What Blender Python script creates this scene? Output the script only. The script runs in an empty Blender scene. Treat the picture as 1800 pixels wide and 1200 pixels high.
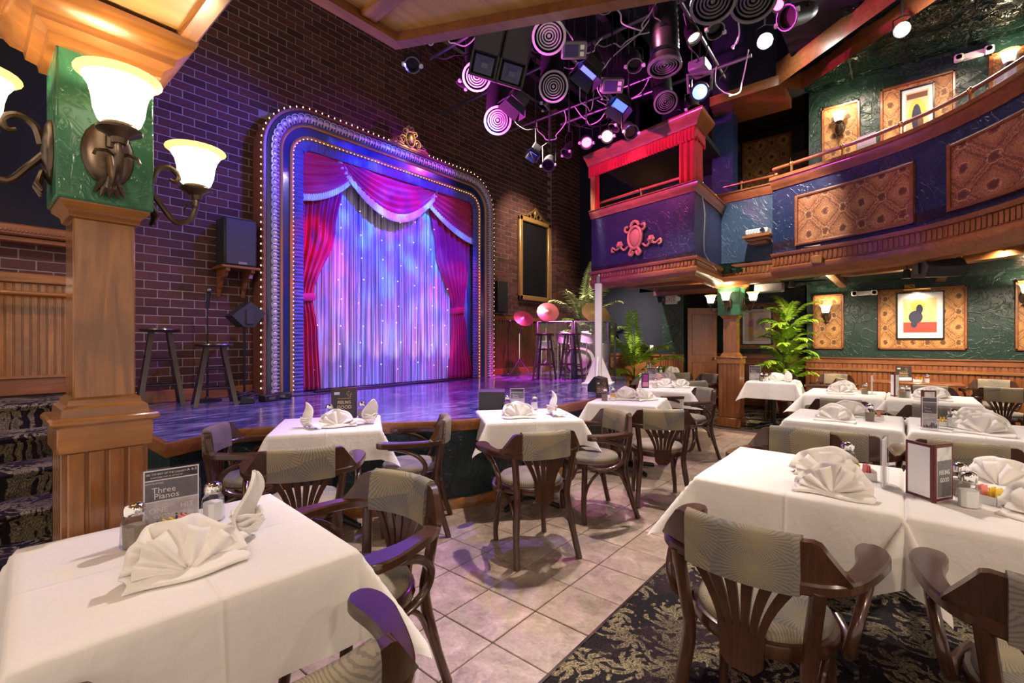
import bpy, bmesh, math, random
from mathutils import Vector, Matrix
sc = bpy.context.scene
COL = sc.collection
PI = math.pi
R = math.radians
rnd = random.Random(7)

# ---------------------------------------------------------------- camera
cam = bpy.data.cameras.new('camera'); cam.sensor_width = 36; cam.lens = 16.3; cam.clip_start = .02
camo = bpy.data.objects.new('camera', cam); COL.objects.link(camo)
camo.location = (0, 0, 1.38); camo.rotation_euler = (R(90), 0, R(-50))
sc.camera = camo

# ---------------------------------------------------------------- world, exposure
w = bpy.data.worlds.new('world'); sc.world = w; w.use_nodes = True
w.node_tree.nodes['Background'].inputs[0].default_value = (1.0, .80, .68, 1)
w.node_tree.nodes['Background'].inputs[1].default_value = .68
sc.view_settings.view_transform = 'Standard'; sc.view_settings.look = 'None'
sc.view_settings.gamma = 1; sc.view_settings.use_curve_mapping = False
sc.view_settings.exposure = 0.6

# ---------------------------------------------------------------- stage and house lamps
def gobo(L, scale, lo, hi, low=0.0, seed=0.0, stretch=(1, 1, 1), cols=None):
    """a patterned slide in front of the lamp"""
    L.use_nodes = True
    nt = L.node_tree; em = nt.nodes['Emission']
    tc = nt.nodes.new('ShaderNodeTexCoord')
    mp = nt.nodes.new('ShaderNodeMapping'); mp.inputs['Location'].default_value = (seed, seed * .7, 0)
    mp.inputs['Scale'].default_value = stretch
    nz = nt.nodes.new('ShaderNodeTexNoise'); nz.inputs['Scale'].default_value = scale; nz.inputs['Detail'].default_value = 1.5
    cr = nt.nodes.new('ShaderNodeValToRGB')
    e = cr.color_ramp.elements
    e[0].position = lo; e[0].color = (low, low, low, 1); e[1].position = hi; e[1].color = (1, 1, 1, 1)
    if cols:
        e[0].color = (*cols[0], 1); e[1].color = (*cols[-1], 1)
        for i in range(1, len(cols) - 1):
            x = e.new(lo + (hi - lo) * i / (len(cols) - 1)); x.color = (*cols[i], 1)
    nt.links.new(tc.outputs['Normal'], mp.inputs[0]); nt.links.new(mp.outputs[0], nz.inputs['Vector'])
    nt.links.new(nz.outputs['Fac'], cr.inputs[0]); nt.links.new(cr.outputs[0], em.inputs['Color'])
def spot(name, loc, to, W, col=(1, 1, 1), deg=60, blend=.5, rad=.06, gob=None):
    L = bpy.data.lights.new(name, 'SPOT'); L.energy = W; L.color = col; L.spot_size = R(deg); L.spot_blend = blend
    L.shadow_soft_size = rad
    o = bpy.data.objects.new(name, L); COL.objects.link(o); o.location = loc
    o.rotation_euler = (Vector(to) - Vector(loc)).to_track_quat('-Z', 'Y').to_euler()
    if gob: gobo(L, **gob)
    return o
def point(name, loc, W, col=(1, 1, 1), rad=.05, parent=None):
    L = bpy.data.lights.new(name, 'POINT'); L.energy = W; L.color = col; L.shadow_soft_size = rad
    o = bpy.data.objects.new(name, L); COL.objects.link(o); o.location = loc
    if parent: o.parent = parent
    return o
WARM = (1, .80, .60); WHITE = (1, .93, .86); MAG = (1, .08, .75); BLUE = (.06, .12, 1); RED = (1, .05, .06)
VIO = (.45, .12, 1)
# lamps on the lighting grid above the tables
TW = (1, .85, .74)
spot('table_spot', (3.5, 2.6, 4.75), (.4, 1.6, .7), 380, TW, 44)
spot('table_spot', (3.5, 2.2, 4.75), (2.6, 2.1, .3), 520, TW, 52)
spot('table_spot', (4.3, 1.9, 4.75), (2.7, .1, .7), 360, TW, 50)
spot('table_spot', (5.4, 1.9, 4.75), (5.0, .1, .7), 380, TW, 62)
spot('table_spot', (5.2, 2.9, 4.75), (5.6, 2.1, .3), 480, TW, 60)
spot('table_spot', (6.0, 1.6, 4.75), (7.9, 1.3, 2.4), 420, TW, 56)
# front light on the stage opening, with slides
spot('curtain_spot_blue', (4.26, 3.72, 4.18), (4.3, 5.95, 2.9), 900, BLUE, 74, .6, gob=dict(scale=9, lo=.36, hi=.64, seed=1.0, cols=[(.0, .01, .7), (.01, .06, 1), (.5, 1.6, 1.6)]))
spot('curtain_spot_pink', (5.62, 4.46, 4.26), (4.2, 5.95, .80), 280, MAG, 48, .9, gob=dict(scale=10, lo=.38, hi=.62, seed=3.0, cols=[(.10, .02, .9), (1, .03, .6), (1, .25, .8)]))
spot('drape_spot_red', (3.10, 4.12, 4.24), (3.05, 5.9, 2.3), 300, RED, 30, .5, gob=dict(scale=22, lo=.44, hi=.56, seed=5.0, cols=[(.02, 0, .01), (1, .05, .01), (1, .20, .04)]))
spot('drape_spot_red', (5.92, 4.42, 4.12), (5.50, 5.9, 1.8), 300, RED, 34, .5, gob=dict(scale=22, lo=.44, hi=.56, seed=6.0, cols=[(.02, 0, .01), (1, .05, .01), (1, .20, .04)]))
spot('swag_spot_red', (4.26, 3.74, 4.16), (4.2, 5.9, 3.62), 150, (1, .08, .22), 32, .5, gob=dict(scale=16, lo=.42, hi=.58, seed=8.0, cols=[(.05, .0, .25), (1, .02, .25), (1, .12, .2)]))
spot('swag_spot_violet', (5.60, 4.44, 4.24), (4.3, 5.9, 3.75), 120, (.38, .03, 1), 70, .6)
spot('wall_spot_blue', (3.06, 4.0, 4.28), (2.0, 6.0, 3.6), 420, (.10, .08, 1), 60, .9)
spot('stage_spot_pink', (5.66, 4.30, 4.2), (4.4, 4.2, .73), 220, MAG, 84, .8)
spot('stage_spot_violet', (4.2, 3.62, 4.14), (2.4, 4.4, .73), 420, (.30, .20, 1), 86, .8)
spot('stage_spot_white', (2.4, 3.2, 5.2), (1.6, 5.2, .9), 200, (1, .75, .85), 50, .9)
spot('stool_spot_pink', (5.72, 4.2, 4.2), (6.75, 4.9, 1.2), 1400, MAG, 40, .7)
spot('kit_spot_warm', (5.4, 4.5, 4.9), (8.6, 4.5, 1.3), 2200, (1, .88, .70), 44, .8)
spot('booth_spot_pink', (5.0, 3.2, 4.6), (6.7, 3.0, 3.3), 300, (1, .14, .34), 60, .8)
spot('duct_spot_pink', (3.6, 4.3, 3.6), (5.0, 3.3, 5.0), 700, MAG, 95, .8)
spot('balcony_spot_pink', (4.4, 2.2, 4.9), (6.4, -.1, 3.2), 70, (1, .25, .45), 50, .8)
spot('crest_spot_warm', (4.9, 4.3, 5.2), (4.45, 5.7, 4.45), 130, WARM, 14, .8)
spot('mirror_spot_warm', (6.8, 4.6, 5.2), (7.7, 6.0, 3.0), 420, WARM, 60, .9)
# unseen fill spots, added to brighten the near tables and column
HW = (1, .78, .58)
spot('house_downlight', (-.7, .2, 2.46), (.3, 1.9, 1.0), 42, HW, 120, .8, .1)
spot('house_downlight', (.3, -1.2, 2.46), (1.6, .2, .5), 40, HW, 120, .8, .1)
spot('house_downlight', (1.6, -1.6, 2.46), (2.6, -.3, .5), 45, HW, 120, .8, .1)
spot('stair_downlight', (.1, 4.6, 3.4), (.2, 4.9, .5), 55, HW, 120, .8, .1)  # unseen fill, added in mid-air to brighten the stairs
point('upper_lamp', (6.72, -.02, 4.86), 45, (.92, 1, .95), .06)
point('upper_lamp', (6.72, 1.34, 5.30), 30, (1, .97, .92), .06)
# downlights under the right balcony
for i, (x, y) in enumerate([(8.9, .9), (8.9, -.3), (8.9, -1.5), (9.5, 2.3), (7.6, -.9)]):
    spot('balcony_downlight', (x, y, 2.40), (x + .45, y, 0), 150, HW, 150, .5, .08)
for i, (x, y) in enumerate([(7.7, .6), (7.5, -.5), (7.3, -1.6)]):
    spot('upper_downlight', (x, y, 5.18), (x + .6, y, 2.7), 90, WARM, 140, .6, .08)

# ---------------------------------------------------------------- mesh helpers
class B:
    def __init__(s): s.v = []; s.f = []
    def add(s, vs, fs):
        o = len(s.v); s.v.extend(vs); s.f.extend([tuple(i + o for i in f) for f in fs]); return s
    def box(s, x0, x1, y0, y1, z0, z1, c=0):
        if c <= 0:
            s.add([(x, y, z) for z in (z0, z1) for y in (y0, y1) for x in (x0, x1)],
                  [(0, 2, 3, 1), (4, 5, 7, 6), (0, 1, 5, 4), (2, 6, 7, 3), (0, 4, 6, 2), (1, 3, 7, 5)])
            return s
        vs = []; ix = {}
        X = (x0, x1); Y = (y0, y1); Z = (z0, z1)
        for i in (0, 1):
            for j in (0, 1):
                for k in (0, 1):
                    sx, sy, sz = (1, -1)[i], (1, -1)[j], (1, -1)[k]
                    for a in range(3):
                        p = [X[i] + (sx * c if a != 0 else 0), Y[j] + (sy * c if a != 1 else 0), Z[k] + (sz * c if a != 2 else 0)]
                        ix[(i, j, k, a)] = len(vs); vs.append(tuple(p))
        f = []
        for i in (0, 1):
            q = [ix[(i, 0, 0, 0)], ix[(i, 1, 0, 0)], ix[(i, 1, 1, 0)], ix[(i, 0, 1, 0)]]; f.append(q if i else q[::-1])
            q = [ix[(0, i, 0, 1)], ix[(1, i, 0, 1)], ix[(1, i, 1, 1)], ix[(0, i, 1, 1)]]; f.append(q[::-1] if i else q)
            q = [ix[(0, 0, i, 2)], ix[(1, 0, i, 2)], ix[(1, 1, i, 2)], ix[(0, 1, i, 2)]]; f.append(q if i else q[::-1])
        for i in (0, 1):
            for j in (0, 1):
                f.append([ix[(i, j, 0, 0)], ix[(i, j, 0, 1)], ix[(i, j, 1, 1)], ix[(i, j, 1, 0)]])
                f.append([ix[(i, 0, j, 0)], ix[(i, 0, j, 2)], ix[(i, 1, j, 2)], ix[(i, 1, j, 0)]])
                f.append([ix[(0, i, j, 1)], ix[(0, i, j, 2)], ix[(1, i, j, 2)], ix[(1, i, j, 1)]])
                for k in (0, 1): f.append([ix[(i, j, k, 0)], ix[(i, j, k, 1)], ix[(i, j, k, 2)]])
        return s.add(vs, f)
    def obox(s, c, ux, uy, h, hx, hy, z0, z1): pass
    def tube(s, pts, r, n=8, cap=True, sq=None):
        """tube through points; r number or list; sq=(w,h) factors for flattened section"""
        P = [Vector(p) for p in pts]; m = len(P)
        rr = r if isinstance(r, (list, tuple)) else [r] * m
        up = None; rings = []
        for i in range(m):
            t = (P[min(i + 1, m - 1)] - P[max(i - 1, 0)]).normalized()
            if up is None:
                a = Vector((0, 0, 1)) if abs(t.z) < .9 else Vector((1, 0, 0))
                up = (a - t * a.dot(t)).normalized()
            else:
                up = (up - t * up.dot(t)).normalized()
            sd = t.cross(up)
            k1, k2 = sq if sq else (1, 1)
            rings.append([tuple(P[i] + (sd * math.cos(2 * PI * j / n) * k1 + up * math.sin(2 * PI * j / n) * k2) * rr[i]) for j in range(n)])
        vs = [v for g in rings for v in g]; f = []
        for i in range(m - 1):
            for j in range(n):
                a = i * n + j; b = i * n + (j + 1) % n
                f.append((a, b, b + n, a + n))
        if cap:
            f.append(tuple(range(n))[::-1]); f.append(tuple((m - 1) * n + j for j in range(n)))
        return s.add(vs, f)
    def lathe(s, prof, n=20, c=(0, 0, 0), axis=None, closed=False):
        """profile [(r,z)...] around axis from point c"""
        q = Vector((0, 0, 1)).rotation_difference(Vector(axis).normalized()) if axis is not None else None
        vs = []; m = len(prof); C = Vector(c)
        for (r, z) in prof:
            for j in range(n):
                p = Vector((r * math.cos(2 * PI * j / n), r * math.sin(2 * PI * j / n), z))
                if q: p = q @ p
                vs.append(tuple(p + C))
        f = []
        for i in range(m - 1):
            for j in range(n):
                a = i * n + j; b = i * n + (j + 1) % n
                f.append((a, b, b + n, a + n))
        if closed:
            for j in range(n):
                a = (m - 1) * n + j; b = (m - 1) * n + (j + 1) % n
                f.append((a, b, (j + 1) % n, j))
        else:
            if prof[0][0] > 1e-5: f.append(tuple(range(n))[::-1])
            if prof[-1][0] > 1e-5: f.append(tuple((m - 1) * n + j for j in range(n)))
        return s.add(vs, f)
    def ball(s, c, r, n=10, m=6, sc3=(1, 1, 1)):
        vs = []; f = []
        for i in range(m + 1):
            th = PI * i / m
            for j in range(n):
                vs.append((c[0] + r * sc3[0] * math.sin(th) * math.cos(2 * PI * j / n), c[1] + r * sc3[1] * math.sin(th) * math.sin(2 * PI * j / n), c[2] + r * sc3[2] * math.cos(th)))
        for i in range(m):
            for j in range(n):
                a = i * n + j; b = i * n + (j + 1) % n
                f.append((a, a + n, b + n, b))
        return s.add(vs, f)
    def prism(s, poly, z0, z1):
        """polygon in xy (ccw), extruded in z"""
        n = len(poly)
        vs = [(x, y, z0) for x, y in poly] + [(x, y, z1) for x, y in poly]
        f = [tuple(range(n))[::-1], tuple(range(n, 2 * n))] + [(i, (i + 1) % n, n + (i + 1) % n, n + i) for i in range(n)]
        return s.add(vs, f)
    def sweep(s, path, prof, closed=False, flip=False):
        """sweep profile [(out,z)] along plan path [(x,y)]; out = to the left-hand normal"""
        n = len(path); m = len(prof); vs = []
        for i in range(n):
            p = Vector(path[i])
            if closed: a, b = Vector(path[i - 1]), Vector(path[(i + 1) % n])
            else: a, b = Vector(path[max(i - 1, 0)]), Vector(path[min(i + 1, n - 1)])
            d1 = (p - a); d2 = (b - p)
            if d1.length < 1e-6: d1 = d2
            if d2.length < 1e-6: d2 = d1
            d1 = d1.normalized(); d2 = d2.normalized()
            n1 = Vector((-d1.y, d1.x)); n2 = Vector((-d2.y, d2.x))
            nn = (n1 + n2).normalized(); k = 1 / max(.3, nn.dot(n1))
            for (o, z) in prof:
                q = p + nn * (o * k); vs.append((q.x, q.y, z))
        f = []
        for i in range(n if closed else n - 1):
            for j in range(m - 1):
                a = i * m + j; b = ((i + 1) % n) * m + j
                f.append((a, a + 1, b + 1, b) if not flip else (a, b, b + 1, a + 1))
        if not closed:
            f.append(tuple(range(m)) if flip else tuple(range(m))[::-1])
            k = (n - 1) * m; f.append(tuple(range(k, k + m))[::-1] if flip else tuple(range(k, k + m)))
        return s.add(vs, f)
    def grid(s, nx, ny, fn):
        vs = [fn(i / nx, j / ny) for j in range(ny + 1) for i in range(nx + 1)]
        return s.add(vs, [(j * (nx + 1) + i, j * (nx + 1) + i + 1, (j + 1) * (nx + 1) + i + 1, (j + 1) * (nx + 1) + i) for j in range(ny) for i in range(nx)])
    def xf(s, M):
        s.v = [tuple(M @ Vector(p)) for p in s.v]; return s
    def mesh(s, name, mat=None, smooth=True, ang=40):
        me = bpy.data.meshes.new(name); me.from_pydata([tuple(p) for p in s.v], [], s.f)
        bm = bmesh.new(); bm.from_mesh(me); bmesh.ops.recalc_face_normals(bm, faces=bm.faces); bm.to_mesh(me); bm.free()
        if smooth:
            me.polygons.foreach_set('use_smooth', [True] * len(me.polygons))
            me.set_sharp_from_angle(angle=R(ang))
        if mat: me.materials.append(mat)
        me.update(); return me
    def obj(s, name, mat, parent=None, smooth=True, ang=40, solid=0):
        o = bpy.data.objects.new(name, s.mesh(name, mat, smooth, ang)); COL.objects.link(o)
        if parent: o.parent = parent
        if solid:
            md = o.modifiers.new('thick', 'SOLIDIFY'); md.thickness = solid; md.offset = 0
        return o

def put(name, me, parent=None, loc=(0, 0, 0), rot=(0, 0, 0), scale=(1, 1, 1)):
    o = bpy.data.objects.new(name, me); COL.objects.link(o)
    o.location = loc; o.rotation_euler = rot; o.scale = scale
    if parent: o.parent = parent
    return o
def tag(o, label, cat, group=None, kind=None):
    o['label'] = label; o['category'] = cat
    if group: o['group'] = group
    if kind: o['kind'] = kind
    return o
def thing(name, label, cat, loc=(0, 0, 0), rz=0, group=None):
    o = bpy.data.objects.new(name, None); COL.objects.link(o); o.empty_display_size = .05
    o.location = loc; o.rotation_euler = (0, 0, rz)
    return tag(o, label, cat, group)
def struct(o, label=None, cat=None):
    o['kind'] = 'structure'
    if label: o['label'] = label
    o['category'] = cat or o.name.split('_')[0]
    return o
def dup(root, loc, rz, label=None, rot=None, scale=None):
    r = root.copy(); COL.objects.link(r); r.location = loc
    r.rotation_euler = rot if rot else (0, 0, rz)
    if scale: r.scale = (scale,) * 3
    if label: r['label'] = label
    for ch in list(root.children):
        c = ch.copy(); COL.objects.link(c); c.parent = r
        for g in list(ch.children):
            d = g.copy(); COL.objects.link(d); d.parent = c
    return r
def curve(pts, n=6):
    """Catmull-Rom through points, n samples a span"""
    P = [Vector(p) for p in pts]; out = []
    for i in range(len(P) - 1):
        a = P[max(i - 1, 0)]; b = P[i]; c = P[i + 1]; d = P[min(i + 2, len(P) - 1)]
        for k in range(n):
            t = k / n
            out.append(.5 * ((2 * b) + (c - a) * t + (2 * a - 5 * b + 4 * c - d) * t * t + (3 * b - a - 3 * c + d) * t ** 3))
    out.append(P[-1]); return [tuple(p) for p in out]
def text_obj(name, body, size, mat, parent, M, ext=.0006, font_align='CENTER', sx=1.0):
    cu = bpy.data.curves.new(name, 'FONT'); cu.body = body; cu.size = size; cu.align_x = font_align; cu.align_y = 'CENTER'; cu.extrude = ext
    cu.resolution_u = 2
    t = bpy.data.objects.new('tmp', cu); COL.objects.link(t)
    me = bpy.data.meshes.new_from_object(t.evaluated_get(bpy.context.evaluated_depsgraph_get()))
    bpy.data.objects.remove(t); bpy.data.curves.remove(cu)
    me.name = name
    me.transform(M @ Matrix.Diagonal((sx, 1, 1, 1)))
    me.materials.clear(); me.materials.append(mat)
    o = bpy.data.objects.new(name, me); COL.objects.link(o)
    if parent: o.parent = parent
    return o
# ---------------------------------------------------------------- materials
def hx(h, k=1.0):
    h = h.lstrip('#'); o = []
    for i in (0, 2, 4):
        c = int(h[i:i + 2], 16) / 255
        o.append((c / 12.92 if c <= .04045 else ((c + .055) / 1.055) ** 2.4) * k)
    return tuple(o)
class NM:
    def __init__(s, name, rough=.5, metal=0, spec=.5, coat=0, coat_r=.1):
        s.m = bpy.data.materials.new(name); s.m.use_nodes = True; s.t = s.m.node_tree
        s.p = s.t.nodes['Principled BSDF']
        s.p.inputs['Roughness'].default_value = rough; s.p.inputs['Metallic'].default_value = metal
        s.p.inputs['Specular IOR Level'].default_value = spec
        s.p.inputs['Coat Weight'].default_value = coat; s.p.inputs['Coat Roughness'].default_value = coat_r
    def n(s, t, ins=None, **pr):
        d = s.t.nodes.new('ShaderNode' + t)
        for k, v in pr.items(): setattr(d, k, v)
        for k, v in (ins or {}).items():
            if isinstance(v, bpy.types.NodeSocket): s.t.links.new(v, d.inputs[k])
            else: d.inputs[k].default_value = v
        return d
    def ma(s, op, a, b=0.0, c=0.0):
        return s.n('Math', {0: a, 1: b, 2: c}, operation=op).outputs[0]
    def coord(s, kind='Object', scale=(1, 1, 1), rand=False, rot=(0, 0, 0)):
        tc = s.n('TexCoord')
        mp = s.n('Mapping', {0: tc.outputs[kind], 'Scale': scale, 'Rotation': rot})
        if rand:
            oi = s.n('ObjectInfo')
            v = s.n('CombineXYZ', {0: s.ma('MULTIPLY', oi.outputs['Random'], 37.), 1: s.ma('MULTIPLY', oi.outputs['Random'], 11.), 2: s.ma('MULTIPLY', oi.outputs['Random'], 23.)})
            s.t.links.new(v.outputs[0], mp.inputs['Location'])
        return mp.outputs[0]
    def noise(s, vec, scale, detail=4, dist=0.0, rough=.5):
        return s.n('TexNoise', {'Vector': vec, 'Scale': scale, 'Detail': detail, 'Distortion': dist, 'Roughness': rough}).outputs['Fac']
    def ramp(s, fac, stops, interp='LINEAR'):
        r = s.n('ValToRGB', {0: fac}); r.color_ramp.interpolation = interp; e = r.color_ramp.elements
        while len(e) > 1: e.remove(e[-1])
        e[0].position = stops[0][0]; e[0].color = (*stops[0][1], 1)
        for p, c in stops[1:]:
            x = e.new(p); x.color = (*c, 1)
        return r.outputs[0]
    def mix(s, fac, a, b, mode='MIX'):
        d = s.n('Mix', data_type='RGBA', blend_type=mode)
        for k, v in ((0, fac), (6, a), (7, b)):
            if isinstance(v, bpy.types.NodeSocket): s.t.links.new(v, d.inputs[k])
            else: d.inputs[k].default_value = (*v, 1) if isinstance(v, tuple) else v
        return d.outputs[2]
    def base(s, c):
        if isinstance(c, tuple): s.p.inputs['Base Color'].default_value = (*c, 1)
        else: s.t.links.new(c, s.p.inputs['Base Color'])
        return s
    def rough(s, r): s.t.links.new(r, s.p.inputs['Roughness']); return s
    def bump(s, h, st=.3, dist=.02):
        b = s.n('Bump', {'Height': h, 'Strength': st, 'Distance': dist}); s.t.links.new(b.outputs[0], s.p.inputs['Normal']); return s
    def emit(s, c, st):
        s.p.inputs['Emission Color'].default_value = (*c, 1); s.p.inputs['Emission Strength'].default_value = st; return s

def plain(name, c, rough=.5, metal=0, spec=.5, coat=0, var=0.0, vs=30, bump=0.0):
    k = NM(name, rough, metal, spec, coat)
    if var or bump:
        nz = k.noise(k.coord(), vs, 3)
        if var: k.base(k.mix(k.ma('MULTIPLY', nz, var), c, tuple(x * .35 for x in c)))
        else: k.base(c)
        if bump: k.bump(nz, bump, .004)
    else: k.base(c)
    return k.m
def wood(name, a, b, rough=.32, axis=2, sc=1.0, coat=.35, blot=.5):
    k = NM(name, rough, 0, .5, coat, .12)
    s = [14 * sc] * 3; s[axis] = 1.1 * sc
    v = k.coord('Object', tuple(s), rand=True)
    g = k.noise(v, 1.6, 6, 1.2, .6)
    v2 = k.coord('Object', (3 * sc, 3 * sc, 3 * sc), rand=True)
    bl = k.noise(v2, 1.0, 3, .8)
    c = k.ramp(g, [(.28, a), (.72, b)])
    dk = tuple(x * .42 for x in a)
    c = k.mix(k.ramp(bl, [(.42, (0, 0, 0)), (.66, (blot, blot, blot))]), c, dk)
    k.base(c); k.bump(g, .05, .003)
    return k.m
def plaster(name, a, b, sc=1.0, st=.5, rough=.35, spec=.5):
    k = NM(name, rough, 0, spec)
    v = k.coord('Object')
    w1 = k.noise(v, 2.2 * sc, 3, 1.5)
    r1 = k.ramp(w1, [(.47, (0, 0, 0)), (.50, (1, 1, 1)), (.54, (0, 0, 0))])
    w2 = k.noise(v, 5.5 * sc, 2, 2.2)
    r2 = k.ramp(w2, [(.40, (0, 0, 0)), (.42, (1, 1, 1)), (.44, (0, 0, 0))])
    h = k.ma('ADD', k.ma('MULTIPLY', r1, .5), k.ma('ADD', r2, k.ma('MULTIPLY', w2, .5)))
    k.base(k.mix(w1, a, b)); k.bump(h, st, .012)
    return k.m

M = {}
M['wood_honey'] = wood('honey_wood', hx('#a86c2a'), hx('#6b3d12'), .2, 2, 1.2, .7, .8)
M['wood_honey_h'] = wood('honey_wood_along', hx('#a76f33'), hx('#78451a'), .3, 0, 1, .5)
M['wood_honey_y'] = wood('honey_wood_across', hx('#a8703c'), hx('#7d4a22'), .3, 1, 1, .5)
M['wood_red'] = wood('reddish_wood', hx('#9c6036'), hx('#6f4022'), .3, 2, 1, .4)
M['wood_red_y'] = wood('reddish_wood_across', hx('#9c6036'), hx('#6f4022'), .3, 1, 1, .4)
M['wood_red_x'] = wood('reddish_wood_along', hx('#9c6036'), hx('#6f4022'), .3, 0, 1, .4)
M['wood_chair'] = wood('chair_wood', hx('#50301f'), hx('#341c12'), .28, 2, 2.0, .5, .4)
M['wood_stool'] = wood('stool_wood', hx('#2e1b16'), hx('#1d110e'), .35, 2, 2, .3, .3)
M['wood_pale'] = wood('pale_ply_wood', hx('#c39a66'), hx('#9b7040'), .4, 0, .6, .3, .25)
M['wood_dark_panel'] = wood('dark_panel_wood', hx('#6e4526'), hx('#4a2c17'), .4, 2, 1.4, .2, .6)
M['blk'] = plain('black_paint', (.012, .012, .013), .5)
M['blk_rough'] = plain('black_ceiling_paint', (.010, .010, .014), .85, var=.5, vs=3)
M['blk_gloss'] = plain('black_gloss', (.012, .012, .014), .22)
M['blk_metal'] = plain('black_iron', (.02, .02, .022), .38, .6)
M['grey_metal'] = plain('grey_steel', (.22, .21, .23), .35, .9)
M['chrome'] = plain('chrome', (.85, .84, .82), .12, 1)
M['bronze'] = plain('antique_bronze', hx('#6a594a'), .32, .8, var=.6, vs=22)
M['brass'] = plain('brass', hx('#c79a5a'), .22, .9)
M['gold'] = plain('antique_gold', hx('#b8935a'), .38, .75, var=.5, vs=40, bump=.3)
M['gold_wood'] = plain('gilt_wood', hx('#b58a52'), .35, .3, var=.5, vs=30)
M['silver'] = plain('silver_leaf_moulding', hx('#c4bfc2'), .3, .35, var=.4, vs=40)
M['white_paint'] = plain('white_paint', (.75, .74, .72), .45)
M['white_plastic'] = plain('white_plastic', (.8, .78, .74), .4)
M['porcelain'] = plain('porcelain', (.82, .81, .79), .15, coat=.4)
M['paper'] = plain('paper_white', (.82, .81, .79), .6)
M['yellow'] = plain('yellow_packet', hx('#e8c21e'), .5)
M['pink'] = plain('pink_packet', hx('#e88a86'), .5)
M['pepper'] = plain('ground_pepper', hx('#a39584'), .9, var=.8, vs=250)
M['salt'] = plain('salt', (.85, .84, .82), .8)
M['menu_red'] = plain('oxblood_leatherette', hx('#5c1a1c'), .4)
M['print_dark'] = plain('print_black', (.03, .03, .03), .5)
M['print_grey'] = plain('print_grey', (.20, .20, .21), .5, var=.9, vs=60)
M['print_mid'] = plain('print_pale_grey', (.9, .9, .9), .5, var=1.1, vs=30)
M['print_white'] = plain('print_white', (.88, .88, .86), .5)
M['print_gold'] = plain('print_gold', hx('#cfa75c'), .5)
M['print_purple'] = plain('print_purple', hx('#3c3166'), .5)
M['print_pink'] = plain('print_magenta', hx('#b23a9a'), .5, var=.5, vs=30)
M['mount'] = plain('poster_mount', (.82, .80, .76), .6)
M['poster_cream'] = plain('poster_cream', hx('#e3c78c'), .6, var=.15, vs=10)
M['poster_red'] = plain('poster_red', hx('#c33a22'), .6)
M['poster_navy'] = plain('poster_navy', hx('#1c1f3f'), .6)
M['poster_peach'] = plain('poster_peach', hx('#dcb98c'), .6)
M['poster_pink'] = plain('poster_pink', hx('#d98aa8'), .6, var=.4, vs=14)
M['poster_mauve'] = plain('poster_mauve', hx('#8a4a6e'), .6)
M['poster_yellow'] = plain('poster_yellow', hx('#e0b64a'), .6)
M['poster_brown'] = plain('poster_brown', hx('#6a3a22'), .6)
M['red_fabric'] = plain('red_valance_cloth', hx('#b01a22'), .75, var=.3, vs=12)
M['swag_cord'] = plain('white_bullion_fringe', (.72, .72, .76), .7, var=.5, vs=90)
M['fringe_blue'] = plain('violet_ruched_trim', hx('#5a5aa8'), .7, var=.7, vs=60)
M['speaker_grille'] = plain('speaker_grille', (.030, .030, .034), .6, var=.6, vs=400)
M['speaker_box'] = plain('speaker_cabinet', (.018, .018, .020), .55)
M['duct'] = plain('black_flexible_duct', (.012, .012, .014), .36)
M['grille_white'] = plain('white_diffuser', (.62, .60, .62), .35)
M['grille_grey'] = plain('grey_diffuser', (.16, .155, .16), .35)
M['cymbal'] = plain('bronze_cymbal', hx('#6e5836'), .34, .7, var=.5, vs=14)
M['drum'] = plain('drum_shell', (.55, .54, .55), .25, .3)
M['drumhead'] = plain('drumhead', (.7, .69, .66), .5)
M['pot'] = plain('terracotta', hx('#8d5a3a'), .7, var=.4, vs=12)
M['trunk'] = plain('palm_stem', hx('#6f6a3c'), .6, var=.8, vs=30)
M['exit_red'] = plain('exit_letters', hx('#b5523c'), .5)
M['cable_white'] = plain('pale_cable', (.55, .52, .54), .5)
M['navy_trim'] = plain('navy_gloss_panel', hx('#1a2f5e'), .22, var=.3, vs=4, coat=.5)
M['horn'] = plain('blue_grey_horn', hx('#5a6078'), .4)
M['silver_dark'] = plain('dim_silver_ground', hx('#55566e'), .3, .3, var=.4, vs=30)
M['cart'] = plain('rosy_plaster', hx('#b98a7c'), .45, var=.4, vs=30)
M['lamp_soft'] = NM('lamp_soft_lens', .2).base((.5, .45, .4)).emit((1, .9, .8), 1.6).m
M['purple_side'] = plain('pink_brown_wood_side', hx('#7a4a3a'), .4)

def emat(name, c, st, base=(.8, .8, .8)):
    k = NM(name, .4); k.base(base); k.emit(c, st); return k.m
M['shade'] = emat('lit_glass_shade', (1, .84, .60), 2.3, (.9, .85, .75))
M['shade_rim'] = emat('amber_glass_rim', (1, .62, .16), 1.15, (.9, .7, .35))
M['bulb'] = emat('lit_bulb', (1, .72, .42), 2.2)
M['lamp_white'] = emat('lit_lamp', (1, .95, .88), 14)
M['lamp_warm'] = emat('lit_warm_lamp', (1, .66, .30), 5)
M['lamp_pink'] = emat('lit_pink_lamp', (1, .06, .30), 4)
M['lamp_blue'] = emat('lit_blue_lamp', (.04, .14, 1), 6)
M['gel_blue'] = emat('blue_lit_gel', (.03, .14, 1), 1.6, (.05, .1, .5))
M['star'] = emat('star_light', (1, .8, .85), 5)
M['screen'] = emat('lit_screen', (.15, .35, .7), 1.2, (.05, .08, .12))

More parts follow.
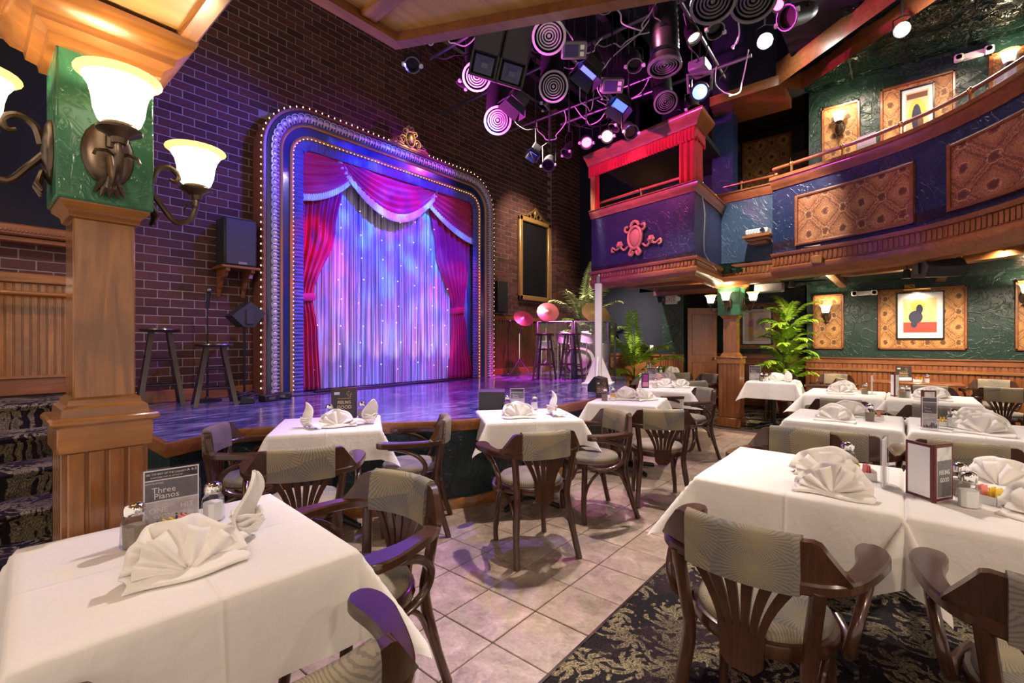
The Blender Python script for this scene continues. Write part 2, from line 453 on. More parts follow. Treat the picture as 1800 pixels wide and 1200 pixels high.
def glass(name, tint=(1, 1, 1), fac=.82, rough=.03):
    m = bpy.data.materials.new(name); m.use_nodes = True; t = m.node_tree
    for n in list(t.nodes):
        if n.type != 'OUTPUT_MATERIAL': t.nodes.remove(n)
    out = t.nodes['Material Output']
    tr = t.nodes.new('ShaderNodeBsdfTransparent'); tr.inputs[0].default_value = (*tint, 1)
    gl = t.nodes.new('ShaderNodeBsdfGlossy'); gl.inputs['Roughness'].default_value = rough
    fr = t.nodes.new('ShaderNodeFresnel'); fr.inputs[0].default_value = 1.45
    mx = t.nodes.new('ShaderNodeMixShader')
    ad = t.nodes.new('ShaderNodeMath'); ad.operation = 'MULTIPLY_ADD'; ad.inputs[1].default_value = .45; ad.inputs[2].default_value = 1 - fac; ad.use_clamp = True
    t.links.new(fr.outputs[0], ad.inputs[0]); t.links.new(ad.outputs[0], mx.inputs[0])
    t.links.new(tr.outputs[0], mx.inputs[1]); t.links.new(gl.outputs[0], mx.inputs[2]); t.links.new(mx.outputs[0], out.inputs[0])
    return m
M['glass'] = glass('clear_glass', (.97, .98, .98), .985)
M['acrylic'] = glass('clear_acrylic', (.97, .96, .98), .98)

# brick
def brick_mat():
    k = NM('red_brick', .8, 0, .3)
    oi = k.n('ObjectInfo'); at = k.n('Attribute', attribute_name='rnd')
    f = k.ma('FRACT', k.ma('ADD', k.ma('MULTIPLY', oi.outputs['Random'], 7.3), at.outputs['Fac']))
    c = k.ramp(f, [(0, hx('#472a27')), (.35, hx('#57322d')), (.7, hx('#633b33')), (1, hx('#402624'))])
    nz = k.noise(k.coord('Object', rand=True), 45, 4)
    k.base(k.mix(k.ma('MULTIPLY', nz, .45), c, hx('#2c1a18'))); k.bump(nz, .5, .006)
    return k.m
M['brick'] = brick_mat()
M['mortar'] = plain('mortar', hx('#8f827c'), .9, var=.3, vs=20, bump=.3)
M['plaster_green'] = plaster('green_plaster', hx('#3f7a58'), hx('#2f6547'), 2.6, .30, .22)
M['plaster_dkgreen'] = plaster('dark_green_plaster', hx('#15342b'), hx('#0f261f'), 1.4, .5, .38)
M['plaster_navy'] = plaster('navy_plaster', hx('#1b2c52'), hx('#16233f'), 1.6, .5, .36)
M['plaster_violet'] = plaster('night_blue_plaster', hx('#22274e'), hx('#1b1f40'), 1.6, .45, .4)
M['plaster_slate'] = plaster('slate_blue_plaster', hx('#2c425e'), hx('#243a52'), 1.6, .45, .4)
M['plaster_black'] = plaster('dark_teal_plaster', hx('#22393f'), hx('#182a30'), 2.4, .5, .3)
M['navy_flat'] = plain('dark_navy_wall', hx('#10142c'), .6, var=.4, vs=4)

def tin_mat():
    k = NM('green_tin', .16, .55, .6)
    v = k.coord('Object')
    w1 = k.noise(v, 9, 2, 2.5); h = k.ramp(w1, [(.40, (0, 0, 0)), (.5, (1, 1, 1)), (.6, (0, 0, 0))])
    k.base(k.mix(w1, hx('#123528'), hx('#0b2019'))); k.bump(h, .9, .03)
    return k.m
M['tin'] = tin_mat()

def tile_mat():
    k = NM('stone_tile', .42, 0, .45)
    v = k.coord('Object', rand=True)
    n1 = k.noise(v, 6, 6, .8, .65); n2 = k.noise(v, 26, 5, 1.5, .6)
    f = k.ma('ADD', k.ma('MULTIPLY', n1, .65), k.ma('MULTIPLY', n2, .35))
    k.base(k.ramp(f, [(.30, hx('#64544a')), (.44, hx('#8a786a')), (.57, hx('#a18e80')), (.72, hx('#bfae9f'))]))
    k.bump(f, .45, .012); return k.m
M['tile'] = tile_mat()
M['grout'] = plain('grout', hx('#4a3d34'), .9, var=.3, vs=30)

def carpet_mat():
    k = NM('patterned_carpet', .95, 0, .1)
    v = k.coord('Object')
    d = k.n('TexNoise', {'Vector': v, 'Scale': 4.0, 'Detail': 2}).outputs['Color']
    v2 = k.mix(.14, v, d, 'ADD')
    def spray(S, fingers, tw):
        vo = k.n('TexVoronoi', {'Vector': v2, 'Scale': S}, voronoi_dimensions='2D')
        sb = k.n('VectorMath', {0: v2, 1: vo.outputs['Position']}, operation='SUBTRACT'); sp = k.n('SeparateXYZ', {0: sb.outputs[0]})
        ang = k.ma('ARCTAN2', sp.outputs[1], sp.outputs[0])
        return k.ma('SINE', k.ma('ADD', k.ma('MULTIPLY', ang, fingers), k.ma('MULTIPLY', vo.outputs['Distance'], tw))), vo.outputs['Distance']
    f1, d1 = spray(5.5, 7., 14.); f2, d2 = spray(9., 5., 9.)
    lobe = k.ma('ADD', k.ma('MULTIPLY', f1, .22), k.ma('SUBTRACT', .52, d1))
    lobe = k.ma('ADD', lobe, k.ma('MULTIPLY', f2, .12))
    lobe = k.ma('ADD', lobe, k.ma('MULTIPLY', k.ma('SUBTRACT', k.noise(v, 16, 3, 1.0), .5), .7))
    weave = k.noise(v, 150, 2)
    c = k.ramp(lobe, [(.0, hx('#2b262a')), (.08, hx('#3a3033')), (.14, hx('#867a62')), (.26, hx('#a59877')), (.38, hx('#6f6857')), (.50, hx('#998c6c'))])
    vs = k.noise(v, 3.2, 2)
    c = k.mix(k.ramp(vs, [(.48, (0, 0, 0)), (.60, (.55, .55, .55))]), c, hx('#46333b'))
    k.base(k.mix(k.ramp(weave, [(.40, (0, 0, 0)), (.62, (.75, .75, .75))]), c, hx('#191517'))); k.bump(weave, 1.0, .010)
    return k.m
M['carpet'] = carpet_mat()

def stage_mat():
    k = NM('painted_stage_floor', .22, 0, .5, .4, .15)
    v = k.coord('Object', (1.0, 3.4, 1.0), rot=(0, 0, R(8)))
    n1 = k.noise(v, 2.2, 6, 1.6, .62); n2 = k.noise(v, 7.0, 4, 1.2)
    f = k.ma('ADD', k.ma('MULTIPLY', n1, .7), k.ma('MULTIPLY', n2, .3))
    k.base(k.ramp(f, [(.34, hx('#232a4c')), (.45, hx('#3a3f78')), (.54, hx('#6a6699')), (.63, hx('#a49cc0'))]))
    k.rough(k.ramp(n1, [(.3, (.10, .10, .10)), (.7, (.24, .24, .24))])); return k.m
M['stage'] = stage_mat()

def fabric_chair(name, ax):
    """sunburst fan print; ax = the two object axes the print runs along"""
    k = NM(name, .8, 0, .2)
    tc = k.n('TexCoord'); sp0 = k.n('SeparateXYZ', {0: tc.outputs['Object']})
    oi = k.n('ObjectInfo')
    cv = k.n('CombineXYZ', {0: k.ma('ADD', sp0.outputs[ax[0]], k.ma('MULTIPLY', oi.outputs['Random'], 9.)), 1: sp0.outputs[ax[1]]})
    S = 5.2
    vo = k.n('TexVoronoi', {'Vector': cv.outputs[0], 'Scale': S, 'Randomness': .8}, voronoi_dimensions='2D')
    sb = k.n('VectorMath', {0: cv.outputs[0], 1: vo.outputs['Position']}, operation='SUBTRACT')
    sp = k.n('SeparateXYZ', {0: sb.outputs[0]})
    ang = k.ma('ARCTAN2', sp.outputs[1], sp.outputs[0])
    fine = k.noise(k.coord('Object'), 60, 3)
    ray = k.ma('SINE', k.ma('ADD', k.ma('MULTIPLY', ang, 52.), k.ma('MULTIPLY', fine, 5.)))
    cell = k.n('SeparateColor', {0: vo.outputs['Color']}).outputs[0]
    c = k.ramp(cell, [(.0, hx('#938a7e')), (.4, hx('#7b7672')), (.7, hx('#9a8f78')), (1, hx('#6f7072'))])
    c = k.mix(k.ramp(vo.outputs['Distance'], [(.0, (.55, .55, .55)), (.5, (0, 0, 0))]), c, hx('#b5a478'))
    c = k.mix(k.ma('MULTIPLY', k.ma('GREATER_THAN', ray, .35), .45), c, hx('#4f4a46'))
    wv = k.noise(k.coord('Object'), 260, 2)
    k.base(k.mix(k.ma('MULTIPLY', wv, .25), c, hx('#453f3a'))); k.bump(wv, .3, .003)
    return k.m
M['fab_seat'] = fabric_chair('sunburst_seat_fabric', (0, 1))
M['fab_back'] = fabric_chair('sunburst_back_fabric', (1, 2))

def wallpaper(name, ua, a, b, c_, d, w_=.185, h_=.50):
    """ogee trellis of wavy bands with a teardrop in every cell"""
    k = NM(name, .55, 0, .3)
    tc = k.n('TexCoord'); sp = k.n('SeparateXYZ', {0: tc.outputs['Object']})
    n1 = k.noise(k.coord('Object'), 30, 3, .8); n2 = k.noise(k.coord('Object'), 85, 3, 1.5)
    p = k.ma('ADD', k.ma('MULTIPLY', sp.outputs[ua], 1 / w_), k.ma('MULTIPLY', k.ma('SUBTRACT', n1, .5), .45))
    ph = k.ma('MULTIPLY', sp.outputs[2], 2 * PI / h_); sn = k.ma('SINE', ph)
    wv = k.ma('MULTIPLY', k.ma('ADD', sn, k.ma('MULTIPLY', k.ma('SINE', k.ma('MULTIPLY', ph, 3.)), -.12)), .43)
    dA = k.ma('ABSOLUTE', k.ma('SINE', k.ma('MULTIPLY', k.ma('ADD', p, wv), PI / 2)))
    dB = k.ma('ABSOLUTE', k.ma('SINE', k.ma('MULTIPLY', k.ma('SUBTRACT', k.ma('SUBTRACT', p, 1.), wv), PI / 2)))
    dd = k.ma('MINIMUM', dA, dB)
    col = k.ramp(dd, [(.0, b), (.04, c_), (.08, a), (.22, a), (.25, b), (.29, c_), (.40, b), (.44, a), (.58, c_), (.70, a)])
    mot = k.ma('MULTIPLY', k.ma('ABSOLUTE', sn), k.ma('ABSOLUTE', k.ma('SINE', k.ma('MULTIPLY', k.ma('SUBTRACT', p, .5), PI)))) if False else k.ma('MULTIPLY', sn, k.ma('COSINE', k.ma('MULTIPLY', k.ma('ADD', p, .5), PI)))
    mc = k.ramp(k.ma('ABSOLUTE', mot), [(.0, (0, 0, 0)), (.80, (0, 0, 0)), (.82, (1, 1, 1)), (.87, (.3, .3, .3)), (.92, (1, 1, 1))])
    col = k.mix(mc, col, b); 
    g = k.ramp(k.ma('ABSOLUTE', mot), [(.0, (0, 0, 0)), (.74, (0, 0, 0)), (.76, (1, 1, 1)), (.80, (1, 1, 1)), (.82, (0, 0, 0))])
    col = k.mix(g, col, d)
    k.base(k.mix(k.ramp(n2, [(.46, (0, 0, 0)), (.56, (.55, .55, .55))]), col, b)); return k.m
PAPW = dict(a=hx('#b98a50'), b=hx('#5d3a26'), c_=hx('#9c6e40'), d=hx('#d7b26e'))
M['wallpaper'] = wallpaper('paisley_wallpaper', 1, **PAPW)
M['wallpaper_x'] = wallpaper('paisley_wallpaper_front', 0, hx('#a9714a'), hx('#5b3227'), hx('#8c5638'), hx('#cfa06c'))

def cloth_mat(name, c, sc=700):
    k = NM(name, .85, 0, .15)
    nz = k.noise(k.coord('Object'), 14, 3, .6); wv = k.noise(k.coord('Object'), sc, 1)
    spc = k.n('SeparateXYZ', {0: k.n('TexCoord').outputs['Object']})
    cz = [k.ma('MULTIPLY', k.ma('POWER', 2.718, k.ma('MULTIPLY', k.ma('MULTIPLY', spc.outputs[i], spc.outputs[i]), -26000.)), .8) for i in (0, 1)] if 'table' in name else [0.0, 0.0]
    wr = k.noise(k.coord('Object', (1, 1, .5)), 5, 4, 2.0)
    h = k.ma('ADD', k.ma('ADD', nz, k.ma('MULTIPLY', wv, .05)), k.ma('ADD', k.ma('ADD', cz[0], cz[1]), k.ma('MULTIPLY', wr, 1.2)))
    k.base(c); k.bump(h, .35, .012)
    k.p.inputs['Sheen Weight'].default_value = .1
    return k.m
M['linen'] = cloth_mat('white_tablecloth', (.80, .77, .74))
M['napkin'] = cloth_mat('white_napkin', (.82, .79, .75))
def velvet(name, a, b):
    k = NM(name, .7, 0, .25)
    nz = k.noise(k.coord('Object', (6, 6, 1)), 3, 4)
    k.base(k.mix(nz, a, b)); k.p.inputs['Sheen Weight'].default_value = .4; k.p.inputs['Sheen Roughness'].default_value = .4
    return k.m
M['velvet'] = velvet('red_velvet', hx('#bb2560'), hx('#98184c'))
def shimmer():
    k = NM('silver_lame_curtain', .42, .15, .5)
    v = k.coord('Object', (42, 42, .35))
    n1 = k.noise(v, 1.5, 4); 
    k.base(k.ramp(n1, [(.34, (.07, .07, .10)), (.50, (.36, .36, .40)), (.66, (.86, .86, .90))])); k.bump(n1, .4, .01); return k.m  # dark streaks put shade between the pleats into the colour
M['lame'] = shimmer()
def leafm(name, a, b):
    k = NM(name, .42, 0, .4)
    k.base(k.ramp(k.noise(k.coord('Object'), 5, 2), [(.35, a), (.65, b)])); k.p.inputs['Subsurface Weight'].default_value = 0
    return k.m
M['leaf'] = leafm('palm_leaf', hx('#6a9626'), hx('#a3c43c'))
M['leaf_dark'] = leafm('dark_palm_leaf', hx('#3b5b22'), hx('#6f8a3a'))
M['leaf_pale'] = leafm('pale_palm_leaf', hx('#7d8a5c'), hx('#a9ae78'))
M['leaf_black'] = leafm('deep_green_leaf', hx('#131f16'), hx('#1d2c1e'))
# ================================================================ SETTING
# ---- floor: grout bed with tiles, carpet
fl = struct(B().box(-1.6, 8.0, 1.12, 6.0, -.06, -.006).obj('floor', M['grout'], smooth=False), 'grey grout bed under the stone floor tiles', 'floor')
TS = .3245
tile_me = B().box(-.1595, .1595, -.1595, .1595, -.012, 0, .003).mesh('tile', M['tile'], False)
stage_pts = [(.87, 3.6), (1.3, 3.8), (1.62, 3.62), (2.28, 3.12), (2.6, 2.86), (2.85, 2.75), (3.4, 2.70), (4.14, 2.68), (4.8, 2.70), (5.35, 2.80), (5.9, 2.96), (6.5, 3.20), (7.1, 3.48), (7.8, 3.85), (8.3, 4.3), (8.5, 4.9), (8.56, 5.6)]
def stage_edge_y(x):
    for a, b in zip(stage_pts, stage_pts[1:]):
        if a[0] <= x <= b[0]: return a[1] + (b[1] - a[1]) * (x - a[0]) / (b[0] - a[0])
    return 9
for i in range(-4, 20):
    for j in range(0, 9):
        x = 1.573 + TS * (i - .5) + TS * .5 - TS * .5; y = 1.112 + TS * (j + .5)
        if x > 7.95: continue
        if x > .6 and y - TS * .6 > min(stage_edge_y(x - .16), stage_edge_y(x + .16), stage_edge_y(x)): continue
        if x <= .6 and y > 3.9: continue
        put('tile', tile_me, fl, (x, y, rnd.uniform(-.0012, .0006)), (0, 0, rnd.choice([0, PI / 2, PI, -PI / 2])))
struct(B().box(-3.5, 11.2, -5, 1.105, -.06, .004).obj('floor_carpet', M['carpet'], smooth=False), 'dark purple carpet woven with gold leaves under the right hand tables', 'floor')
struct(B().box(8.0, 11.2, 1.105, 6.2, -.06, .004).obj('floor_carpet', M['carpet'], smooth=False), 'dark leaf carpet beyond the tiles around the far column', 'floor')
struct(B().box(-3, 8.0, 1.105, 1.118, -.02, .010).obj('trim_1', M['chrome'], smooth=False), 'thin metal strip between carpet and stone tiles', 'trim')

# ---- brick wall
wb = struct(B().box(-2.5, 9.6, 6.045, 6.2, 0, 6.6).box(8.6, 9.6, 5.925, 6.05, .73, 6.6).obj('wall_back', M['mortar'], smooth=False), 'dark red brick wall behind the stage', 'wall')
BW, BH = .225, .092
cs, sn = math.cos(R(40)), math.sin(R(40))
def pix(x, y, z):
    d = x * cs + y * sn; return 900 + 815 * (x * sn - y * cs) / d, 600 - 815 * (z - 1.38) / d, d
cand = []
for k in range(72):
    z0 = k * BH + .006; z1 = z0 + BH - .012
    if z1 > 6.58: break
    for i in range(-12, 44):
        x0 = i * BW + (BW / 2 if k % 2 else 0) + .006; x1 = x0 + BW - .012
        zc = (z0 + z1) / 2; xc = (x0 + x1) / 2
        if x0 < -.4 or x1 > 8.6: continue
        if z1 < .70 or (xc < .9 and not (1.95 < zc < 2.35)): continue
        if 2.45 < xc < 6.2 and zc < 4.2: continue
        if xc > 6.3 and zc < 1.80: continue
        cand.append((xc, zc))
def seen(x, z):
    p = pix(x, 6.04, z); return p[0] > 243 and p[1] > -15
cand.sort(key=lambda c: (0 if seen(*c) else 1, pix(c[0], 6.04, c[1])[2]))
brick_me = B().box(-BW / 2 + .006, BW / 2 - .006, -.014, .008, -BH / 2 + .006, BH / 2 - .006, .003).mesh('brick', M['brick'], False)
for x, z in cand[:300]:
    put('brick', brick_me, wb, (x, 6.053 + rnd.uniform(-.003, .002), z), (0, 0, rnd.choice([0, 0, PI])) if False else (0, 0, 0))
bb = B(); rv = []
def far_brick(x0, x1, y, z0, z1):
    dy = rnd.uniform(-.003, .003)
    bb.add([(x0, y + dy, z0), (x1, y + dy, z0), (x1, y + dy, z1), (x0, y + dy, z1), (x0, y + .02, z0), (x1, y + .02, z0), (x1, y + .02, z1), (x0, y + .02, z1)],
           [(0, 1, 2, 3), (0, 4, 5, 1), (1, 5, 6, 2), (2, 6, 7, 3), (3, 7, 4, 0)]); rv.extend([rnd.random()] * 5)
for x, z in cand[300:]: far_brick(x - BW / 2 + .006, x + BW / 2 - .006, 6.039, z - BH / 2 + .006, z + BH / 2 - .006)
for k in range(72):
    z0 = k * BH + .006; z1 = z0 + BH - .012
    if z1 > 6.58 or z0 < .7: continue
    for i in range(6):
        x0 = 8.6 + i * BW + (BW / 2 if k % 2 else 0); x1 = min(x0 + BW - .012, 9.595)
        if x1 - x0 > .04: far_brick(x0 if not (i == 0 and k % 2 == 0) else 8.59, x1, 5.919, z0, z1)
        if i == 0 and k % 2: far_brick(8.59, x0 - .012, 5.919, z0, z1)
    n0 = len(bb.v)
    bb.add([(8.588, 5.915, z0), (8.588, 6.04, z0), (8.588, 6.04, z1), (8.588, 5.915, z1)], [(0, 1, 2, 3)]); rv.append(rnd.random())
fb = bb.obj('brick_field', M['brick'], wb, smooth=False); fb['kind'] = 'stuff'
a = fb.data.attributes.new('rnd', 'FLOAT', 'FACE'); a.data.foreach_set('value', rv[:len(fb.data.polygons)])
# right part of the stage wall: beadboard dado
def beads(name, x0, x1, y0, y1, z0, z1, pitch, mat, parent, depth=.012, single=False, axis='x'):
    """beadboard strips along x (facing -y) or along y (facing -x)"""
    a0, a1 = (x0, x1) if axis == 'x' else (y0, y1)
    n = max(1, round((a1 - a0) / pitch)); p = (a1 - a0) / n
    g = p * .10
    if single:
        me = (B().box(-p / 2 + g, p / 2 - g, -depth, 0, 0, z1 - z0, min(.004, g)) if axis == 'x' else B().box(-depth, 0, -p / 2 + g, p / 2 - g, 0, z1 - z0, min(.004, g))).mesh(name, mat, False)
        for i in range(n):
            c = a0 + p * (i + .5)
            put(name, me, parent, (c, y0, z0) if axis == 'x' else (x0, c, z0))
    else:
        b = B()
        for i in range(n):
            c = a0 + p * (i + .5)
            if axis == 'x': b.box(c - p / 2 + g, c + p / 2 - g, y0 - depth, y0, z0, z1, min(.004, g))
            else: b.box(x0 - depth, x0, c - p / 2 + g, c + p / 2 - g, z0, z1, min(.004, g))
        o = b.obj(name, mat, parent, smooth=False); o['kind'] = 'stuff'
w1 = struct(B().box(6.3, 8.6, 6.0, 6.05, .73, 1.85).obj('trim_2', M['wood_dark_panel'], smooth=False), 'brown beadboard dado low on the brick wall right of the stage arch', 'trim')
beads('plank', 6.32, 8.6, 6.0, 6.0, .78, 1.80, .055, M['wood_dark_panel'], w1)
B().box(6.3, 8.6, 5.97, 6.05, 1.80, 1.88, .008).obj('cap', M['wood_red_x'], w1); B().box(6.3, 8.6, 5.98, 6.05, .73, .85, .006).obj('skirting', M['wood_red_x'], w1)
struct(B().box(.9, 2.28, 6.0, 6.045, .73, .86, .006).obj('baseboard_back', M['wood_red_x']), 'worn wooden baseboard under the bricks behind the two black stools', 'baseboard')

# ---- left stair wall
lw = struct(B().box(-1.5, .9, 6.0, 6.05, .9, 1.98).obj('wall_left', M['wood_honey'], smooth=False), 'honey wood beadboard wall beside the carpeted stairs', 'wall')
beads('plank', .10, .88, 6.0, 6.0, 1.06, 1.90, .052, M['wood_honey'], lw, single=True)
B().box(-1.5, .9, 5.965, 6.04, 1.90, 1.99, .01).obj('cap', M['wood_honey_h'], lw)
B().box(-1.5, .9, 5.97, 6.02, .90, 1.06, .008).obj('skirting', M['wood_red_x'], lw)
B().box(-1.5, .9, 5.955, 6.02, 1.045, 1.075, .008).obj('bead', M['wood_honey_h'], lw)
lt = struct(B().box(-1.5, .9, 5.85, 6.05, 2.30, 2.40, .015).box(-1.5, .9, 5.9, 6.05, 2.25, 2.30, .01).obj('trim_3', M['wood_red_x']), 'carved brown ledge above the stair wall', 'trim')
bb = B()
for i in range(60): bb.ball((-.6 + i * .025, 5.845, 2.335), .011, 6, 4)
o = bb.obj('bead_row', M['wood_red_x'], lt); o['kind'] = 'stuff'
struct(B().box(-1.5, .98, 5.98, 6.04, 2.40, 4.6).obj('wall_left', M['blk_rough'], smooth=False), 'black panel standing in for the dark opening above the stair ledge', 'wall')  # black sheet stands for the unlit void over the ledge
tag(B().tube([(-1.5, 5.88, 1.80), (.82, 5.88, 1.80)], .024, 12).tube([(.7, 5.88, 1.80), (.7, 6.0, 1.74)], .01).obj('handrail', M['wood_honey_h']), 'round honey wood handrail on the beadboard stair wall', 'handrail')

# ---- stairs, carpeted
st = struct(B().box(-1.5, .86, 5.1, 6.0, 0, .885).obj('floor_landing', M['carpet'], smooth=False), 'carpeted landing at the top of the stairs left of the stage', 'floor')
for k, (y, z) in enumerate([(3.75, .18), (4.05, .36), (4.4, .54), (4.75, .72), (5.1, .90)]):
    y1 = [4.05, 4.4, 4.75, 5.1, 5.4][k]
    prof = [(y1 + .02, 0), (y + .02, 0), (y + .015, z - .06), (y - .02, z - .035), (y - .028, z - .015), (y - .015, z), (y1 + .02, z)]
    b = B(); b.add([(x, p[0], p[1]) for x in (-1.5, .86) for p in prof], [tuple(range(7))[::-1], tuple(range(7, 14))] + [(i, (i + 1) % 7, 7 + (i + 1) % 7, 7 + i) for i in range(7)])
    b.obj('step', M['carpet'], st, ang=60)

# ---- stage
SP = [(p[0], p[1]) for p in curve([(x, y, 0) for x, y in stage_pts[:2]], 1)] + [(p[0], p[1]) for p in curve([(x, y, 0) for x, y in stage_pts[1:]], 4)][1:]
sg = struct(B().prism([(.87, 6.03)] + SP + [(8.58, 6.03)], .0, .69).obj('floor_stage_base', M['plaster_black'], smooth=False), 'dark textured plaster front of the stage', 'stage')
B().prism([(.855, 6.03)] + [(x, y - .03) for x, y in SP] + [(8.6, 6.03)], .69, .73).obj('stage_floor', M['stage'], sg, smooth=False)['label'] = 'glossy stage floor painted in blue and violet swirls'
B().sweep([(.87, 6.0)] + SP, [(0, .64), (-.035, .645), (-.045, .70), (-.04, .731), (-.01, .734), (0, .728)]).obj('nosing', M['wood_honey_h'], sg)
B().sweep(SP, [(0, 0), (-.03, 0), (-.03, .07), (-.018, .085), (0, .085)]).obj('skirting', M['wood_honey_h'], sg)

# ---- left column under the balcony
def column(label, cx, cy, hp, hs, hb, zc, z1, z2, ztop, mp, mf, nplank=4):
    c = thing('column', label, 'column', (cx, cy, 0))
    B().box(-hp, hp, -hp, hp, 0, zc - .1).obj('pedestal', mp, c, smooth=False)
    p = 2 * hp / nplank
    me = B().box(-p / 2 + .004, p / 2 - .004, -.012, .004, .16, zc - .11, .004).mesh('plank', mp, False)
    for q in range(4):
        for i in range(nplank):
            a = -hp + p * (i + .5); ang = q * PI / 2
            x, y = a, -hp
            put('plank', me, c, (x * math.cos(ang) - y * math.sin(ang), x * math.sin(ang) + y * math.cos(ang), 0), (0, 0, ang))
    B().box(-hp - .03, hp + .03, -hp - .03, hp + .03, 0, .15, .008).obj('plinth', mp, c)
    k = hp
    B().box(-k - .022, k + .022, -k - .022, k + .022, zc - .11, zc - .015, .004).box(-k - .04, k + .04, -k - .04, k + .04, zc - .02, zc + .006, .008).obj('pedestal_cap', mf, c)
    sq = lambda h: [(-h, -h), (h, -h), (h, h), (-h, h)]
    B().sweep(sq(hs), [(0, zc + .07), (-.012, zc + .062), (-.016, zc + .045), (-.03, zc + .035), (-.034, zc + .006), (0, zc + .004)], closed=True).obj('base_moulding', mf, c)
    B().box(-hs, hs, -hs, hs, zc, z1, .004).obj('shaft', mp, c)
    B().sweep(sq(hs), [(0, z1 - .055), (-.010, z1 - .05), (-.014, z1 - .03), (-.034, z1 - .012), (-.036, z1), (0, z1 + .002)], closed=True).obj('collar', mf, c)
    B().box(-hb, hb, -hb, hb, z1, z2, .006).obj('block', M['plaster_green'], c)['label'] = 'glossy green textured plaster block'
    B().sweep(sq(hb), [(0, z2 - .02), (-.018, z2 - .015), (-.022, z2 + .01), (-.05, z2 + .03), (-.055, z2 + .055), (-.085, z2 + .075), (-.105, z2 + .105), (-.11, ztop), (0, ztop)], closed=True).obj('capital', mf, c)
    return c
column('honey wood column with green block carrying three lamps, nearest the stairs', .328, 2.213, .104, .083, .128, 1.12, 1.85, 2.354, 2.475, M['wood_honey'], M['wood_honey_h'])
column('reddish wood column with green block carrying three lamps, beside the far exit', 8.13, 2.13, .15, .10, .17, 1.13, 1.80, 2.26, 2.36, M['wood_red'], M['wood_honey_h'], 5)
# wooden soffit over the camera: beam to the column and the corner of the overhanging balcony
cs1 = struct(B().box(-1.4, .56, -2.5, 2.55, 2.50, 2.75).obj('ceiling_beam', M['wood_pale'], smooth=False), 'pale wood panelled soffit resting on the near column', 'ceiling')
for (x0, x1, y0, y1) in [(.50, .565, -2.5, 2.5), (-1.4, .5, 2.30, 2.36), (.08, .13, -2.5, 2.3)]:
    B().box(x0, x1, y0, y1, 2.472, 2.51, .008).obj('batten', M['wood_honey_y'], cs1)
B().box(.12, .5, 1.0, 2.3, 2.492, 2.502).obj('panel', M['wood_pale'], cs1, smooth=False)
cs2 = struct(B().prism([(.56, -2.5), (3.5, -2.5), (1.62, .62), (1.16, 1.60), (.56, 1.60)], 2.62, 3.2).obj('ceiling_corner', M['wood_pale'], smooth=False), 'pale wood corner of the balcony overhead near the lights', 'ceiling')
B().sweep([(3.5, -2.5), (1.62, .62), (1.16, 1.60), (.56, 1.60)], [(.0, 2.585), (.05, 2.585), (.055, 2.66), (0, 2.67)], flip=False).sweep([(3.5, -2.5), (1.62, .62), (1.16, 1.60), (.56, 1.60)], [(.0, 2.585), (-.02, 2.60), (-.02, 2.9), (0, 2.9)]).obj('batten', M['wood_red_x'], cs2)
B().box(.96, 1.03, -.5, 1.55, 2.60, 2.63, .006).obj('batten', M['wood_honey_y'], cs2)

# ---- high ceiling
struct(B().box(-3, 9.7, -3.2, 6.2, 6.6, 6.7).obj('ceiling', M['blk_rough'], smooth=False), 'black ceiling high above the stage lights', 'ceiling')

# ---- far and right walls
struct(B().box(9.6, 9.75, 3.90, 6.2, 0, 6.6).obj('wall_far', M['navy_flat'], smooth=False), 'dark navy wall behind the drum kit', 'wall')
wfw = struct(B().box(9.575, 9.6, 3.92, 5.92, 0, 1.08).obj('trim_4', M['wood_red_y'], smooth=False), 'brown dado low on the navy wall behind the drum kit', 'trim')
B().box(9.54, 9.6, 3.92, 5.92, 1.06, 1.11, .006).obj('cap', M['wood_red_y'], wfw)
ex = struct(B().prism([(9.6, 3.92), (9.72, 3.48), (10.0, 3.5), (10.0, 3.92)], 0, 2.5).obj('wall_exit', M['plaster_dkgreen'], smooth=False), 'narrow dark green wall piece carrying the exit sign', 'wall')
b = B()
for i in range(9):
    t0 = i / 9 + .008; t1 = (i + 1) / 9 - .008
    p = lambda t, o: (9.6 + .12 * t - o, 3.92 - .44 * t - o * .27)
    q = [p(t0, .0), p(t0, .022), p(t1, .022), p(t1, .0)]
    b.prism(q, .1, 1.02)
o = b.obj('plank', M['wood_red'], ex, smooth=False); o['kind'] = 'stuff'
B().prism([(9.6, 3.92), (9.56, 3.90), (9.68, 3.46), (9.72, 3.48)], 1.02, 1.11).obj('cap', M['wood_red_y'], ex, smooth=False)
DX = Matrix.Translation((9.80, 3.42, 0)) @ Matrix.Rotation(R(-48), 4, 'Z')
dr = struct(B().box(0, .62, 0, .045, .01, 2.08).xf(DX).obj('door_1', M['wood_red'], smooth=False), 'brown wooden door standing ajar beside the exit sign', 'door')
for z0, z1 in ((.2, .95), (1.1, 1.95)): B().box(.09, .53, -.008, .01, z0, z1, .006).xf(DX).obj('panel', M['wood_red'], dr, smooth=False)
B().box(.54, .58, -.05, 0, 1.0, 1.05, .005).xf(DX).obj('door_handle', M['brass'], dr)
struct(B().box(10.0, 11.2, 3.8, 3.9, 0, 2.5).box(11.05, 11.2, 3.4, 3.9, 0, 2.5).obj('wall_corridor', M['blk_rough'], smooth=False), 'passage wall coloured black for the dark behind the door', 'wall')  # black colour stands for the darkness inside the passage
rw = struct(B().box(11.0, 11.15, 1.41, 3.42, 0, 2.5).obj('wall_recess', M['plaster_dkgreen'], smooth=False), 'dark green recessed wall behind the tall palm', 'wall')
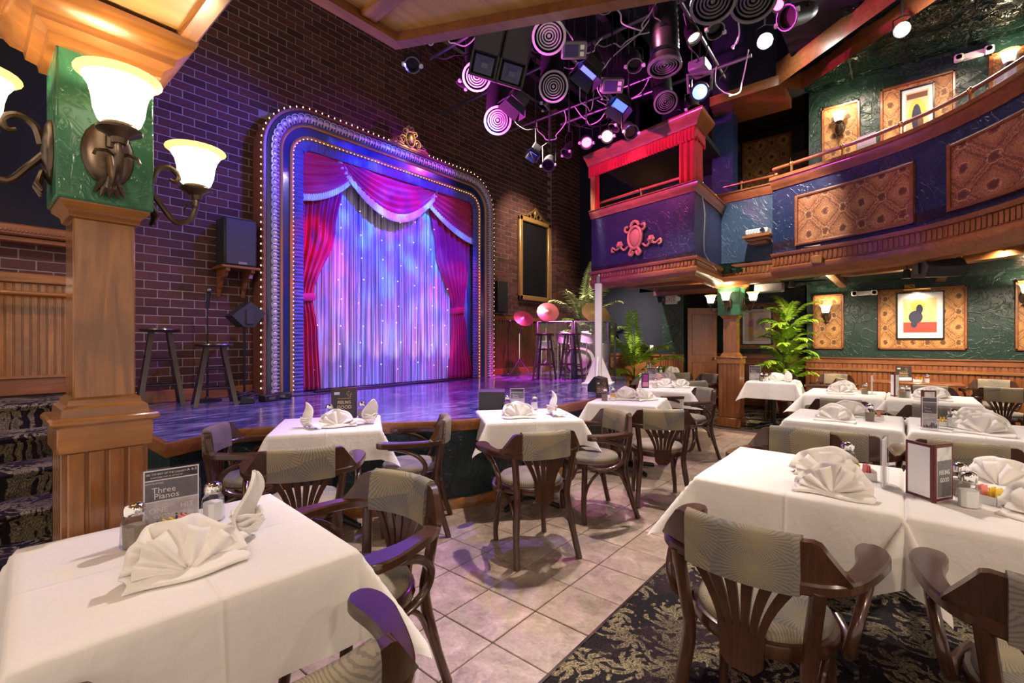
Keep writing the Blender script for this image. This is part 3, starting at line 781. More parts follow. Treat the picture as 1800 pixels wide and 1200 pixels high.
def dado(parent, x, y0, y1, zc, pitch, rail=True):
    B().box(x - .018, x, y0, y1, 0, zc - .02).obj('backing', M['wood_red_y'], parent, smooth=False)
    beads('plank', x - .018, x - .018, y0, y1, .2, zc - .11, pitch, M['wood_red'], parent, axis='y')
    B().box(x - .045, x, y0, y1, zc - .11, zc - .02, .006).box(x - .07, x, y0, y1, zc - .025, zc, .008).obj('cap', M['wood_red_y'], parent)
    B().box(x - .05, x, y0, y1, 0, .2, .008).obj('skirting', M['wood_red_y'], parent)
    if rail: B().box(x - .06, x, y0, y1, zc - .24, zc - .19, .008).obj('chair_rail', M['wood_honey_y'], parent)
dado(rw, 11.0, 1.41, 3.42, 1.12, .07)
wr = struct(B().box(10.4, 10.55, -5, 1.41, 0, 2.5).box(10.4, 11.1, 1.38, 1.41, 0, 2.5).obj('wall_right', M['plaster_dkgreen'], smooth=False), 'dark green textured plaster wall hung with wallpaper panels', 'wall')
dado(wr, 10.4, -4.5, 1.40, 1.09, .072)
CR = lambda z: [(0, z - .16), (-.02, z - .155), (-.03, z - .12), (-.07, z - .07), (-.09, z - .03), (-.11, z - .02), (-.11, z), (0, z)]
B().sweep([(10.4, -5), (10.4, 1.41), (11.0, 1.41)][::-1], [(-o, z) for o, z in CR(2.44)]).obj('crown', M['wood_honey_y'], wr)
struct(B().box(3.2, 3.35, -6, -5.0, 0, .01).obj('trim_9', M['wood_red_y'], smooth=False), 'threshold board at the room rear', 'trim') if False else None

# ---- right balcony
bal_pts = [(7.22, 1.36), (7.02, .82), (6.78, .27), (6.40, -.27), (5.84, -.72), (5.2, -1.02), (4.4, -1.2)]
BP = [(p[0], p[1]) for p in curve([(x, y, 0) for x, y in bal_pts], 6)]
def fascia(parent, path, zs=(2.22, 2.40, 2.58, 3.46, 3.62), plast='plaster_navy', ends=True):
    z0, z1, z2, z3, z4 = zs
    B().sweep(path, [(.0, z2 - .02), (.0, z3 + .02), (.12, z3 + .02), (.12, z2 - .02)]).obj('plaster_front', M[plast], parent)
    B().sweep(path, [(.10, z0), (.02, z0 + .02), (-.03, z1 - .09), (-.045, z1 - .07), (-.045, z1 - .02), (-.02, z1), (.1, z1)]).obj('skirt', M['wood_red_y'], parent)
    B().sweep(path, [(.1, z1), (-.012, z1), (-.012, z2 - .05), (-.035, z2 - .045), (-.05, z2 - .015), (-.05, z2), (.1, z2)]).obj('frieze', M['wood_red_y'], parent)
    B().sweep(path, [(.12, z3), (-.015, z3), (-.03, z3 + .04), (-.055, z3 + .07), (-.06, z3 + .11), (-.08, z3 + .12), (-.08, z4), (.12, z4)]).obj('ledge', M['wood_red_y'], parent)
    # dentils: each a fluted block
    me = B().box(-.013, .0, -.020, .020, z1 + .012, z2 - .055, .006).mesh('dentil', M['wood_red'], True)
    L = 0.0; step = .055; nxt = .03
    for p, q in zip(path, path[1:]):
        P, Q = Vector(p), Vector(q); seg = (Q - P).length; d = (Q - P) / seg
        while nxt <= L + seg:
            c = P + d * (nxt - L); nn = Vector((-d.y, d.x))
            put('dentil', me, parent, (c.x - nn.x * .012, c.y - nn.y * .012, 0), (0, 0, math.atan2(nn.y, nn.x)))
            nxt += step
        L += seg
bl = struct(B().prism(BP + [(10.4, -1.2), (10.4, 1.36)], 2.62, 2.74).obj('floor_balcony', M['wood_dark_panel'], smooth=False), 'curved dark blue balcony front with wallpaper panels', 'balcony')
fascia(bl, BP)
ml = struct(B().prism([(7.80, 2.36), (7.69, 1.36), (10.4, 1.36), (10.4, 2.36)], 2.62, 2.74).obj('floor_balcony', M['wood_dark_panel'], smooth=False), 'short slate blue balcony front above the far column', 'balcony')
fascia(ml, [(7.80, 2.36), (7.69, 1.38)], (2.26, 2.40, 2.57, 3.56, 3.70), 'plaster_slate')
bo = struct(B().prism([(6.75, 3.94), (6.36, 2.13), (9.6, 2.30), (9.6, 3.94)], 2.42, 2.60).obj('floor_booth', M['wood_dark_panel'], smooth=False), 'control booth box with navy front above the drum kit', 'balcony')
fascia(bo, [(6.75, 3.94), (6.36, 2.13), (7.85, 2.19)], (2.24, 2.40, 2.53, 3.40, 3.53), 'plaster_violet')
# ceilings under the balcony
uc = struct(B().prism([(6.42, 2.2), (7.7, 2.2), (7.75, 1.4), (7.3, 1.36)] + [(x + .12, y - .05) for x, y in BP[1:]] + [(4.5, -5), (11.0, -5), (11.0, 4.0), (7.0, 3.9)], 2.45, 2.6).obj('ceiling_under_balcony', M['tin'], smooth=False), 'dark green pressed tin ceiling under the right balcony', 'ceiling')
off = lambda o: [(x + o * .85, y - o * .5) for x, y in BP]
for o0, o1, z in ((.10, .52, 2.30), (1.35, 1.55, 2.34)):
    B().prism(off(o0) + off(o1)[::-1], z, 2.46).obj('beam', M['wood_honey_y'], uc, smooth=False)
for y in (.75, -.55):
    B().box(6.9 if y > 0 else 6.4, 10.35, y, y + .12, 2.36, 2.46, .01).obj('beam', M['wood_honey_h'], uc)
B().box(7.95, 8.15, 1.38, 3.95, 2.36, 2.46, .01).box(9.4, 9.6, 2.2, 4.0, 2.33, 2.46, .01).obj('beam', M['wood_red_y'], uc)
# ---- upper storey
uw = struct(B().box(8.5, 8.65, -5, 1.16, 2.7, 5.3).box(8.5, 9.7, 1.10, 1.16, 2.7, 5.3).obj('wall_upper', M['plaster_dkgreen'], smooth=False), 'dark green wall behind the balcony seats', 'wall')
B().sweep([(8.5, -5), (8.5, 1.16), (9.6, 1.16)][::-1], [(-o, z) for o, z in CR(5.22)]).obj('crown', M['wood_honey_y'], uw)
struct(B().box(9.6, 9.75, 1.0, 4.4, 2.45, 6.6).obj('wall_upper', M['navy_flat'], smooth=False), 'dark navy wall at the back of the balcony beside the booth', 'wall')
ut = struct(B().box(6.0, 9.7, -5, 1.15, 5.26, 5.36).box(8.1, 9.7, 1.15, 2.6, 5.26, 5.36).obj('ceiling_upper', M['blk_rough'], smooth=False), 'embossed green tin ceiling over the balcony', 'ceiling')
tin_me = B().grid(10, 10, lambda u, v: (u * .58 - .29, v * .58 - .29, -.03 * (1 - min(1, 2.2 * max(abs(u - .5), abs(v - .5)) ** 1.0) ** 6) - .012 * math.cos(9 * math.hypot(u - .5, v - .5) * 3))).mesh('tin_panel', M['tin'])
for i in range(5):
    for j in range(9):
        x = 6.3 + .6 * i; y = .85 - .6 * j
        if i == 0 and j < 3 or (i == 1 and j < 1): continue
        put('tin_panel', tin_me, ut, (x, y, 5.255))
# stepped wooden edge of the upper ceiling: a low beam, then a deeper one running toward the right
bm_ = struct(B().prism([(7.43, 2.26), (7.43, 1.30), (8.3, 1.30), (8.3, 2.36)], 5.0, 5.14).prism([(8.3, 2.9), (8.3, 2.36), (9.6, 2.36), (9.6, 2.9)], 5.0, 5.14).obj('trim_5', M['wood_red_y'], smooth=False), 'reddish wood beam above the navy post', 'trim')
st2 = [(7.46, 1.36), (6.39, .04), (5.75, -.62), (4.9, -1.25)]
struct(B().sweep(st2, [(0, 5.0), (0, 5.33), (.42, 5.33), (.42, 5.0)]).obj('trim_5', M['wood_red_x'], smooth=False), 'deeper reddish wood beam edging the upper tin ceiling', 'trim')
struct(B().sweep([(8.9, 2.9), (7.50, 2.26), (7.50, 1.36), (6.45, .04), (5.8, -.62), (5.0, -1.25)], [(.02, 5.14), (.02, 6.6), (.2, 6.6), (.2, 5.14)]).obj('wall_upper_bulkhead', M['navy_flat'], smooth=False), 'dark navy bulkhead above the reddish wood beams', 'wall')
pn = struct(B().box(7.82, 8.12, 2.03, 2.34, 3.6, 5.2).obj('wall_post', M['plaster_navy'], smooth=False), 'square navy post beside the red booth curtain', 'post')
# ================================================================ STAGE ARCH AND CURTAINS
AX0, AX1, AZ0, AZ1, AR = 2.29, 6.34, .73, 4.33, .62
def arch(n=10):
    p = [(AX0, AZ0), (AX0, AZ1 - AR)]
    for i in range(1, n): t = PI - i / n * PI / 2; p.append((AX0 + AR + AR * math.cos(t), AZ1 - AR + AR * math.sin(t)))
    p += [(AX0 + AR, AZ1), (AX1 - AR, AZ1)]
    for i in range(1, n): t = PI / 2 - i / n * PI / 2; p.append((AX1 - AR + AR * math.cos(t), AZ1 - AR + AR * math.sin(t)))
    p += [(AX1, AZ1 - AR), (AX1, AZ0)]
    return p
AP = arch()
def upright(b): b.v = [(x, z, y) for x, y, z in b.v]; return b      # plan sweep -> standing arch
def along(path, step, start=0.0):
    """points every step on a path: (point, tangent)"""
    out = []; L = 0.0; nxt = start
    for p, q in zip(path, path[1:]):
        P, Q = Vector(p), Vector(q); seg = (Q - P).length
        if seg < 1e-6: continue
        d = (Q - P) / seg
        while nxt <= L + seg + 1e-9: out.append((P + d * (nxt - L), d)); nxt += step
        L += seg
    return out
def inset(t):
    """arch path moved inwards by t"""
    n = len(AP); o = []
    for i in range(n):
        p = Vector(AP[i]); a = Vector(AP[max(i - 1, 0)]); b = Vector(AP[min(i + 1, n - 1)])
        d1 = (p - a) if i else (b - p); d2 = (b - p) if i < n - 1 else d1
        d1 = d1.normalized(); d2 = d2.normalized()
        nn = (Vector((d1.y, -d1.x)) + Vector((d2.y, -d2.x))).normalized(); k = 1 / nn.dot(Vector((d1.y, -d1.x)))
        o.append(tuple(p + nn * t * k))
    return o
pa = thing('proscenium_arch', 'ornate silver and blue stage arch edged with little bulbs', 'stage arch', (4.3, 5.75, .73))
def pobj(b, name, mat, **k):
    o = b.obj(name, mat, None, **k); o.parent = pa; o.location = (-4.3, -5.75, -.73); return o
pobj(upright(B().sweep(AP, [(0, 6.03), (0, 5.77), (-.012, 5.745), (-.04, 5.745), (-.05, 5.765), (-.05, 6.03)])), 'casing', M['purple_side'])
pobj(upright(B().sweep(AP, [(-.045, 5.80), (-.05, 5.755), (-.075, 5.735), (-.13, 5.728), (-.18, 5.735), (-.205, 5.755), (-.21, 5.80)])), 'outer_moulding', M['silver_dark'])
pobj(upright(B().sweep(AP, [(-.205, 5.82), (-.205, 5.75), (-.222, 5.742), (-.236, 5.75), (-.236, 5.82)])), 'bead_moulding', M['gold_wood'])
pobj(upright(B().sweep(AP, [(-.23, 5.84), (-.232, 5.772), (-.335, 5.79), (-.34, 5.84)])), 'blue_panel', M['navy_trim'])
pobj(upright(B().sweep(AP, [(-.33, 5.86), (-.333, 5.775), (-.352, 5.765), (-.375, 5.775), (-.385, 5.80), (-.385, 5.92)])), 'inner_moulding', M['gold_wood'])
# egg and dart pieces
eg = B().ball((0, 0, 0), .024, 10, 6, (1, .8, 1)).ball((0, -.004, 0), .034, 10, 6, (1.1, .45, 1.0))
eg.tube([(.045, .006, -.055), (.05, -.012, -.02), (.045, -.02, .02), (.02, -.02, .04), (-.02, -.02, .04), (-.045, -.02, .02), (-.05, -.012, -.02), (-.045, .006, -.055)], .007, 6)
eg.tube([(.0, .0, -.06), (0, -.016, -.035)], [.004, .009], 6)
egm = eg.mesh('egg_ornament', M['silver'])
for P, d in along(inset(.128), .086, .05):
    o = put('egg_ornament', egm, pa, (P.x - 4.3, 5.728 - 5.75, P.y - .73))
    o.rotation_euler = (0, -math.atan2(d.y, d.x) + PI / 2 - PI / 2, 0)
bbl = B()
for P, d in along([(x, z) for x, z in inset(-.012)], .085, .1):
    bbl.ball((P.x, 5.765, P.y), .0078, 6, 5, (.9, .9, 1.4))
bb2 = B()
for P, d in along(inset(.372), .055, .05): bb2.ball((P.x, 5.768, P.y), .006, 6, 4)
o = pobj(bbl, 'bulb_row', M['bulb']); o['kind'] = 'stuff'
o = pobj(bb2, 'bulb_row', M['bulb']); o['kind'] = 'stuff'
b = B()
for P, d in along(inset(-.004), .085, .1): b.lathe([(.008, 0), (.008, .012)], 6, (P.x, 5.772, P.y), (-d.y, 0, d.x))
o = pobj(b, 'socket_row', M['brass']); o['kind'] = 'stuff'
# ruched violet trim inside the opening
ip = along(inset(.385), .012)
n = len(ip)
def ruche(u, v):
    i = min(n - 1, int(round(u * (n - 1)))); P, d = ip[i]
    k = v * .125; nn = Vector((d.y, -d.x))
    wv = .010 * math.sin(i * 1.7) + .006 * math.sin(i * .77 + v * 3)
    return (P.x + nn.x * k, 5.795 - .02 * math.sin(v * PI) + wv * .7, P.y + nn.y * k)
pobj(B().grid(n - 1, 5, ruche), 'ruched_trim', M['fringe_blue'])
# gilded crest on top of the arch
b = B(); cx, cz = 4.42, 4.33
b.ball((cx, 5.72, cz + .13), .075, 14, 10, (.75, .45, 1))
b.tube([(cx + .085 * math.cos(t), 5.73, cz + .13 + .115 * math.sin(t)) for t in [i * PI / 10 for i in range(21)]], .015, 8)
for s in (-1, 1):
    for (x0, z0, sx, k) in [(.08, .06, 1.0, 1.0), (.16, .035, .8, .8), (.24, .02, .62, .6), (.05, .20, .7, .8)]:
        pts = []
        for i in range(15):
            t = i / 14; a = t * 2.6 * PI
            rr = .075 * sx * (1 - .72 * t)
            pts.append((cx + s * (x0 + .06 * sx + rr * math.cos(a + PI)), 5.74 - .012 * t, cz + z0 + .03 * sx + rr * math.sin(a)))
        b.tube(pts, [.017 * k * (1 - .5 * i / 14) for i in range(15)], 7)
    b.tube([(cx + s * .03, 5.74, cz + .25), (cx + s * .06, 5.735, cz + .30), (cx + s * .03, 5.73, cz + .33), (cx, 5.735, cz + .30)], .014, 7)
    b.tube([(cx + s * .12, 5.74, cz + .02), (cx + s * .26, 5.735, cz + .04), (cx + s * .36, 5.74, cz + .015)], [.02, .016, .008], 7)
b.box(cx - .36, cx + .36, 5.735, 5.76, cz - .02, cz + .02, .006)
pobj(b, 'crest', M['gold'])['label'] = 'gilded scrolled crest with oval boss'

# shimmering back curtain
bc = thing('stage_backdrop', 'silvery shimmer curtain lit blue and pink at the back of the stage', 'curtain', (4.3, 5.995, .73))
NX = 330
def lame(u, v):
    x = 2.68 + u * 3.24
    f = .016 * math.sin(u * 190) + .010 * math.sin(u * 77 + 1) + .012 * math.sin(u * 313 + 2)
    return (x - 4.3, f * (.55 + .45 * (1 - v)), .015 + v * 3.25)
B().grid(NX, 8, lame).obj('curtain', M['lame'], bc)
b = B(); rs = random.Random(3)
for i in range(9):
    for j in range(8):
        x = 3.05 + i * .33 + rs.uniform(-.05, .05); z = 1.0 + j * .32 + rs.uniform(-.05, .05)
        b.ball((x - 4.3, -.045, z - .73),   .0028, 6, 4)
        b.box(x - 4.3 - .009, x - 4.3 + .009, -.046, -.044, z - .7305, z - .7295); b.box(x - 4.3 - .0005, x - 4.3 + .0005, -.046, -.044, z - .739, z - .721)
o = b.obj('star_light', M['star'], bc); o['kind'] = 'stuff'
tag(B().box(2.9, 5.6, 5.68, 5.735, .731, .752, .004).obj('footlight_bar', M['blk']), 'low black light bar along the foot of the shimmer curtain', 'light bar')
for i, (x, c) in enumerate([(3.3, (1, .45, .25)), (3.65, (.5, .7, 1)), (4.0, (1, .5, .3)), (4.3, (.85, .85, 1)), (4.7, (1, .55, .5)), (5.0, (.7, .85, 1)), (5.35, (1, .4, .2))]):
    spot('footlight', (x, 5.72, .77), (x, 5.97, 1.5), 15, c, 46, .9, .03)

def drape(name, label, edges, tie_z, ybase, seed, tie_x):
    """edges: [(z, xl, xr)] top to bottom"""
    t = thing(name, label, 'curtain', (tie_x, ybase, .73))
    def at(z):
        for a, b in zip(edges, edges[1:]):
            if b[0] <= z <= a[0]:
                k = (a[0] - z) / (a[0] - b[0]); k = k * k * (3 - 2 * k)
                return a[1] + (b[1] - a[1]) * k, a[2] + (b[2] - a[2]) * k
        return edges[-1][1:]
    zt, zb = edges[0][0], edges[-1][0]
    def fn(u, v):
        z = zt + (zb - zt) * v; xl, xr = at(z); w_ = xr - xl
        amp = .028 * (1 if w_ > .45 else .75)
        f = amp * math.sin(u * 2 * PI * 6.5 + seed) + .012 * math.sin(u * 2 * PI * 13 + seed * 2 + v * 3)
        pinch = math.exp(-((z - tie_z) / .12) ** 2)
        return (xl + u * w_ - tie_x, f * (1 - .6 * pinch) - .02 * (1 - pinch) * math.sin(u * PI), z - .73)
    B().grid(90, 46, fn).obj('drape', M['velvet'], t, solid=.004)
    xl, xr = at(tie_z)
    pts = [(xl - .02 - tie_x + (xr - xl + .04) * (.5 + .5 * math.cos(a)), -.06 * math.sin(a) - .0, tie_z - .73 + .02 * math.cos(a)) for a in [i * 2 * PI / 20 for i in range(21)]]
    B().tube(pts, .05, 8, sq=(.25, 1)).obj('tieback', M['velvet'], t)
    return t
drape('side_drape', 'left red velvet drape gathered by a tieback', [(3.7, 2.68, 3.46), (2.9, 2.68, 3.32), (1.95, 2.70, 3.0), (1.5, 2.69, 3.06), (.745, 2.69, 3.10)], 1.95, 5.945, .3, 2.85)
drape('side_drape', 'right red velvet drape gathered by a tieback', [(3.7, 4.98, 5.86), (2.9, 5.12, 5.86), (1.92, 5.47, 5.74), (1.5, 5.46, 5.80), (.745, 5.40, 5.94)], 1.92, 5.945, 1.7, 5.6)
def swag(label, xa, za, xb, zb, depth_fn, ztop, y, folds, seed):
    """cloth hanging between two points; depth_fn(u) lower edge z"""
    t = thing('curtain_swag', label, 'curtain', ((xa + xb) / 2, y, depth_fn(.5)))
    ox, oz = (xa + xb) / 2, depth_fn(.5)
    top = lambda u: ztop(u)
    def fn(u, v):
        z1 = top(u); z0 = depth_fn(u); z = z1 + (z0 - z1) * v
        x = xa + (xb - xa) * u
        bulge = math.sin(PI * min(1, max(0, u))) ** .6
        f = .022 * math.sin(v * 2 * PI * folds + seed + 1.2 * math.sin(u * 3)) * bulge
        return (x - ox, -.07 * bulge * math.sin(v * PI * .62) + f, z - oz)
    B().grid(48, 60, fn).obj('cloth', M['velvet'], t, solid=.003)
    def fr(u, v):
        x, yy, z = fn(u, 1.0)
        return (x, yy - .008 + .006 * math.sin(u * 170) + .004 * math.sin(u * 411) , z + .05 - v * .125)
    B().grid(160, 4, fr).obj('fringe', M['swag_cord'], t, solid=.004)
    return t
swag('left red swag with white bullion fringe', 2.67, 3.9, 3.52, 3.7, lambda u: 3.24 + .42 * u ** 2.2, lambda u: 3.99 + .01 * u, 5.868, 6, .2)
swag('right red swag with white bullion fringe', 4.88, 3.7, 5.93, 3.9, lambda u: 3.18 + .45 * (1 - u) ** 2.0, lambda u: 3.99, 5.868, 6, 1.1)
swag('wide middle red swag with white bullion fringe', 3.30, 3.85, 5.06, 3.85, lambda u: 3.86 - .62 * math.sin(PI * u) ** .85, lambda u: 3.99, 5.855, 7, 2.2)

# ---- loudspeaker on its wall bracket
t = thing('wall_bracket', 'carved wooden bracket shelf under the black loudspeaker', 'shelf', (2.05, 6.03, 2.2))
B().box(-.20, .20, -.34, 0, 0, .03, .006).obj('shelf_board', M['wood_red_x'], t)
prof = [(0, 0), (-.30, 0), (-.30, -.03), (-.25, -.05), (-.22, -.09), (-.15, -.10), (-.10, -.13), (-.06, -.20), (-.03, -.22), (0, -.30)]
for x in (-.13, .13):
    b = B(); k = len(prof)
    b.add([(xx, p[0], p[1]) for xx in (x - .02, x + .02) for p in prof], [tuple(range(k)), tuple(range(k, 2 * k))[::-1]] + [(i, k + i, k + (i + 1) % k, (i + 1) % k) for i in range(k)])
    b.obj('corbel', M['wood_red'], t, smooth=False)
t = thing('loudspeaker', 'black loudspeaker standing on the wall bracket left of the arch', 'speaker', (2.05, 5.86, 2.231))
B().box(-.17, .17, -.13, .13, 0, .54, .012).obj('cabinet', M['speaker_box'], t)
B().box(-.155, .155, -.142, -.128, .015, .525, .006).obj('grille', M['speaker_grille'], t)
B().box(-.03, .06, -.146, -.14, .02, .05, .002).obj('badge', M['grey_metal'], t)
# black framed board on the right of the arch
t = thing('framed_board', 'dark board in a gilt frame with carved top beside the arch', 'picture', (7.92, 6.01, 2.24))
B().box(-.47, .47, -.005, .01, .08, 1.66).obj('board', M['blk_gloss'], t, smooth=False)
for (x0, x1, z0, z1) in [(-.55, -.45, 0, 1.74), (.45, .55, 0, 1.74), (-.55, .55, 0, .10), (-.55, .55, 1.64, 1.74)]:
    B().box(x0, x1, -.045, .02, z0, z1, .014).obj('frame_bar', M['gold_wood'], t)
b = B()
for s in (-1, 1):
    for (x0, z0, k) in [(.10, .05, 1), (.22, .03, .75), (.33, .01, .5)]:
        b.tube([(s * (x0 + .09 * k * math.cos(a) * (1 - a / 12)), -.02, 1.74 + z0 + .08 * k * math.sin(a) * (1 - a / 12)) for a in [i * .5 for i in range(14)]], [.022 * k * (1 - i / 18) for i in range(14)], 6)
    b.tube([(s * .45, -.02, 1.745), (s * .25, -.02, 1.80), (s * .05, -.02, 1.92), (0, -.02, 1.99)], [.012, .025, .03, .015], 6)
b.ball((0, -.02, 1.88), .06, 10, 8, (.8, .5, 1.5))
b.obj('carved_crest', M['gold'], t)
tag(B().box(6.62, 6.92, 5.9, 6.0, 1.95, 2.55, .01).obj('wall_speaker', M['speaker_box']), 'slim black speaker on the bricks beside the arch', 'speaker')
# the slim speaker sits behind the arch edge: keep its bracket
# ---- stools
def stool(label, x, y, h, rz, mat, group, sq=False):
    t = thing('bar_stool', label, 'stool', (x, y, .73), rz, group)
    B().lathe([(0, h - .038), (.13, h - .038), (.165, h - .03), (.172, h - .015), (.165, h - .002), (.10, h - .006), (0, h - .010)], 24).obj('seat', mat, t)
    for i in range(4):
        a = PI / 4 + i * PI / 2; c, s_ = math.cos(a), math.sin(a)
        if sq:
            b = B(); 
            p0 = Vector((c * .10, s_ * .10, h - .035)); p1 = Vector((c * .245, s_ * .245, 0)); q = [(-.02, -.02), (.02, -.02), (.02, .02), (-.02, .02)]
            b.add([(p.x + u, p.y + v, p.z) for p in (p1, p0) for u, v in q], [(0, 3, 2, 1), (4, 5, 6, 7)] + [(k, (k + 1) % 4, 4 + (k + 1) % 4, 4 + k) for k in range(4)])
            b.obj('leg', mat, t, smooth=False)
        else:
            B().tube([(c * .11, s_ * .11, h - .03), (c * .17, s_ * .17, h * .5), (c * .22, s_ * .22, 0)], [.017, .021, .016], 10).obj('leg', mat, t)
    for (f, zz) in ((.28, 0), (.33, 1), (.60, 0), (.65, 1)):
        r = (.245 if sq else .225) * (1 - f) + .10 * f
        q = r * math.cos(PI / 4)
        for sg_ in (-1, 1):
            e = [(-q, sg_ * q, f * h), (q, sg_ * q, f * h)] if zz == 0 else [(sg_ * q, -q, f * h), (sg_ * q, q, f * h)]
            B().tube(e, .011, 8).obj('rung', mat, t)
    return t
stool('taller black stool against the bricks, half hidden by the near column', 1.30, 5.72, .78, R(-8), M['wood_stool'], None, True)
stool('shorter black stool beside the microphone stand', 1.69, 5.42, .63, R(-12), M['wood_stool'], None, True)
stool('dark wooden bar stool nearer the brick wall, in pink light', 6.36, 4.62, .79, R(20), M['wood_stool'], 'bar stools on stage')
stool('dark wooden bar stool next to the white post, in pink light', 6.72, 4.32, .79, R(50), M['wood_stool'], 'bar stools on stage')
# ---- microphone stand
def mic(label, x, y, h, s=1):
    t = thing('microphone_stand', label, 'microphone', (x, y, .73))
    B().lathe([(0, 0), (.135, 0), (.135, .012), (.10, .022), (.03, .03), (.014, .05)], 20).obj('base', M['blk'], t)
    B().tube([(0, 0, .03), (0, 0, h * .55)], .011, 8).tube([(0, 0, h * .5), (0, 0, h)], .008, 8).obj('pole', M['blk_metal'], t)
    B().tube([(0, 0, h * .53), (0, 0, h * .57)], .016, 8).obj('clutch', M['blk'], t)
    B().tube([(0, 0, h - .01), (.0, -.03, h + .09), (0, -.045, h + .15)], [.016, .017, .021], 10).obj('microphone', M['blk'], t)
    B().ball((0, -.05, h + .175), .027, 12, 8).obj('grille', M['grey_metal'], t)
    return t
mic('microphone on a straight black stand behind the shorter stool', 1.74, 5.80, 1.03)
mic('microphone on a stand by the dado, right of the arch', 6.70, 5.72, .86)
# ---- small monitor on pole
t = thing('monitor_speaker', 'small wedge speaker on a thin pole beside the arch', 'speaker', (2.06, 5.66, .73))
B().lathe([(0, 0), (.13, 0), (.13, .015), (.02, .03)], 18).obj('base', M['blk'], t)
B().tube([(0, 0, .02), (0, 0, .83)], .013, 8).obj('pole', M['blk_metal'], t)
hexp = [(-.17, .0), (-.05, -.12), (.06, -.12), (.18, .04), (.02, .16)]
b = B(); k = len(hexp)
b.add([(p[0], yy, .93 + p[1]) for yy in (-.13, .10) for p in hexp], [tuple(range(k)), tuple(range(k, 2 * k))[::-1]] + [(i, k + i, k + (i + 1) % k, (i + 1) % k) for i in range(k)])
b.obj('cabinet', M['speaker_box'], t, smooth=False)
B().box(-.03, .05, -.145, -.128, .84, 1.0, .004).obj('grille', M['speaker_grille'], t)
# pedal boxes and cable coil by the arch foot
for i, (x, y, a, l) in enumerate([(2.17, 5.28, .3, 'black stage box with pale label beside the arch foot'), (2.36, 5.38, -.5, 'small tilted black stage box nearest the arch foot'), (1.95, 5.25, 1.1, 'black stage box lying in front of the cable coil')]):
    t = thing('stage_box', l, 'box', (x, y, .732), a)
    B().box(-.09, .09, -.06, .06, 0, .07, .008).obj('case', M['blk'], t); B().box(-.05, .03, -.064, -.059, .02, .05).obj('label_plate', M['grey_metal'], t)
pts = [(2.04 + (.12 + .02 * math.sin(a * 1.7)) * math.cos(a), 5.56 + .10 * math.sin(a * 1.03), .74 + .015 * math.sin(a * 2.3) + .003 * a) for a in [i * .35 for i in range(90)]]
tag(B().tube(pts, .007, 6).obj('cable_coil', M['blk']), 'tangled black cable coiled at the left foot of the arch', 'cable')
tag(B().tube(curve([(2.2, 5.5, .74), (2.5, 5.55, .738), (2.8, 5.48, .738), (3.3, 5.62, .738), (3.8, 5.6, .738), (4.4, 5.66, .738)], 6), .007, 6).obj('stage_cable', M['blk']), 'black cable lying along the back of the stage floor', 'cable')
# ---- floor monitors
def wedge(label, x, y, rz):
    t = thing('floor_monitor', label, 'speaker', (x, y, .732), rz, 'floor monitors along the stage edge'); t.scale = (.64, .64, .70)
    pr = [(-.16, 0), (.17, 0), (.17, .10), (.02, .27), (-.12, .24)]
    b = B(); b.add([(p[0], yy, p[1]) for yy in (-.19, .19) for p in pr], [tuple(range(5)), tuple(range(5, 10))[::-1]] + [(i, 5 + i, 5 + (i + 1) % 5, (i + 1) % 5) for i in range(5)])
    b.obj('cabinet', M['speaker_box'], t, smooth=False)
    b = B(); b.add([(.172, -.17, .105), (.172, .17, .105), (.03, .17, .267), (.03, -.17, .267)], [(0, 1, 2, 3)]); b.xf(Matrix.Translation((.008, 0, .008)))
    b.obj('grille', M['speaker_grille'], t, solid=.008)
    for s in (-1, 1): B().box(-.05, .05, s * .19 - .004, s * .19 + .004, .10, .14, .003).obj('handle', M['blk_gloss'], t)
wedge('black wedge monitor on the stage edge behind the middle table', 3.30, 3.02, R(40))
wedge('black wedge monitor on the stage edge nearer the white post', 5.36, 3.02, R(100))
# ---- white post with hook
t = thing('white_post', 'tall white wooden post with a hook on top, standing on stage', 'post', (6.26, 3.53, .731), R(20))
B().box(-.05, .05, -.05, .05, 0, 1.53, .008).obj('post', M['white_paint'], t)
B().box(-.22, .22, -.22, .22, 0, .03, .006).obj('foot_board', M['white_paint'], t)
for i in range(4):
    a = i * PI / 2
    b = B(); b.add([(.05, -.01, .03), (.21, -.01, .03), (.05, -.01, .42), (.05, .01, .03), (.21, .01, .03), (.05, .01, .42)], [(0, 1, 2), (5, 4, 3), (0, 3, 4, 1), (1, 4, 5, 2), (2, 5, 3, 0)])
    b.xf(Matrix.Rotation(a, 4, 'Z')); b.obj('brace', M['white_paint'], t, smooth=False)
B().box(-.035, .035, -.03, .03, 1.53, 1.64, .008).obj('lantern_block', M['grey_metal'], t)
B().tube([(0, 0, 1.63), (0, 0, 1.67), (.03, 0, 1.70), (.06, 0, 1.68), (.06, 0, 1.65)], .007, 8).obj('hook', M['chrome'], t)
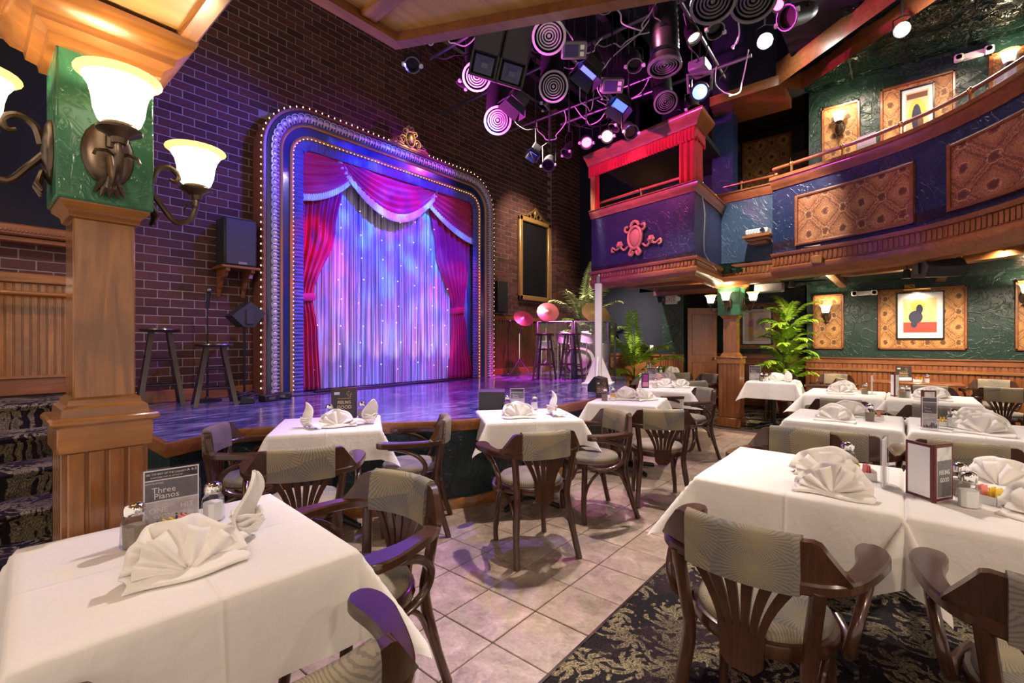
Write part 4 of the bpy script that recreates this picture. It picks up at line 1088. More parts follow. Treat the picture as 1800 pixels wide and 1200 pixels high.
# ================================================================ CHAIRS
def make_chair(label):
    t = thing('armchair', label, 'chair', (0, 0, 0), 0, 'bentwood armchairs at the tables')
    wd = M['wood_chair']
    # seat ring and cushion
    B().lathe([(.175, .40), (.222, .405), (.228, .425), (.222, .448), (.205, .455), (.175, .45)], 28, closed=True).obj('seat_frame', wd, t)
    B().lathe([(0, .43), (.20, .44), (.209, .455), (.208, .472), (.195, .488), (.15, .498), (.07, .502), (0, .503)], 28).obj('seat_cushion', M['fab_seat'], t)
    for s in (-1, 1):
        B().tube(curve([(.15, s * .155, .42), (.165, s * .17, .22), (.175, s * .185, .08), (.165, s * .185, 0)], 4), [.022] * 4 + [.021] * 4 + [.018] * 5, 9).obj('leg', wd, t)
        B().tube(curve([(-.225, s * .205, .665), (-.205, s * .185, .50), (-.195, s * .175, .38), (-.225, s * .195, .20), (-.285, s * .215, 0)], 4), [.022] * 9 + [.023] * 4 + [.020] * 4, 9, sq=(1, 1)).obj('leg', wd, t)
        # open loop under the arm
        B().tube(curve([(.12, s * .292, .650), (.04, s * .296, .640), (-.065, s * .290, .600), (-.125, s * .276, .53), (-.105, s * .260, .455), (-.02, s * .247, .415), (.08, s * .232, .412), (.15, s * .195, .430)], 4), .0165, 9).obj('arm_loop', wd, t)
        # bent brace under the seat
        B().tube(curve([(.168, s * .175, .17), (.135, s * .185, .29), (.06, s * .195, .375), (-.04, s * .198, .395), (-.14, s * .195, .34), (-.205, s * .19, .22)], 4), .011, 8).obj('brace', wd, t)
    # wrap-around arm rail
    half = [(-.262, 0, .046), (-.255, .08, .046), (-.235, .155, .048), (-.195, .225, .054), (-.13, .266, .058), (-.05, .288, .062), (.03, .298, .074), (.09, .299, .090), (.14, .293, .094), (.178, .284, .076), (.196, .279, .040)]
    pth = curve([(x, -y, w_) for x, y, w_ in half[::-1]] + [(x, y, w_) for x, y, w_ in half[1:]], 3)
    b = B(); rings = []
    for i, p in enumerate(pth):
        a = Vector(pth[max(i - 1, 0)]); c = Vector(pth[min(i + 1, len(pth) - 1)]); d = (c - a); d.z = 0; d.normalize(); nn = Vector((-d.y, d.x, 0))
        h = p[2] / 2; P = Vector((p[0], p[1], 0))
        for (o, z) in ((-h, .658), (-h + .006, .652), (h - .006, .652), (h, .658), (h, .682), (h - .006, .689), (-h + .006, .689), (-h, .682)):
            q = P + nn * o; rings.append((q.x, q.y, z))
    m = len(pth)
    b.add(rings, [(i * 8 + j, i * 8 + (j + 1) % 8, (i + 1) * 8 + (j + 1) % 8, (i + 1) * 8 + j) for i in range(m - 1) for j in range(8)] + [tuple(range(8))[::-1], tuple((m - 1) * 8 + j for j in range(8))])
    b.obj('arm_rail', wd, t)
    # raised crest on the rail, ends sloping down
    def crest(y): return -.262 + 1.18 * y * y + 6.0 * max(0, abs(y) - .16) ** 3
    b = B(); k = 32
    vs = []
    for i in range(k + 1):
        y = -.28 + .56 * i / k; e = abs(y)
        top = .805 if e < .205 else .805 - (e - .205) / .075 * .115
        x = crest(y) + .004
        lean = -.012
        vs += [(x - .018, y, .680), (x + .018, y, .680), (x + .016 + lean, y, top), (x - .016 + lean, y, top)]
    b.add(vs, [(i * 4 + j, i * 4 + (j + 1) % 4, (i + 1) * 4 + (j + 1) % 4, (i + 1) * 4 + j) for i in range(k) for j in range(4)] + [(3, 2, 1, 0), tuple(k * 4 + j for j in range(4))])
    b.obj('crest', wd, t, ang=35)
    # fabric sleeve on the crest
    vs = []; b = B()
    for i in range(k + 1):
        y = -.165 + .33 * i / k; x = crest(y) + .004
        vs += [(x - .034, y, .648), (x - .037, y, .70), (x - .040, y, .79), (x - .034, y, .812), (x - .012, y, .820), (x + .014, y, .810), (x + .022, y, .78), (x + .032, y, .70), (x + .032, y, .650), (x, y, .644)]
    b.add(vs, [(i * 10 + j, i * 10 + (j + 1) % 10, (i + 1) * 10 + (j + 1) % 10, (i + 1) * 10 + j) for i in range(k) for j in range(10)] + [tuple(range(10))[::-1], tuple(k * 10 + j for j in range(10))])
    b.obj('back_pad', M['fab_back'], t, ang=60)
    # fan splat: base plate and six slats
    b = B(); pl = [(-.035, .345), (.035, .345), (.062, .375), (.066, .44), (.072, .475), (-.072, .475), (-.066, .44), (-.062, .375)]
    n = len(pl)
    b.add([(xx, p[0], p[1]) for xx in (-.232, -.218) for p in pl], [tuple(range(n)), tuple(range(n, 2 * n))[::-1]] + [(i, n + i, n + (i + 1) % n, (i + 1) % n) for i in range(n)])
    b.obj('splat_base', wd, t, smooth=False)
    for i in range(6):
        f = (i - 2.5) / 2.5; w0, w1 = .0095, .0190
        vs = []; K = 6
        for j in range(K + 1):
            u = j / K; y = f * (.058 + .092 * u ** 1.5); w_ = w0 + (w1 - w0) * u
            z = .47 + u * .20; x = -.225 - .030 * u + crest(y) * 0 + (crest(f * .15) + .262) * u
            vs += [(x - .006, y - w_, z), (x + .006, y - w_, z), (x + .006, y + w_, z), (x - .006, y + w_, z)]
        b = B(); b.add(vs, [(q * 4 + j, q * 4 + (j + 1) % 4, (q + 1) * 4 + (j + 1) % 4, (q + 1) * 4 + j) for q in range(K) for j in range(4)] + [(3, 2, 1, 0), tuple(K * 4 + j for j in range(4))])
        b.obj('slat', wd, t, ang=35)
    return t
chairs = [
 (.965, 1.59, 186, 'armchair at the right of the table nearest the stairs, one purple lit arm'),
 (.386, 1.015, 78, 'armchair cut by the bottom edge at the table nearest the stairs'),
 (1.285, 2.645, 61, 'armchair showing its slatted back at the table with the black tent card, nearest the camera'),
 (1.29, 3.35, -36, 'armchair at the left side of the table set against the stage corner'),
 (2.165, 2.80, 136, 'armchair at the right side of the table set against the stage corner'),
 (2.485, 1.925, 62, 'armchair with slatted back on the stone tiles at the middle stage-side table'),
 (3.27, 1.905, 150, 'armchair turned sideways at the right of the middle stage-side table'),
 (3.97, 1.65, 33, 'armchair with slatted back on the tiles at the third stage-side table'),
 (5.64, 1.97, 138, 'armchair seen from the side on the tiles, last in the row along the stage'),
 (6.90, 2.46, 60, 'armchair back seen over the fourth stage-side table'),
 (8.46, 3.20, 48, 'armchair beside the farthest table by the exit door'),
 (8.14, 2.62, 155, 'armchair left of the far wooden column'),
 (9.12, 1.62, 180, 'armchair behind the small table beside the far column'),
 (8.45, .92, 105, 'armchair with round green seat in front of the tall palm'),
 (9.45, .86, 180, 'armchair against the dado, left of the bare wooden table'),
 (9.50, -1.00, 170, 'armchair against the dado, right of the bare wooden table'),
 (9.45, -1.66, 175, 'armchair against the dado at the right edge of the picture'),
 (8.35, -.98, -8, 'armchair with its back to the tables, seen from the side near the dado'),
 (1.80, .372, -3, 'large armchair on the carpet in front of the table with two fan napkins'),
 (1.872, -.362, 0, 'armchair cut by the right edge, on the carpet at the nearest right table'),
 (3.77, .30, -3, 'armchair back seen between the first and second rows of tables on the carpet'),
 (3.84, -.28, 0, 'armchair back seen behind the dark red folded menu'),
 (5.73, .45, 0, 'armchair back seen between the second and third rows of carpet tables'),
 (5.72, -.24, 0, 'armchair back seen behind the tall menu stand of the second row'),
 (7.62, -.28, 180, 'armchair tucked at the far side of the third row right table'),
 (3.22, .50, 180, 'armchair tucked in at the far side of the first carpet table'),
]
ch0 = make_chair(chairs[0][3])
for i, (x, y, a, l) in enumerate(chairs):
    if i == 0: ch0.location = (x, y, .004 if y < 1.11 else .001); ch0.rotation_euler = (0, 0, R(a))
    else: dup(ch0, (x, y, .006 if (y < 1.11 or x > 8) else .001), R(a), l)

# ================================================================ TABLES AND CLOTHS
def make_table(label):
    t = thing('pedestal_table', label, 'table', (0, 0, 0), 0, 'pedestal tables under white cloths')
    B().box(-.36, .36, -.34, .34, .71, .738, .006).obj('table_top', M['wood_chair'], t)
    B().tube([(0, 0, .03), (0, 0, .70)], .038, 14).obj('column', M['blk'], t)
    B().box(-.16, .16, -.16, .16, .69, .71, .004).obj('top_plate', M['blk'], t)
    for i in range(4):
        a = i * PI / 2 + PI / 4; c, s = math.cos(a), math.sin(a)
        B().tube([(c * .02, s * .02, .07), (c * .16, s * .16, .045), (c * .31, s * .31, .022)], [.034, .026, .020], 8).ball((c * .31, s * .31, .014), .016, 8, 5).obj('foot', M['blk'], t)
    return t
def cloth_mesh(w, d, o, seed):
    r = random.Random(seed); ph = [r.uniform(0, 6) for _ in range(8)]
    X = w / 2; Y = d / 2
    n = 56
    def axis(h):
        L = h + o; k = [];
        for i in range(n + 1): k.append(-L + 2 * L * i / n)
        # snap lines onto the table edge
        for s_ in (-h, h):
            j = min(range(n + 1), key=lambda q: abs(k[q] - s_)); k[j] = s_
        return k
    xs, ys = axis(X), axis(Y)
    vs = []
    for y in ys:
        for x in xs:
            a = max(0, abs(x) - X); b_ = max(0, abs(y) - Y)
            sx = 1 if x > 0 else -1; sy = 1 if y > 0 else -1
            rr = math.hypot(a, b_)
            if rr < 1e-6:
                vs.append((x, y, .748 + .0015 * math.sin(x * 9 + ph[0]) * math.sin(y * 8 + ph[1]))); continue
            phi = math.atan2(b_, a)
            q = 2 * (sx > 0) + (sy > 0)
            wob = math.sin(ph[q] + 2.0)
            tl = .10 + (.50 + .14 * wob) * math.sin(2 * phi) ** 1.4 if (a > 0 and b_ > 0) else .10
            if a == 0: tl += .06 * math.sin(x * 11 + ph[4]) * min(1, rr / .1) * (1 - abs(x) / X) + .03 * math.sin(x * 23 + ph[6])* (1 - abs(x) / X)
            if b_ == 0: tl += .06 * math.sin(y * 12 + ph[5]) * min(1, rr / .1) * (1 - abs(y) / Y)+ .03 * math.sin(y * 25 + ph[7]) * (1 - abs(y) / Y)
            # fold of the corner swings a little to one side
            ps = phi + .35 * wob * math.sin(2 * phi)
            ed = min(rr, .012)
            hr = (rr - ed) * math.sin(tl) + ed * .8
            z = .748 - (rr - ed) * math.cos(tl) - ed * .4
            hem = 0
            vs.append((sx * (min(abs(x), X) + math.cos(ps) * hr) if True else 0, sy * (min(abs(y), Y) + math.sin(ps) * hr), z + hem))
    f = [(j * (n + 1) + i, j * (n + 1) + i + 1, (j + 1) * (n + 1) + i + 1, (j + 1) * (n + 1) + i) for j in range(n) for i in range(n)]
    return B().add(vs, f)
tables = [
 # x, y, rot, w, d, overhang, label of table, label of cloth
 (.445, 1.665, -4, .72, .74, .27, 'pedestal table nearest the stairs, under a long white cloth', 'white tablecloth at lower left, holding the grey show card'),
 (1.83, 3.36, -33, .74, .68, .22, 'pedestal table against the stage corner', 'white tablecloth holding the black tent card by the stage'),
 (3.15, 2.48, -39, .78, .66, .21, 'pedestal table standing on tiles in the middle of the stage edge', 'white tablecloth of the middle table along the stage'),
 (4.66, 2.26, 14, .74, .68, .21, 'pedestal table third along the stage edge', 'white tablecloth of the third table along the stage'),
 (6.20, 2.42, 12, .74, .66, .22, 'pedestal table fourth along the stage edge', 'white tablecloth with the purple menu, fourth along the stage'),
 (7.45, 3.04, 24, .74, .66, .22, 'pedestal table tucked behind the fourth stage table', 'white tablecloth behind the purple menu table'),
 (9.0, 3.62, 0, .70, .70, .24, 'pedestal table closest to the exit door', 'white tablecloth of the table closest to the exit door'),
 (8.30, 1.55, 3, .70, .66, .26, 'small pedestal table just right of the far column', 'white tablecloth of the table just right of the far column'),
 (2.59, .365, 0, .80, .735, .25, 'pedestal table at the front of the carpet, left one', 'white tablecloth of the front carpet table with two overlapping fan napkins'),
 (2.59, -.385, 0, .80, .735, .25, 'pedestal table at the front of the carpet, right one', 'white tablecloth under the dark red folded menu at right'),
 (4.68, .36, 0, .78, .73, .24, 'pedestal table of the second carpet row, left one', 'white tablecloth of the second row left table'),
 (4.70, -.42, 0, .78, .73, .24, 'pedestal table of the second carpet row, right one', 'white tablecloth of the second row right table with tall card stand'),
 (7.0, .53, 0, .80, .75, .24, 'pedestal table of the third carpet row, left one', 'white tablecloth of the third row left table'),
 (6.95, -.25, 0, .80, .74, .24, 'pedestal table of the third carpet row, right one', 'white tablecloth of the third row right table'),
]
tb0 = make_table(tables[0][6])
for i, (x, y, a, w_, d, o, l, lc) in enumerate(tables):
    z = .004 if (y < 1.1 or x > 8) else 0
    if i == 0: tb0.location = (x, y, z); tb0.rotation_euler = (0, 0, R(a))
    else: dup(tb0, (x, y, z), R(a), l)
    c = cloth_mesh(w_, d, o, i + 11).obj('tablecloth', M['linen'], ang=80)
    c.location = (x, y, z); c.rotation_euler = (0, 0, R(a))
    tag(c, lc, 'tablecloth', 'white tablecloths')
# bare table by the dado
t = thing('wooden_table', 'bare dark wooden table against the dado below the framed poster', 'table', (9.55, -.16, .005))
B().box(-.30, .30, -.55, .55, .715, .745, .006).obj('table_top', M['wood_red_y'], t)
B().tube([(0, 0, .03), (0, 0, .71)], .04, 12).obj('column', M['blk'], t)
for i in range(4):
    a = i * PI / 2 + PI / 4; B().tube([(0, 0, .06), (.28 * math.cos(a), .28 * math.sin(a), .02)], [.03, .02], 8).obj('foot', M['blk'], t)

# ================================================================ THINGS ON THE TABLES
ZT = .7505
def fan_napkin(label, x, y, rz, s=1.0, k=0, z=ZT):
    """pleated half-round standing napkin on its folded base; broad side faces local -y"""
    t = thing('fan_napkin', label, 'napkin', (x, y, z), rz, 'fan folded napkins')
    r = random.Random(k + 5); n = r.choice([7, 8, 9]); s *= .68
    cuts = [0.0]
    for i in range(n): cuts.append(cuts[-1] + r.uniform(.55, 1.45) * (1.0 + .9 * math.sin(PI * i / n)))
    cuts = [c / cuts[-1] for c in cuts]
    skew = r.uniform(-.16, .16); ph = r.uniform(0, 6); lean = r.uniform(.02, .06)
    def zig(u, off=0):
        for i in range(n):
            if u <= cuts[i + 1] + 1e-9:
                f = (u - cuts[i]) / (cuts[i + 1] - cuts[i]); f = f * f * (3 - 2 * f)
                return (2 * f - 1) * (1 if (i + off) % 2 else -1)
        return 0
    def layer(R0, dy, off, a0, a1, amp):
        def fn(u, v):
            a = PI * (a0 + (a1 - a0) * u)
            rr = (.012 + v * R0) * s * (1 + .05 * math.sin(u * 9 + ph) + .02 * math.sin(u * 23 + k))
            q = v ** .8
            fold = amp * s * zig(u, off) * (.10 + .90 * q) * (1 - .30 * abs(2 * u - 1))
            yy = fold + dy * s + lean * s * math.sin(a) * v * v + .008 * s * math.sin(v * 5 + u * 6 + ph)
            return (-rr * math.cos(a) * 1.08 + skew * rr * math.sin(a), yy, .012 + rr * math.sin(a) * (.94 + .04 * math.sin(u * 5 + ph)))
        return fn
    B().grid(96, 10, layer(.178, .0, 0, .02, .97, .030)).obj('fan', M['napkin'], t, solid=.005, ang=180)
    B().grid(96, 8, layer(.150, -.034, 1, .05, .90, .026)).obj('fan', M['napkin'], t, solid=.005, ang=180)
    def base(u, v):
        return ((u - .5) * .40 * s * (1 - .10 * v) + .01 * math.sin(v * 7), -.085 * s + v * .14 * s + .012 * math.sin(u * 7 + k), .006 + .014 * math.sin(v * PI) + .006 * math.sin(u * 9 + k) * math.sin(v * PI))
    B().grid(30, 8, base).obj('folded_base', M['napkin'], t, solid=.007, ang=180)
    return t
def bird_napkin(label, x, y, rz, s=1.0, k=0):
    """knotted napkin with one upright ear"""
    t = thing('knotted_napkin', label, 'napkin', (x, y, ZT), rz, 'knotted napkins')
    def ear(u, v):
        a = (u - .5) * 2.6; w_ = .062 * s * math.sin(PI * (.14 + .84 * v)) ** .75
        return (w_ * math.sin(a) * .9 + .03 * s * v * v, .030 * s * math.cos(a) * (1 - v * .5) - .02 * s + .012 * s * math.sin(v * 6 + k), .02 + v * (.150 + .012 * math.cos(a)) * s)
    B().grid(14, 14, ear).obj('ear', M['napkin'], t, solid=.007)
    for i in range(3):
        def ruf(u, v, i=i):
            a = u * 2 * PI; rr = (.020 + .024 * v + .006 * math.sin(a * 4 + i)) * s
            return (.015 + rr * math.cos(a), rr * math.sin(a) * .9, .008 + .016 * i + .034 * s * v + .004 * math.sin(a * 3 + i * 2))
        B().grid(28, 4, ruf).obj('ruffle', M['napkin'], t, solid=.005)
    def tail(u, v):
        return (-.02 - .12 * s * v, (u - .5) * (.05 + .07 * v) * s, .012 + .03 * s * math.sin(PI * v) * (1 - abs(u - .5)) + .010 * math.sin(u * 9))
    B().grid(10, 10, tail).obj('tail', M['napkin'], t, solid=.006)
    return t
def make_shaker(label, fill):
    t = thing('glass_shaker', label, 'shaker', (0, 0, 0), 0, 'glass shakers')
    b = B()
    sq = lambda h: [(-h, -h * .55), (-h, h * .55), (-h * .55, h), (h * .55, h), (h, h * .55), (h, -h * .55), (h * .55, -h), (-h * .55, -h)]
    def ring(h, z): return [(x, y, z) for x, y in sq(h)]
    P = [(.020, 0), (.024, .004), (.022, .055), (.021, .062), (.016, .072), (.0165, .078)]
    vs = [v for h, z in P for v in ring(h, z)]
    b.add(vs, [(i * 8 + j, i * 8 + (j + 1) % 8, (i + 1) * 8 + (j + 1) % 8, (i + 1) * 8 + j) for i in range(len(P) - 1) for j in range(8)] + [tuple(range(8))])
    b.obj('jar', M['glass'], t)
    b = B(); P = [(.0185, .004), (.0195, .050)]
    b.add([v for h, z in P for v in ring(h, z)], [(j, (j + 1) % 8, 8 + (j + 1) % 8, 8 + j) for j in range(8)] + [tuple(range(8)), tuple(range(8, 16))])
    b.obj('contents', M[fill], t, smooth=False)
    B().lathe([(.019, .074), (.021, .076), (.021, .088), (.018, .096), (.010, .101), (0, .102)], 16).obj('lid', M['chrome'], t)
    return t
shp = make_shaker('glass pepper shaker', 'pepper'); shs = make_shaker('glass salt shaker', 'salt')
first = {'pepper': True, 'salt': True}
def shaker(kind, label, x, y, rz=.3, z=ZT, s=1.35):
    src = shp if kind == 'pepper' else shs
    if first[kind]: first[kind] = False; src.location = (x, y, z); src.rotation_euler = (0, 0, rz); src.scale = (s,) * 3; src['label'] = label; return src
    return dup(src, (x, y, z), rz, label, scale=s)
def caddy(label, x, y, rz, s=1.0):
    t = thing('sugar_caddy', label, 'caddy', (x, y, ZT), rz, 'white sugar caddies')
    w_, d, h = .045 * s, .03 * s, .045 * s
    B().box(-w_, w_, -d, d, 0, .004).box(-w_, w_, -d, -d + .003, 0, h * .8).box(-w_, w_, d - .003, d, 0, h * .8).box(-w_, -w_ + .003, -d, d, 0, h).box(w_ - .003, w_, -d, d, 0, h).obj('holder', M['porcelain'], t, smooth=False)
    for i in range(6):
        m_ = 'yellow' if i < 3 else 'pink'
        x0 = -w_ + .009 + i * (2 * w_ - .018) / 5.5
        b = B().box(-.0012, .0012, -d * .72, d * .72, 0, .062 * s); b.xf(Matrix.Translation((x0, 0, .006)) @ Matrix.Rotation(R(8 * math.sin(i * 2.3)), 4, 'Y'))
        b.obj('packet', M[m_], t, smooth=False)
    return t
def card(parent, name, x0, x1, z0, z1, y, mat): return B().box(x0, x1, y - .0006, y, z0, z1).obj(name, M[mat], parent, smooth=False)
FT = Matrix.Rotation(R(90), 4, 'X')
def tx(parent, body, size, x, z, y, mat='print_white', al='CENTER', sx=1.0, name='lettering', rotz=0):
    return text_obj(name, body, size, M[mat], parent, Matrix.Translation((x, y, z)) @ Matrix.Rotation(rotz, 4, 'Z') @ FT, .0003, al, sx)
def show_card(label, x, y, rz, w_=.125, h=.19, full=True, z=ZT):
    """clear acrylic stand with the grey show card"""
    t = thing('show_card', label, 'table card', (x, y, z), rz, 'grey show cards in clear stands')
    B().box(-w_ / 2 - .006, w_ / 2 + .006, -.006, -.003, 0, h).box(-w_ / 2 - .006, w_ / 2 + .006, .003, .006, 0, h).box(-w_ / 2 - .01, w_ / 2 + .01, -.035, .035, 0, .004).obj('stand', M['acrylic'], t, smooth=False)
    card(t, 'card', -w_ / 2, w_ / 2, .012, h - .006, 0, 'print_white')
    a = w_ / 2 - .004; Y = -.0008
    card(t, 'header_band', -a, a, h - .038, h - .010, Y, 'print_dark')
    card(t, 'upper_picture', -a, a, h * .50, h - .042, Y, 'print_grey')
    card(t, 'lower_picture', -a, a, .016, h * .485, Y, 'print_mid')
    k = w_ / .125; Y = -.0014
    if full:
        tx(t, 'SEE THE BEST OF THE CABARET', .0072 * k, -.012 * k, h - .020, Y, 'print_white', sx=.88); tx(t, 'A 4-5', .0105 * k, .046 * k, h - .019, Y)
        tx(t, 'SUBSCRIBE FOR AS LITTLE AS', .0055 * k, -.012 * k, h - .031, Y)
        tx(t, 'NOW PLAYING', .006 * k, -.040 * k, h - .050, Y)
    tx(t, 'Three', .022 * k, -.018 * k, h * .655, Y); tx(t, 'Pianos', .022 * k, -.012 * k, h * .565, Y)
    tx(t, 'ONE', .020 * k, -.030 * k, h * .35, Y); tx(t, 'HIT', .020 * k, .034 * k, h * .37, Y); tx(t, 'WONDERS', .017 * k, .0, h * .255, Y)
    b = B()
    rr = random.Random(4)
    for i in range(11):
        bx = -a + .004 + i * a * .18; b.box(bx, bx + .005, Y - .0002, Y, .02, .02 + rr.uniform(.01, .04))
    o = b.obj('skyline_print', M['print_dark'], t, smooth=False); o['kind'] = 'stuff'
    return t
def tent_card(label, x, y, rz, w_=.15, h=.20, z=ZT):
    """black FEELING GOOD card in an oxblood folder"""
    t = thing('tent_card', label, 'table card', (x, y, z), rz, 'black show cards in oxblood folders')
    B().box(-w_ / 2, w_ / 2, 0, .008, 0, h, .002).obj('folder', M['menu_red'], t)
    card(t, 'card', -w_ / 2 + .008, w_ / 2 - .008, .01, h - .012, -.0004, 'print_dark')
    tx(t, 'FEELING', .034, 0, h * .52, -.0012, 'poster_cream', sx=.82); tx(t, 'GOOD', .040, 0, h * .36, -.0012, 'poster_cream', sx=.9)
    card(t, 'flourish', -.05, .05, h * .645, h * .655, -.0012, 'print_gold')
    card(t, 'logo_block', -w_ * .38, -w_ * .18, h * .78, h * .86, -.0012, 'print_mid')
    b = B()
    for (mx, mz) in [(.02, .80), (.035, .86), (.05, .78), (.045, .70), (.03, .74)]:
        b.ball((mx, -.0014, h * mz), .004, 8, 5, (1, .2, .8)); b.box(mx + .003, mx + .0042, -.0016, -.0010, h * mz, h * mz + .018)
    o = b.obj('music_notes', M['print_gold'], t, smooth=False); o['kind'] = 'stuff'
    B().box(-w_ / 2, w_ / 2, .008, .06, 0, .005).obj('foot', M['menu_red'], t, smooth=False)
    return t
def menu_fold(label, x, y, rz, h=.21, w_=.12, spread=50, cover='print_mid', words=False):
    """three sided dark red menu folder standing open"""
    t = thing('folded_menu', label, 'menu', (x, y, ZT), rz, 'oxblood folded menus')
    for k, s in enumerate((-1, 1)):
        a = R(90 + s * spread)
        Mx = Matrix.Rotation(a, 4, 'Z')
        b = B().box(0, w_, -.003, .003, .004, h, .0012).xf(Mx); b.obj('cover', M['menu_red'], t, smooth=False)
        b = B().box(.012, w_ - .012, -.0042, .0042, .016, h - .012).xf(Mx); b.obj('page', M['print_white' if k else cover], t, smooth=False)
        if words and k == 0:
            for body, zz in (('FEELING', .115), ('GOOD', .085)): text_obj('lettering', body, .024, M['print_white'], t, Mx @ Matrix.Translation((w_ * .5, -.0047, zz)) @ FT, .0002, 'CENTER', .75)
            B().box(.014, w_ - .014, -.0044, -.0042, .02, h * .72).xf(Mx).obj('picture', M['print_grey'], t, smooth=False)
    B().tube([(0, -.002, .002), (0, -.002, h + .001)], .008, 8).obj('spine', M['menu_red'], t)
    B().lathe([(0, 0), (.055, 0), (.055, .004), (0, .004)], 20, (0, .04, 0)).tube([(0, .04, .004), (0, .04, h + .02)], .004, 6).obj('stand', M['acrylic'], t)
    return t
def slim_stand(label, x, y, rz, h=.2):
    """upright clear strip on a round foot, seen edge-on"""
    t = thing('card_stand', label, 'card stand', (x, y, ZT), rz, 'clear card stands')
    B().lathe([(0, 0), (.05, 0), (.052, .003), (.045, .006), (0, .006)], 24).obj('foot', M['acrylic'], t)
    B().box(-.055, .055, -.008, .008, .006, h, .002).obj('sleeve', M['acrylic'], t)
    B().box(-.050, .050, -.002, .002, .01, h - .005).obj('card', M['paper'], t, smooth=False)
    return t
CAMZ = lambda x, y: math.atan2(y, x) - PI / 2     # turn local -y to the room's near side
def face(x, y, d=0): return CAMZ(x, y) + R(d)
# table by the stairs
shaker('pepper', 'pepper shaker left of the grey show card on the table nearest the stairs', .345, 1.80)
show_card('clear stand with grey show card on the table nearest the stairs', .455, 1.86, face(.455, 1.86, 5), .15, .215)
caddy('sugar caddy with yellow and pink packets before the grey show card, nearest the stairs', .452, 1.775, R(5))
shaker('salt', 'salt shaker right of the grey show card on the table nearest the stairs', .572, 1.85)
fan_napkin('large fan napkin on the table nearest the stairs', .40, 1.50, face(.40, 1.5, 10), 1.05, 1)
bird_napkin('knotted napkin on the table nearest the stairs', .590, 1.62, R(40), 1.15)
# table at the stage corner
tent_card('black tent card reading FEELING GOOD on the stage corner table', 2.03, 3.50, face(2.03, 3.5, 2), .20, .25)
fan_napkin('fan napkin between two knotted napkins by the stage corner', 1.80, 3.20, face(1.8, 3.2, 4), .95, 2)
bird_napkin('knotted napkin left of the stage corner fan napkin', 1.64, 3.33, R(100), 1.0)
bird_napkin('knotted napkin right of the stage corner fan napkin', 2.02, 3.13, R(-20), 1.05)
shaker('pepper', 'pepper shaker beside the black tent card, right side', 2.13, 3.40); shaker('salt', 'salt shaker beside the black tent card, left side', 1.88, 3.46)
# middle table
show_card('grey show card on the middle stage-side table', 3.33, 2.73, face(3.33, 2.73, 4), .13, .20, False)
shaker('pepper', 'pepper shaker left of the show card on the middle stage-side table', 3.22, 2.76); shaker('salt', 'salt shaker right of the show card on the middle stage-side table', 3.42, 2.60)
fan_napkin('fan napkin on the middle stage-side table', 2.97, 2.42, face(2.97, 2.42, 5), 1.0, 3)
bird_napkin('knotted napkin on the middle stage-side table', 3.30, 2.31, R(60), 1.1)
# third table
tent_card('dark red card folder on the third stage-side table', 4.60, 2.56, face(4.6, 2.56, 30), .13, .2)
shaker('pepper', 'pepper shaker on the third stage-side table', 4.42, 2.42); shaker('salt', 'salt shaker on the third stage-side table', 4.56, 2.40)
caddy('sugar caddy on the third stage-side table', 4.49, 2.36, R(20))
fan_napkin('left fan napkin on the third stage-side table', 4.62, 2.28, face(4.62, 2.28), 1.0, 4); fan_napkin('right fan napkin on the third stage-side table', 4.72, 2.10, face(4.72, 2.10, 40), .95, 5)
# fourth table
t = thing('folded_menu', 'purple upright menu on the fourth stage-side table', 'menu', (5.98, 2.66, ZT), face(5.98, 2.66, 20))
B().box(-.05, .05, -.012, .012, 0, .20, .003).obj('cover', M['print_purple'], t); card(t, 'title_patch', -.03, .03, .09, .18, -.013, 'print_pink'); card(t, 'picture', -.04, .04, .02, .08, -.013, 'poster_pink')
shaker('salt', 'salt shaker beside the purple menu', 6.08, 2.56)
fan_napkin('left fan napkin on the fourth stage-side table', 6.28, 2.50, face(6.28, 2.5), .9, 6); fan_napkin('right fan napkin on the fourth stage-side table', 6.32, 2.30, face(6.32, 2.3, 30), .9, 7)
show_card('grey show card on the table behind the purple menu', 7.20, 3.10, face(7.2, 3.10, 5), .15, .21, False)
fan_napkin('left fan napkin on the table behind the purple menu', 7.40, 3.12, face(7.40, 3.12), .9, 8); fan_napkin('right fan napkin on the table behind the purple menu', 7.62, 2.98, face(7.62, 2.98), .9, 9)
# exit table
menu_fold('dark red menu on the table closest to the exit', 8.86, 3.86, face(8.86, 3.86), .21, .09, 30)
shaker('pepper', 'left shaker on the table closest to the exit', 8.92, 3.72); shaker('salt', 'right shaker on the table closest to the exit', 8.96, 3.66)
fan_napkin('fan napkin on the table closest to the exit', 9.12, 3.50, face(9.12, 3.5), 1.0, 10)
# table right of the column
show_card('grey show card on the table just right of the far column', 8.14, 1.78, face(8.14, 1.78, 8), .16, .25, False)
shaker('pepper', 'left shaker on the table just right of the far column', 8.14, 1.69); shaker('salt', 'right shaker on the table just right of the far column', 8.18, 1.63)
fan_napkin('fan napkin on the table just right of the far column', 8.25, 1.48, face(8.25, 1.48), 1.0, 11); bird_napkin('knotted napkin on the table just right of the far column', 8.22, 1.33, R(80), 1.0)
